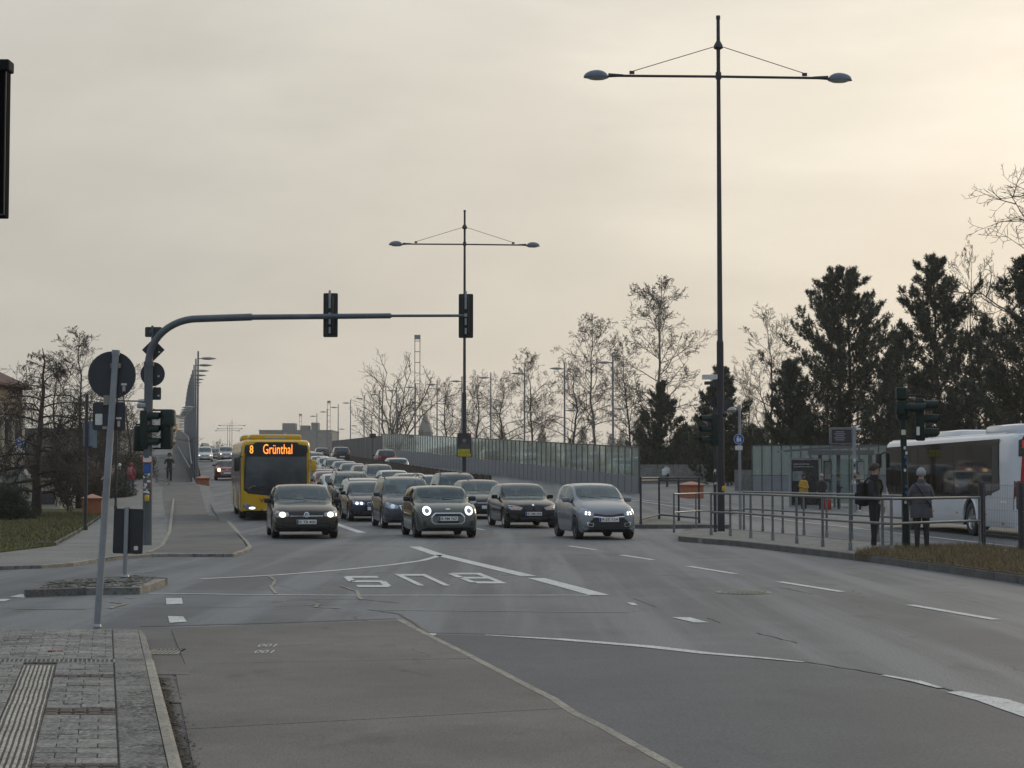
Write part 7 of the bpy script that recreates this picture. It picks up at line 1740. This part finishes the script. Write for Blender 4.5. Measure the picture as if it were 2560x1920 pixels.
Yb = 310; box_house('gabled_house', 'grey gabled house seen over the screen wall', 'house', xat(437, Yb), xat(468, Yb), Yb, 10, 0, 1.65 + (HOR - 1110) / F * Yb, mat('far_wall', (.28, .28, .27), .9), mat('far_roof', (.17, .17, .175), .85), 'gable', 2.2, (2, 1, .5, .9, 6.0, 2))
Yb = 620; t = box_house('flat_building', 'large flat-roofed grey building above the yellow bus', 'building', xat(648, Yb), xat(830, Yb), Yb, 25, 0, 1.65 + (HOR - 1078) / F * Yb, mat('far_grey', (.21, .205, .195), .9, var=.05), mat('far_grey_roof', (.18, .18, .18), .9), 'flat', 0, (8, 2, 1.4, 1.5, 8, 3.4), .2, frame=mat('far_frame', (.17, .17, .165), .8), winm=mat('far_pane', (.10, .105, .11), .4))
for x, w, h in ((-3, 4.5, 2.4), (2.5, 3, 1.6), (6, 2.4, 2.6)): on(t, 'roof_plant', lambda b: b.box((x, 8, 18.0 + h / 2), (w, 6, h)), mat('far_grey_roof', (.18, .18, .18), .9))
on(t, 'skylight', lambda b: b.add([(-5.5, -.5, 13.5), (-1.5, -.5, 13.5), (-3.5, -.5, 17.2), (-3.5, 3, 13.5)], [(0, 1, 2), (1, 3, 2), (3, 0, 2)]), mat('skylight', (.42, .42, .40), .5))
for i, (a, c, yt, Yb, lab) in enumerate(((500, 512, 1118, 420, 'small far house left of the crest headlights'), (512, 532, 1124, 470, 'low far roof above the crest headlights'), (544, 562, 1122, 520, 'far house beside the distant crest tree'))):
    box_house('far_house', lab, 'house', xat(a, Yb), xat(c, Yb), Yb, 8, 0, 1.65 + (HOR - yt - 6) / F * Yb, mat('far_wall', (.28, .28, .27), .9), mat('far_roof', (.17, .17, .175), .85), 'gable', 1.6, (2, 1, .4, .6, 7, 2))
Yb = 430; box_house('church_roof', 'pale steep-roofed building behind the lattice tower', 'building', xat(1046, Yb), xat(1078, Yb), Yb, 9, 0, 1.65 + (HOR - 1080) / F * Yb, mat('far_grey', (.21, .205, .195), .9), mat('pale_roof', (.30, .28, .26), .85), 'gable', 5.0, (2, 1, .5, 1.0, 8, 2), .1)
Yb = 139; t = thing('concrete_wall', 'grey concrete wall behind the walker with the white bag', 'wall', (xat(1600, Yb), Yb, zQ(Yb)))
for k in range(4): on(t, 'panel', lambda b: b.box((.65 + k * 1.28, 0, .62), (1.26, .25, 1.7)), concmat)
on(t, 'handrail', lambda b: (b.tube([(4.85, -.4, 0), (4.85, -.4, 1.0), (4.7, -.4, 1.05)], .03, 6)), mastlt_m)
Yb = 117; t = thing('concrete_wall', 'short grey concrete wall joining the glass screen behind the shelter', 'wall', (xat(1836, Yb), Yb, zQ(Yb)))
for k in range(2): on(t, 'panel', lambda b: b.box((.28 + k * .58, 0, .6), (.56, .2, 1.5)), concmat)
t = thing('screen_wall', 'dark screen wall beyond the bridge crest, left of the glass screen', 'noise barrier', (xat(830, 246), 246, 2.0))
dx = (xat(962, 212) - xat(830, 246)) / 12
for k in range(12): on(t, 'panel', lambda b: b.box((dx * (k + .5), -34 * (k + .5) / 12, 2.2), (dx * .96, .2, 4.6), math.atan2(-34, dx * 12) ), mat('dark_screen', (.105, .10, .095), .8, var=.15)) if False else on(t, 'panel', lambda b: b.add([(dx * k, -34 * k / 12, 0), (dx * (k + .97), -34 * (k + .97) / 12, 0), (dx * (k + .97), -34 * (k + .97) / 12, 4.6), (dx * k, -34 * k / 12, 4.6), (dx * k, -34 * k / 12 + .2, 0), (dx * (k + .97), -34 * (k + .97) / 12 + .2, 0), (dx * (k + .97), -34 * (k + .97) / 12 + .2, 4.6), (dx * k, -34 * k / 12 + .2, 4.6)], [(0, 1, 2, 3), (7, 6, 5, 4), (3, 2, 6, 7), (0, 4, 5, 1), (1, 5, 6, 2), (4, 0, 3, 7)]), mat('dark_screen', (.105, .10, .095), .8, var=.15))
# ================================================================ people
skin_m = mat('skin', (.42, .26, .19), .55, var=.06); skin_d = mat('skin_dark', (.13, .08, .055), .55, var=.06); hair_d = mat('hair_dark', (.030, .020, .014), .7, var=.3, scale=30); shoe_w = mat('shoe_white', (.55, .55, .53), .6); shoe_k = mat('shoe_black', (.02, .02, .022), .6); eye_m = mat('eye_dark', (.02, .015, .012), .3)
def cloth(name, c, sc=9): return mat('cloth_' + name, c, .9, var=.22, scale=sc, bump=.5)
def skin_mesh(verts, edges, radii, root, bones, mats, sub=2):
    me = bpy.data.meshes.new('body'); me.from_pydata(verts, edges, []); o = bpy.data.objects.new('body_tmp', me); COL.objects.link(o)
    md = o.modifiers.new('skin', 'SKIN'); md.use_smooth_shade = True; md.branch_smoothing = .6
    sk = me.skin_vertices[0].data if me.skin_vertices else None
    if sk is None:
        bm = bmesh.new(); bm.from_mesh(me); bm.verts.layers.skin.verify(); bm.to_mesh(me); bm.free(); sk = me.skin_vertices[0].data
    for i, r in enumerate(radii): sk[i].radius = r if hasattr(r, '__len__') else (r, r); sk[i].use_root = (i == root)
    ss = o.modifiers.new('sub', 'SUBSURF'); ss.levels = sub; ss.render_levels = sub
    dg = bpy.context.evaluated_depsgraph_get(); out = bpy.data.meshes.new_from_object(o.evaluated_get(dg)); bpy.data.objects.remove(o)
    out.name = 'body'; out.materials.clear()
    for m in mats: out.materials.append(m)
    for p in out.polygons:
        c = p.center; best = 1e9; bi = 0
        for (a, b_, mi) in bones:
            ab = b_ - a; t = max(0, min(1, (c - a).dot(ab) / (ab.length_squared + 1e-9))); dd = (c - (a + ab * t)).length
            if dd < best: best = dd; bi = mi
        p.material_index = bi; p.use_smooth = True
    return out
def person(label, pos, rz, h=1.75, jacket=None, trousers=None, shoes=shoe_k, skin=skin_m, hair=hair_d, arms=('hang', 'hang'), legs=((0, 0), (0, 0)), hat=None, coat=None, long_hair=False, head_yaw=0.0, group=None, thick=1.0, near=False, hood=None, collar=None):
    """faces -Y at rz=0; legs: (hip forward, knee bend) in radians, left and right"""
    t = thing('person', label, 'person', pos, rz, group); V = []; E = []; Rr = []; B = []
    def v(p, r): V.append(Vector(p)); Rr.append(r); return len(V) - 1
    def e(a, b_, m): E.append((a, b_)); B.append((V[a], V[b_], m))
    k = thick; J, T, S_, K = 0, 1, 2, 3     # jacket trousers skin shoes
    pel = v((0, 0, .97), (.150 * k, .115 * k)); ab = v((0, .005, 1.13), (.150 * k, .11 * k)); ch = v((0, .0, 1.32), (.165 * k, .115 * k)); nb = v((0, .005, 1.455), (.085, .075)); nk = v((0, -.005, 1.52), (.058, .058)); 
    q = Matrix.Rotation(head_yaw, 3, 'Z'); hb_ = v(q @ Vector((0, -.022, 1.585)), (.066, .078)); hm = v(q @ Vector((0, -.018, 1.66)), (.078, .096)); ht = v(q @ Vector((0, -.008, 1.725)), (.062, .078)); ns = v(q @ Vector((0, -.118, 1.638)), (.013, .016))
    e(pel, ab, J); e(ab, ch, J); e(ch, nb, J); e(nb, nk, S_); e(nk, hb_, S_); e(hb_, hm, S_); e(hm, ht, S_); e(hm, ns, S_)
    hands = []
    for s, mode in zip((-1, 1), arms):
        sh = v((s * .165, .005, 1.415), (.075 * k, .072 * k))
        if mode == 'hang': el, wr = (s * .235, .02, 1.14), (s * .245, -.05, .90)
        elif mode == 'front': el, wr = (s * .245, .03, 1.15), (s * .10, -.22, 1.10)
        elif mode == 'phone': el, wr = (s * .235, .0, 1.15), (s * .13, -.24, 1.24)
        elif mode == 'back': el, wr = (s * .245, .12, 1.17), (s * .22, .06, .95)
        elif mode == 'fwd': el, wr = (s * .225, -.06, 1.15), (s * .21, -.22, .98)
        elif mode == 'bars': el, wr = (s * .26, -.16, 1.20), (s * .25, -.42, 1.10)
        elif mode == 'pocket': el, wr = (s * .27, .05, 1.16), (s * .19, -.08, .98)
        a = v(el, .056 * k); w = v(wr, (.042, .042)); d = (Vector(wr) - Vector(el)).normalized(); hp = Vector(wr) + d * .075; hd_ = v(hp, (.038, .026)); e(ch, sh, J); e(sh, a, J); e(a, w, J); e(w, hd_, S_)
        sd = Vector((1, 0, 0)) if abs(d.x) < .8 else Vector((0, 0, 1)); nrm = d.cross(sd).normalized(); sd = nrm.cross(d).normalized(); inn = nrm * (1 if nrm.y < 0 else -1) if mode != 'hang' else Vector((-s, 0, 0)); acr = d.cross(inn).normalized()
        if near:
            for f, (o, L) in enumerate(((-.028, .062), (-.009, .072), (.010, .068), (.028, .05))):
                f1 = v(hp + acr * o + d * .03, .0095); f2 = v(hp + acr * o * 1.1 + d * (.03 + L * .55) + inn * .006, .0088); f3 = v(hp + acr * o * 1.1 + d * (.03 + L * .95) + inn * .03, .0078); e(hd_, f1, S_); e(f1, f2, S_); e(f2, f3, S_)
            th = acr * (-1 if acr.y > 0 else 1); t1 = v(hp - d * .03 + th * .04 + inn * .01, .0105); t2 = v(hp + d * .012 + th * .062 + inn * .022, .0092); e(hd_, t1, S_); e(t1, t2, S_)
    for s, (hf, kb) in zip((-1, 1), legs):
        hip = Vector((s * .085, 0, .90)); kn = hip + Vector((s * .012, -math.sin(hf) * .42, -math.cos(hf) * .42)); a2 = hf - kb; an = kn + Vector((s * .005, -math.sin(a2) * .41, -math.cos(a2) * .41)); toe = an + Vector((s * .03, -.155, -.045)); heel = an + Vector((0, .035, -.045))
        i0 = v(hip, (.105 * k, .11 * k)); i1 = v(kn, .072); i2 = v(an, .052); i3 = v(an + Vector((0, -.01, -.035)), .045); i4 = v(toe, (.042, .034)); e(pel, i0, T); e(i0, i1, T); e(i1, i2, T); e(i2, i3, K); e(i3, i4, K)
    zmin = min(p.z - (r[0] if hasattr(r, '__len__') else r) * .85 for p, r in zip(V, Rr)); 
    for p in V: p.z -= zmin
    top = max(p.z for p in V) + .07; sc = h / top
    me = skin_mesh([tuple(p) for p in V], E, Rr, pel, B, [jacket, trousers, skin, shoes]); put('body', me, t); t.scale = (sc, sc, sc)
    hc = V[hm] + Vector((0, 0, .02)); M = Matrix.Translation(hc) @ Matrix.Rotation(head_yaw, 4, 'Z')
    # hair cap / hat, ears, eyes
    def cap(b, rx, ry, rz_, low, face=.35, seed=1):
        rn = random.Random(seed); n, m = 16, 9; vs = []; fs = []
        for j in range(m + 1):
            for q_ in range(n):
                a = 2 * PI * q_ / n; front = max(0, -math.sin(a)); lim = PI * (low - face * front ** 1.5); tt = lim * j / m; w = 1 + rn.uniform(-.035, .035)
                vs.append(M @ Vector((math.sin(tt) * math.cos(a) * rx * w, math.sin(tt) * math.sin(a) * ry * w + .012, math.cos(tt) * rz_ * w)))
        for j in range(m):
            for q_ in range(n): fs.append((j * n + q_, (j + 1) * n + q_, (j + 1) * n + (q_ + 1) % n, j * n + (q_ + 1) % n))
        b.add(vs, fs)
    if hat: on(t, 'hat', lambda b: cap(b, .104, .118, .135, .56, .12), hat, True)
    elif hood: on(t, 'hood', lambda b: cap(b, .118, .128, .135, .80, .45), hood, True)
    else: on(t, 'hair', lambda b: cap(b, .098, .116, .122, .80 if long_hair else .62, .32), hair, True)
    if hat: on(t, 'hair', lambda b: cap(b, .094, .110, .112, .66, .40), hair, True)
    for s in (-1, 1):
        on(t, 'eye', lambda b: b.sphere(M @ Vector((s * .031, -.092, -.012)), .011, 8, 6), eye_m, True)
        if not hood: on(t, 'ear', lambda b: b.sphere(M @ Vector((s * .086, .008, -.02)), .026, 8, 6, (.4, .7, 1.1)), skin, True)
    on(t, 'mouth', lambda b: b.sphere(M @ Vector((0, -.094, -.085)), .022, 8, 6, (1, .3, .28)), mat('lips', (.30, .13, .11), .5), True)
    if collar: on(t, 'collar', lambda b: b.lathe([(.095, V[nk].z - .10), (.10, V[nk].z - .05), (.085, V[nk].z + .035), (.07, V[nk].z + .03)], 16, Matrix.Translation((0, .005, 0)), 1, .95), collar, True)
    if coat:
        m, zlow = coat; zp = V[pel].z
        on(t, 'coat', lambda b: b.lathe([(.225 * k, zlow), (.228 * k, zlow + .02), (.215 * k, zp - .05), (.200 * k, zp + .08), (.205 * k, V[ch].z), (.185 * k, V[ch].z + .09), (.09, V[nb].z + .03)], 20, Matrix.Translation((0, .0, 0)), 1.0, .78), m, True)
    return t
blackj = cloth('black_jacket', (.022, .022, .025)); blackt = cloth('black_trousers', (.020, .020, .023)); greyc = cloth('grey_down', (.075, .076, .085), 5); jeans = cloth('jeans', (.055, .075, .11)); mustard = cloth('mustard', (.42, .25, .035)); redc = cloth('red_coat', (.26, .035, .05)); hatg = cloth('grey_hat', (.30, .31, .32), 40); whitec = cloth('white_top', (.55, .55, .53))
mp_ = G(2188, 1374, .12); WG = 'pedestrians waiting on the traffic island'
man = person('young man in black jacket and wide black trousers with backpack at the railing', (mp_.x, mp_.y, .12), R(52), 1.83, blackj, blackt, shoe_w, arms=('fwd', 'hang'), legs=((.06, .05), (-.10, .04)), head_yaw=R(30), near=True, group=WG, collar=blackj, thick=1.04)
def hairtuft(t, z, n=70, seed=2):
    pass
# wide trouser legs hang over the shoes
bpk = thing('backpack', 'black backpack worn by the young man at the railing', 'backpack', (mp_.x - .02, mp_.y, .12), R(52))
on(bpk, 'pouch', lambda b: (b.bbox((0, .24, 1.17), (.33, .20, .52), .08), b.bbox((0, .35, 1.08), (.26, .09, .26), .04)), cloth('pack_black', (.012, .012, .014)), True)
for s in (-1, 1): on(bpk, 'strap', lambda b: b.tube([(s * .12, .16, 1.40), (s * .13, .05, 1.52), (s * .135, -.10, 1.46), (s * .14, -.14, 1.32), (s * .17, -.06, 1.14), (s * .15, .12, 1.02)], .022, 8), cloth('pack_black', (.012, .012, .014)), True)
wp_ = G(2305, 1377, .12)
wom = person('older person in dark grey quilted coat and pale knitted hat, seen from behind', (wp_.x, wp_.y, .12), PI - R(14), 1.72, greyc, cloth('dark_trousers', (.035, .033, .035)), shoe_k, hat=hatg, arms=('front', 'pocket'), legs=((.03, .02), (-.02, .02)), coat=(greyc, .72), near=True, group=WG, hair=mat('hair_grey', (.25, .25, .25), .7), thick=1.08, collar=greyc)
for k in range(5): on(wom, 'quilt_seam', lambda b: b.lathe([(.224, .80 + k * .12), (.234, .815 + k * .12), (.224, .83 + k * .12)], 20, None, 1.0, .78), greyc, True)
on(wom, 'bag_strap', lambda b: b.tube([(.17, .10, 1.50), (.05, .20, 1.36), (-.12, .19, 1.10), (-.22, .10, .96)], .014, 6), blackj)
SG = 'people waiting at the bus shelter'
def atstop(px, Y): return (xat(px, Y), Y, zQ(Y))
person('woman in mustard jacket and dark trousers in front of the poster case', atstop(2008, 80.5), R(28), 1.64, mustard, blackt, shoe_k, hair=hair_d, arms=('front', 'front'), long_hair=True, group=SG, thick=1.1, coat=(mustard, .80), collar=blackj)
person('person in black coat and pale cap beside the red bag', atstop(2053, 80.2), R(10), 1.62, blackj, blackt, shoe_k, hat=hatg, arms=('hang', 'pocket'), group=SG, coat=(blackj, .66), thick=1.1)
person('person in dark hooded jacket turned aside in front of the shelter glass', atstop(2095, 80.0), R(80), 1.66, cloth('dark_grey', (.035, .035, .038)), cloth('navy_trousers', (.03, .035, .05)), cloth('blue_shoe', (.10, .14, .22)), skin=skin_d, arms=('front', 'front'), group=SG, thick=1.15)
vj = person('person in black and cream varsity jacket looking at a phone by the departure board', atstop(2143, 78.0), R(-35), 1.74, cloth('varsity', (.03, .028, .035)), blackt, shoe_w, arms=('phone', 'phone'), group=SG, thick=1.1)
ph_ = thing('phone', 'phone held by the person in the varsity jacket', 'phone', atstop(2143, 78.0), R(-35)); on(ph_, 'case', lambda b: b.bbox((0, -.30, 1.23), (.075, .012, .15), .004), trim_m); on(ph_, 'glass', lambda b: b.box((0, -.292, 1.23), (.066, .003, .135)), mat('board_screen', (.012, .014, .022), .2))
for s in (-1, 1): on(vj, 'sleeve_band', lambda b: b.tube([(s * .19, .01, 1.42), (s * .235, .0, 1.19)], [.088, .072], 10), cloth('cream', (.45, .40, .32)), True)
rbp = atstop(2066, 79.6); rb = thing('shopping_bag', 'red bag standing on the pavement beside the person in the black coat', 'bag', rbp); on(rb, 'body', lambda b: b.bbox((0, 0, .27), (.36, .22, .5), .05), cloth('bag_red', (.30, .035, .03)), True); on(rb, 'handle', lambda b: b.tube([(-.1, 0, .5), (-.08, 0, .66), (.08, 0, .66), (.1, 0, .5)], .012, 6), blackj)
Yp = 127; pp_ = person('walker in pale top with a white bag in front of the concrete wall', (xat(1667, Yp), Yp, zQ(Yp)), R(-150), 1.72, whitec, cloth('dark_trousers', (.035, .033, .035)), shoe_k, arms=('hang', 'hang'), legs=((.25, .05), (-.22, .15)))
wb_ = thing('tote_bag', 'white bag slung behind the walker at the concrete wall', 'bag', (xat(1660, Yp), Yp - .22, zQ(Yp))); on(wb_, 'body', lambda b: b.bbox((0, 0, 1.05), (.34, .14, .44), .04), mat('bag_white', (.62, .62, .64), .7), True); on(wb_, 'strap', lambda b: b.tube([(-.1, 0, 1.26), (.08, .1, 1.48), (.12, .1, 1.26)], .014, 6), whitec)
# walkers on the ramp footway
def onramp(px, Y): return (xat(px, Y), Y, zP(Y))
person('walker in red hooded coat and dark boots going up the ramp footway', onramp(329, 100), PI - R(8), 1.68, redc, jeans, shoe_k, hood=redc, arms=('pocket', 'pocket'), legs=((.12, .05), (-.14, .1)), coat=(redc, .82), thick=1.05)
rp_ = onramp(328, 100); t = thing('backpack', 'small reddish backpack worn by the walker in the red coat', 'backpack', rp_, PI - R(8)); on(t, 'pouch', lambda b: b.bbox((0, .22, 1.20), (.28, .16, .40), .06), cloth('pack_red', (.30, .12, .12)), True)
for s in (-1, 1): on(t, 'strap', lambda b: b.tube([(s * .1, .14, 1.38), (s * .11, .02, 1.44), (s * .12, -.12, 1.34), (s * .13, .1, 1.06)], .02, 6), cloth('pack_red', (.30, .12, .12)))
person('walker in dark jacket and white cap behind the lawn railing', onramp(300, 97), PI, 1.72, blackj, jeans, shoe_k, hat=mat('cap_white', (.6, .6, .6), .8), arms=('hang', 'hang'), legs=((.15, .05), (-.15, .1)))
# cyclist coming down the ramp
cyp = onramp(424, 112); cyc = Vector(cyp)
bike = thing('bicycle', 'dark bicycle ridden down the ramp footway', 'bicycle', cyc, ROAD_ANG)
for y in (-.52, .52):
    w = on(bike, 'wheel', lambda b: b.lathe([(.31, -.018), (.345, 0), (.31, .018), (.30, 0), (.31, -.018)], 26, Matrix.Translation((0, y, .345)) @ Matrix.Rotation(PI / 2, 4, 'Y'), cap=False), tyre_m, True)
    on(w, 'spokes', lambda b: [b.tube([(0, y, .345), (0, y + .31 * math.cos(k * PI / 5), .345 + .31 * math.sin(k * PI / 5))], .003, 3) for k in range(10)], wire)
on(bike, 'frame', lambda b: (b.tube([(0, -.52, .345), (0, -.40, .80), (0, -.38, .98)], .018, 8), b.tube([(0, -.40, .78), (0, .12, .80)], .016, 8), b.tube([(0, -.41, .70), (0, .0, .30), (0, .16, .86)], .018, 8), b.tube([(0, .0, .30), (0, .52, .345), (0, .13, .80)], .012, 8)), mat('bike_dark', (.03, .03, .035), .4, .3), True)
on(bike, 'handlebar', lambda b: b.tube([(-.29, -.30, 1.02), (-.2, -.40, 1.02), (.2, -.40, 1.02), (.29, -.30, 1.02)], .014, 8), trim_m, True); on(bike, 'saddle', lambda b: b.bbox((0, .2, .90), (.16, .26, .06), .025), trim_m, True); on(bike, 'pedals', lambda b: (b.box((-.12, -.10, .22), (.1, .08, .02)), b.box((.12, .12, .38), (.1, .08, .02)), b.tube([(-.12, -.10, .22), (0, 0, .30), (.12, .12, .38)], .012, 6)), trim_m)
cp = person('cyclist in black hooded jacket riding towards the junction', cyc + Vector((0, .0, .0)), ROAD_ANG, 1.78, blackj, blackt, shoe_k, hood=blackj, arms=('bars', 'bars'), legs=((1.1, 1.0), (.75, .95)), thick=1.12)
cp.location = cyc + Vector((-.02, .14, .22))
# ================================================================ winter haze: the air over the whole place
hz = MB(); hz.box((0, 700, 14.5), (1820, 1640, 32.2)); ho = hz.build('haze', [])
hm_ = bpy.data.materials.new('haze_air'); hm_.use_nodes = True; hn = hm_.node_tree; hn.nodes.clear()
hout = hn.nodes.new('ShaderNodeOutputMaterial'); hv = hn.nodes.new('ShaderNodeVolumePrincipled')
hv.inputs['Color'].default_value = (.92, .90, .86, 1); hv.inputs['Density'].default_value = .00028; hv.inputs['Anisotropy'].default_value = .35
hn.links.new(hv.outputs[0], hout.inputs['Volume']); ho.data.materials.append(hm_); tag(ho, kind='stuff')
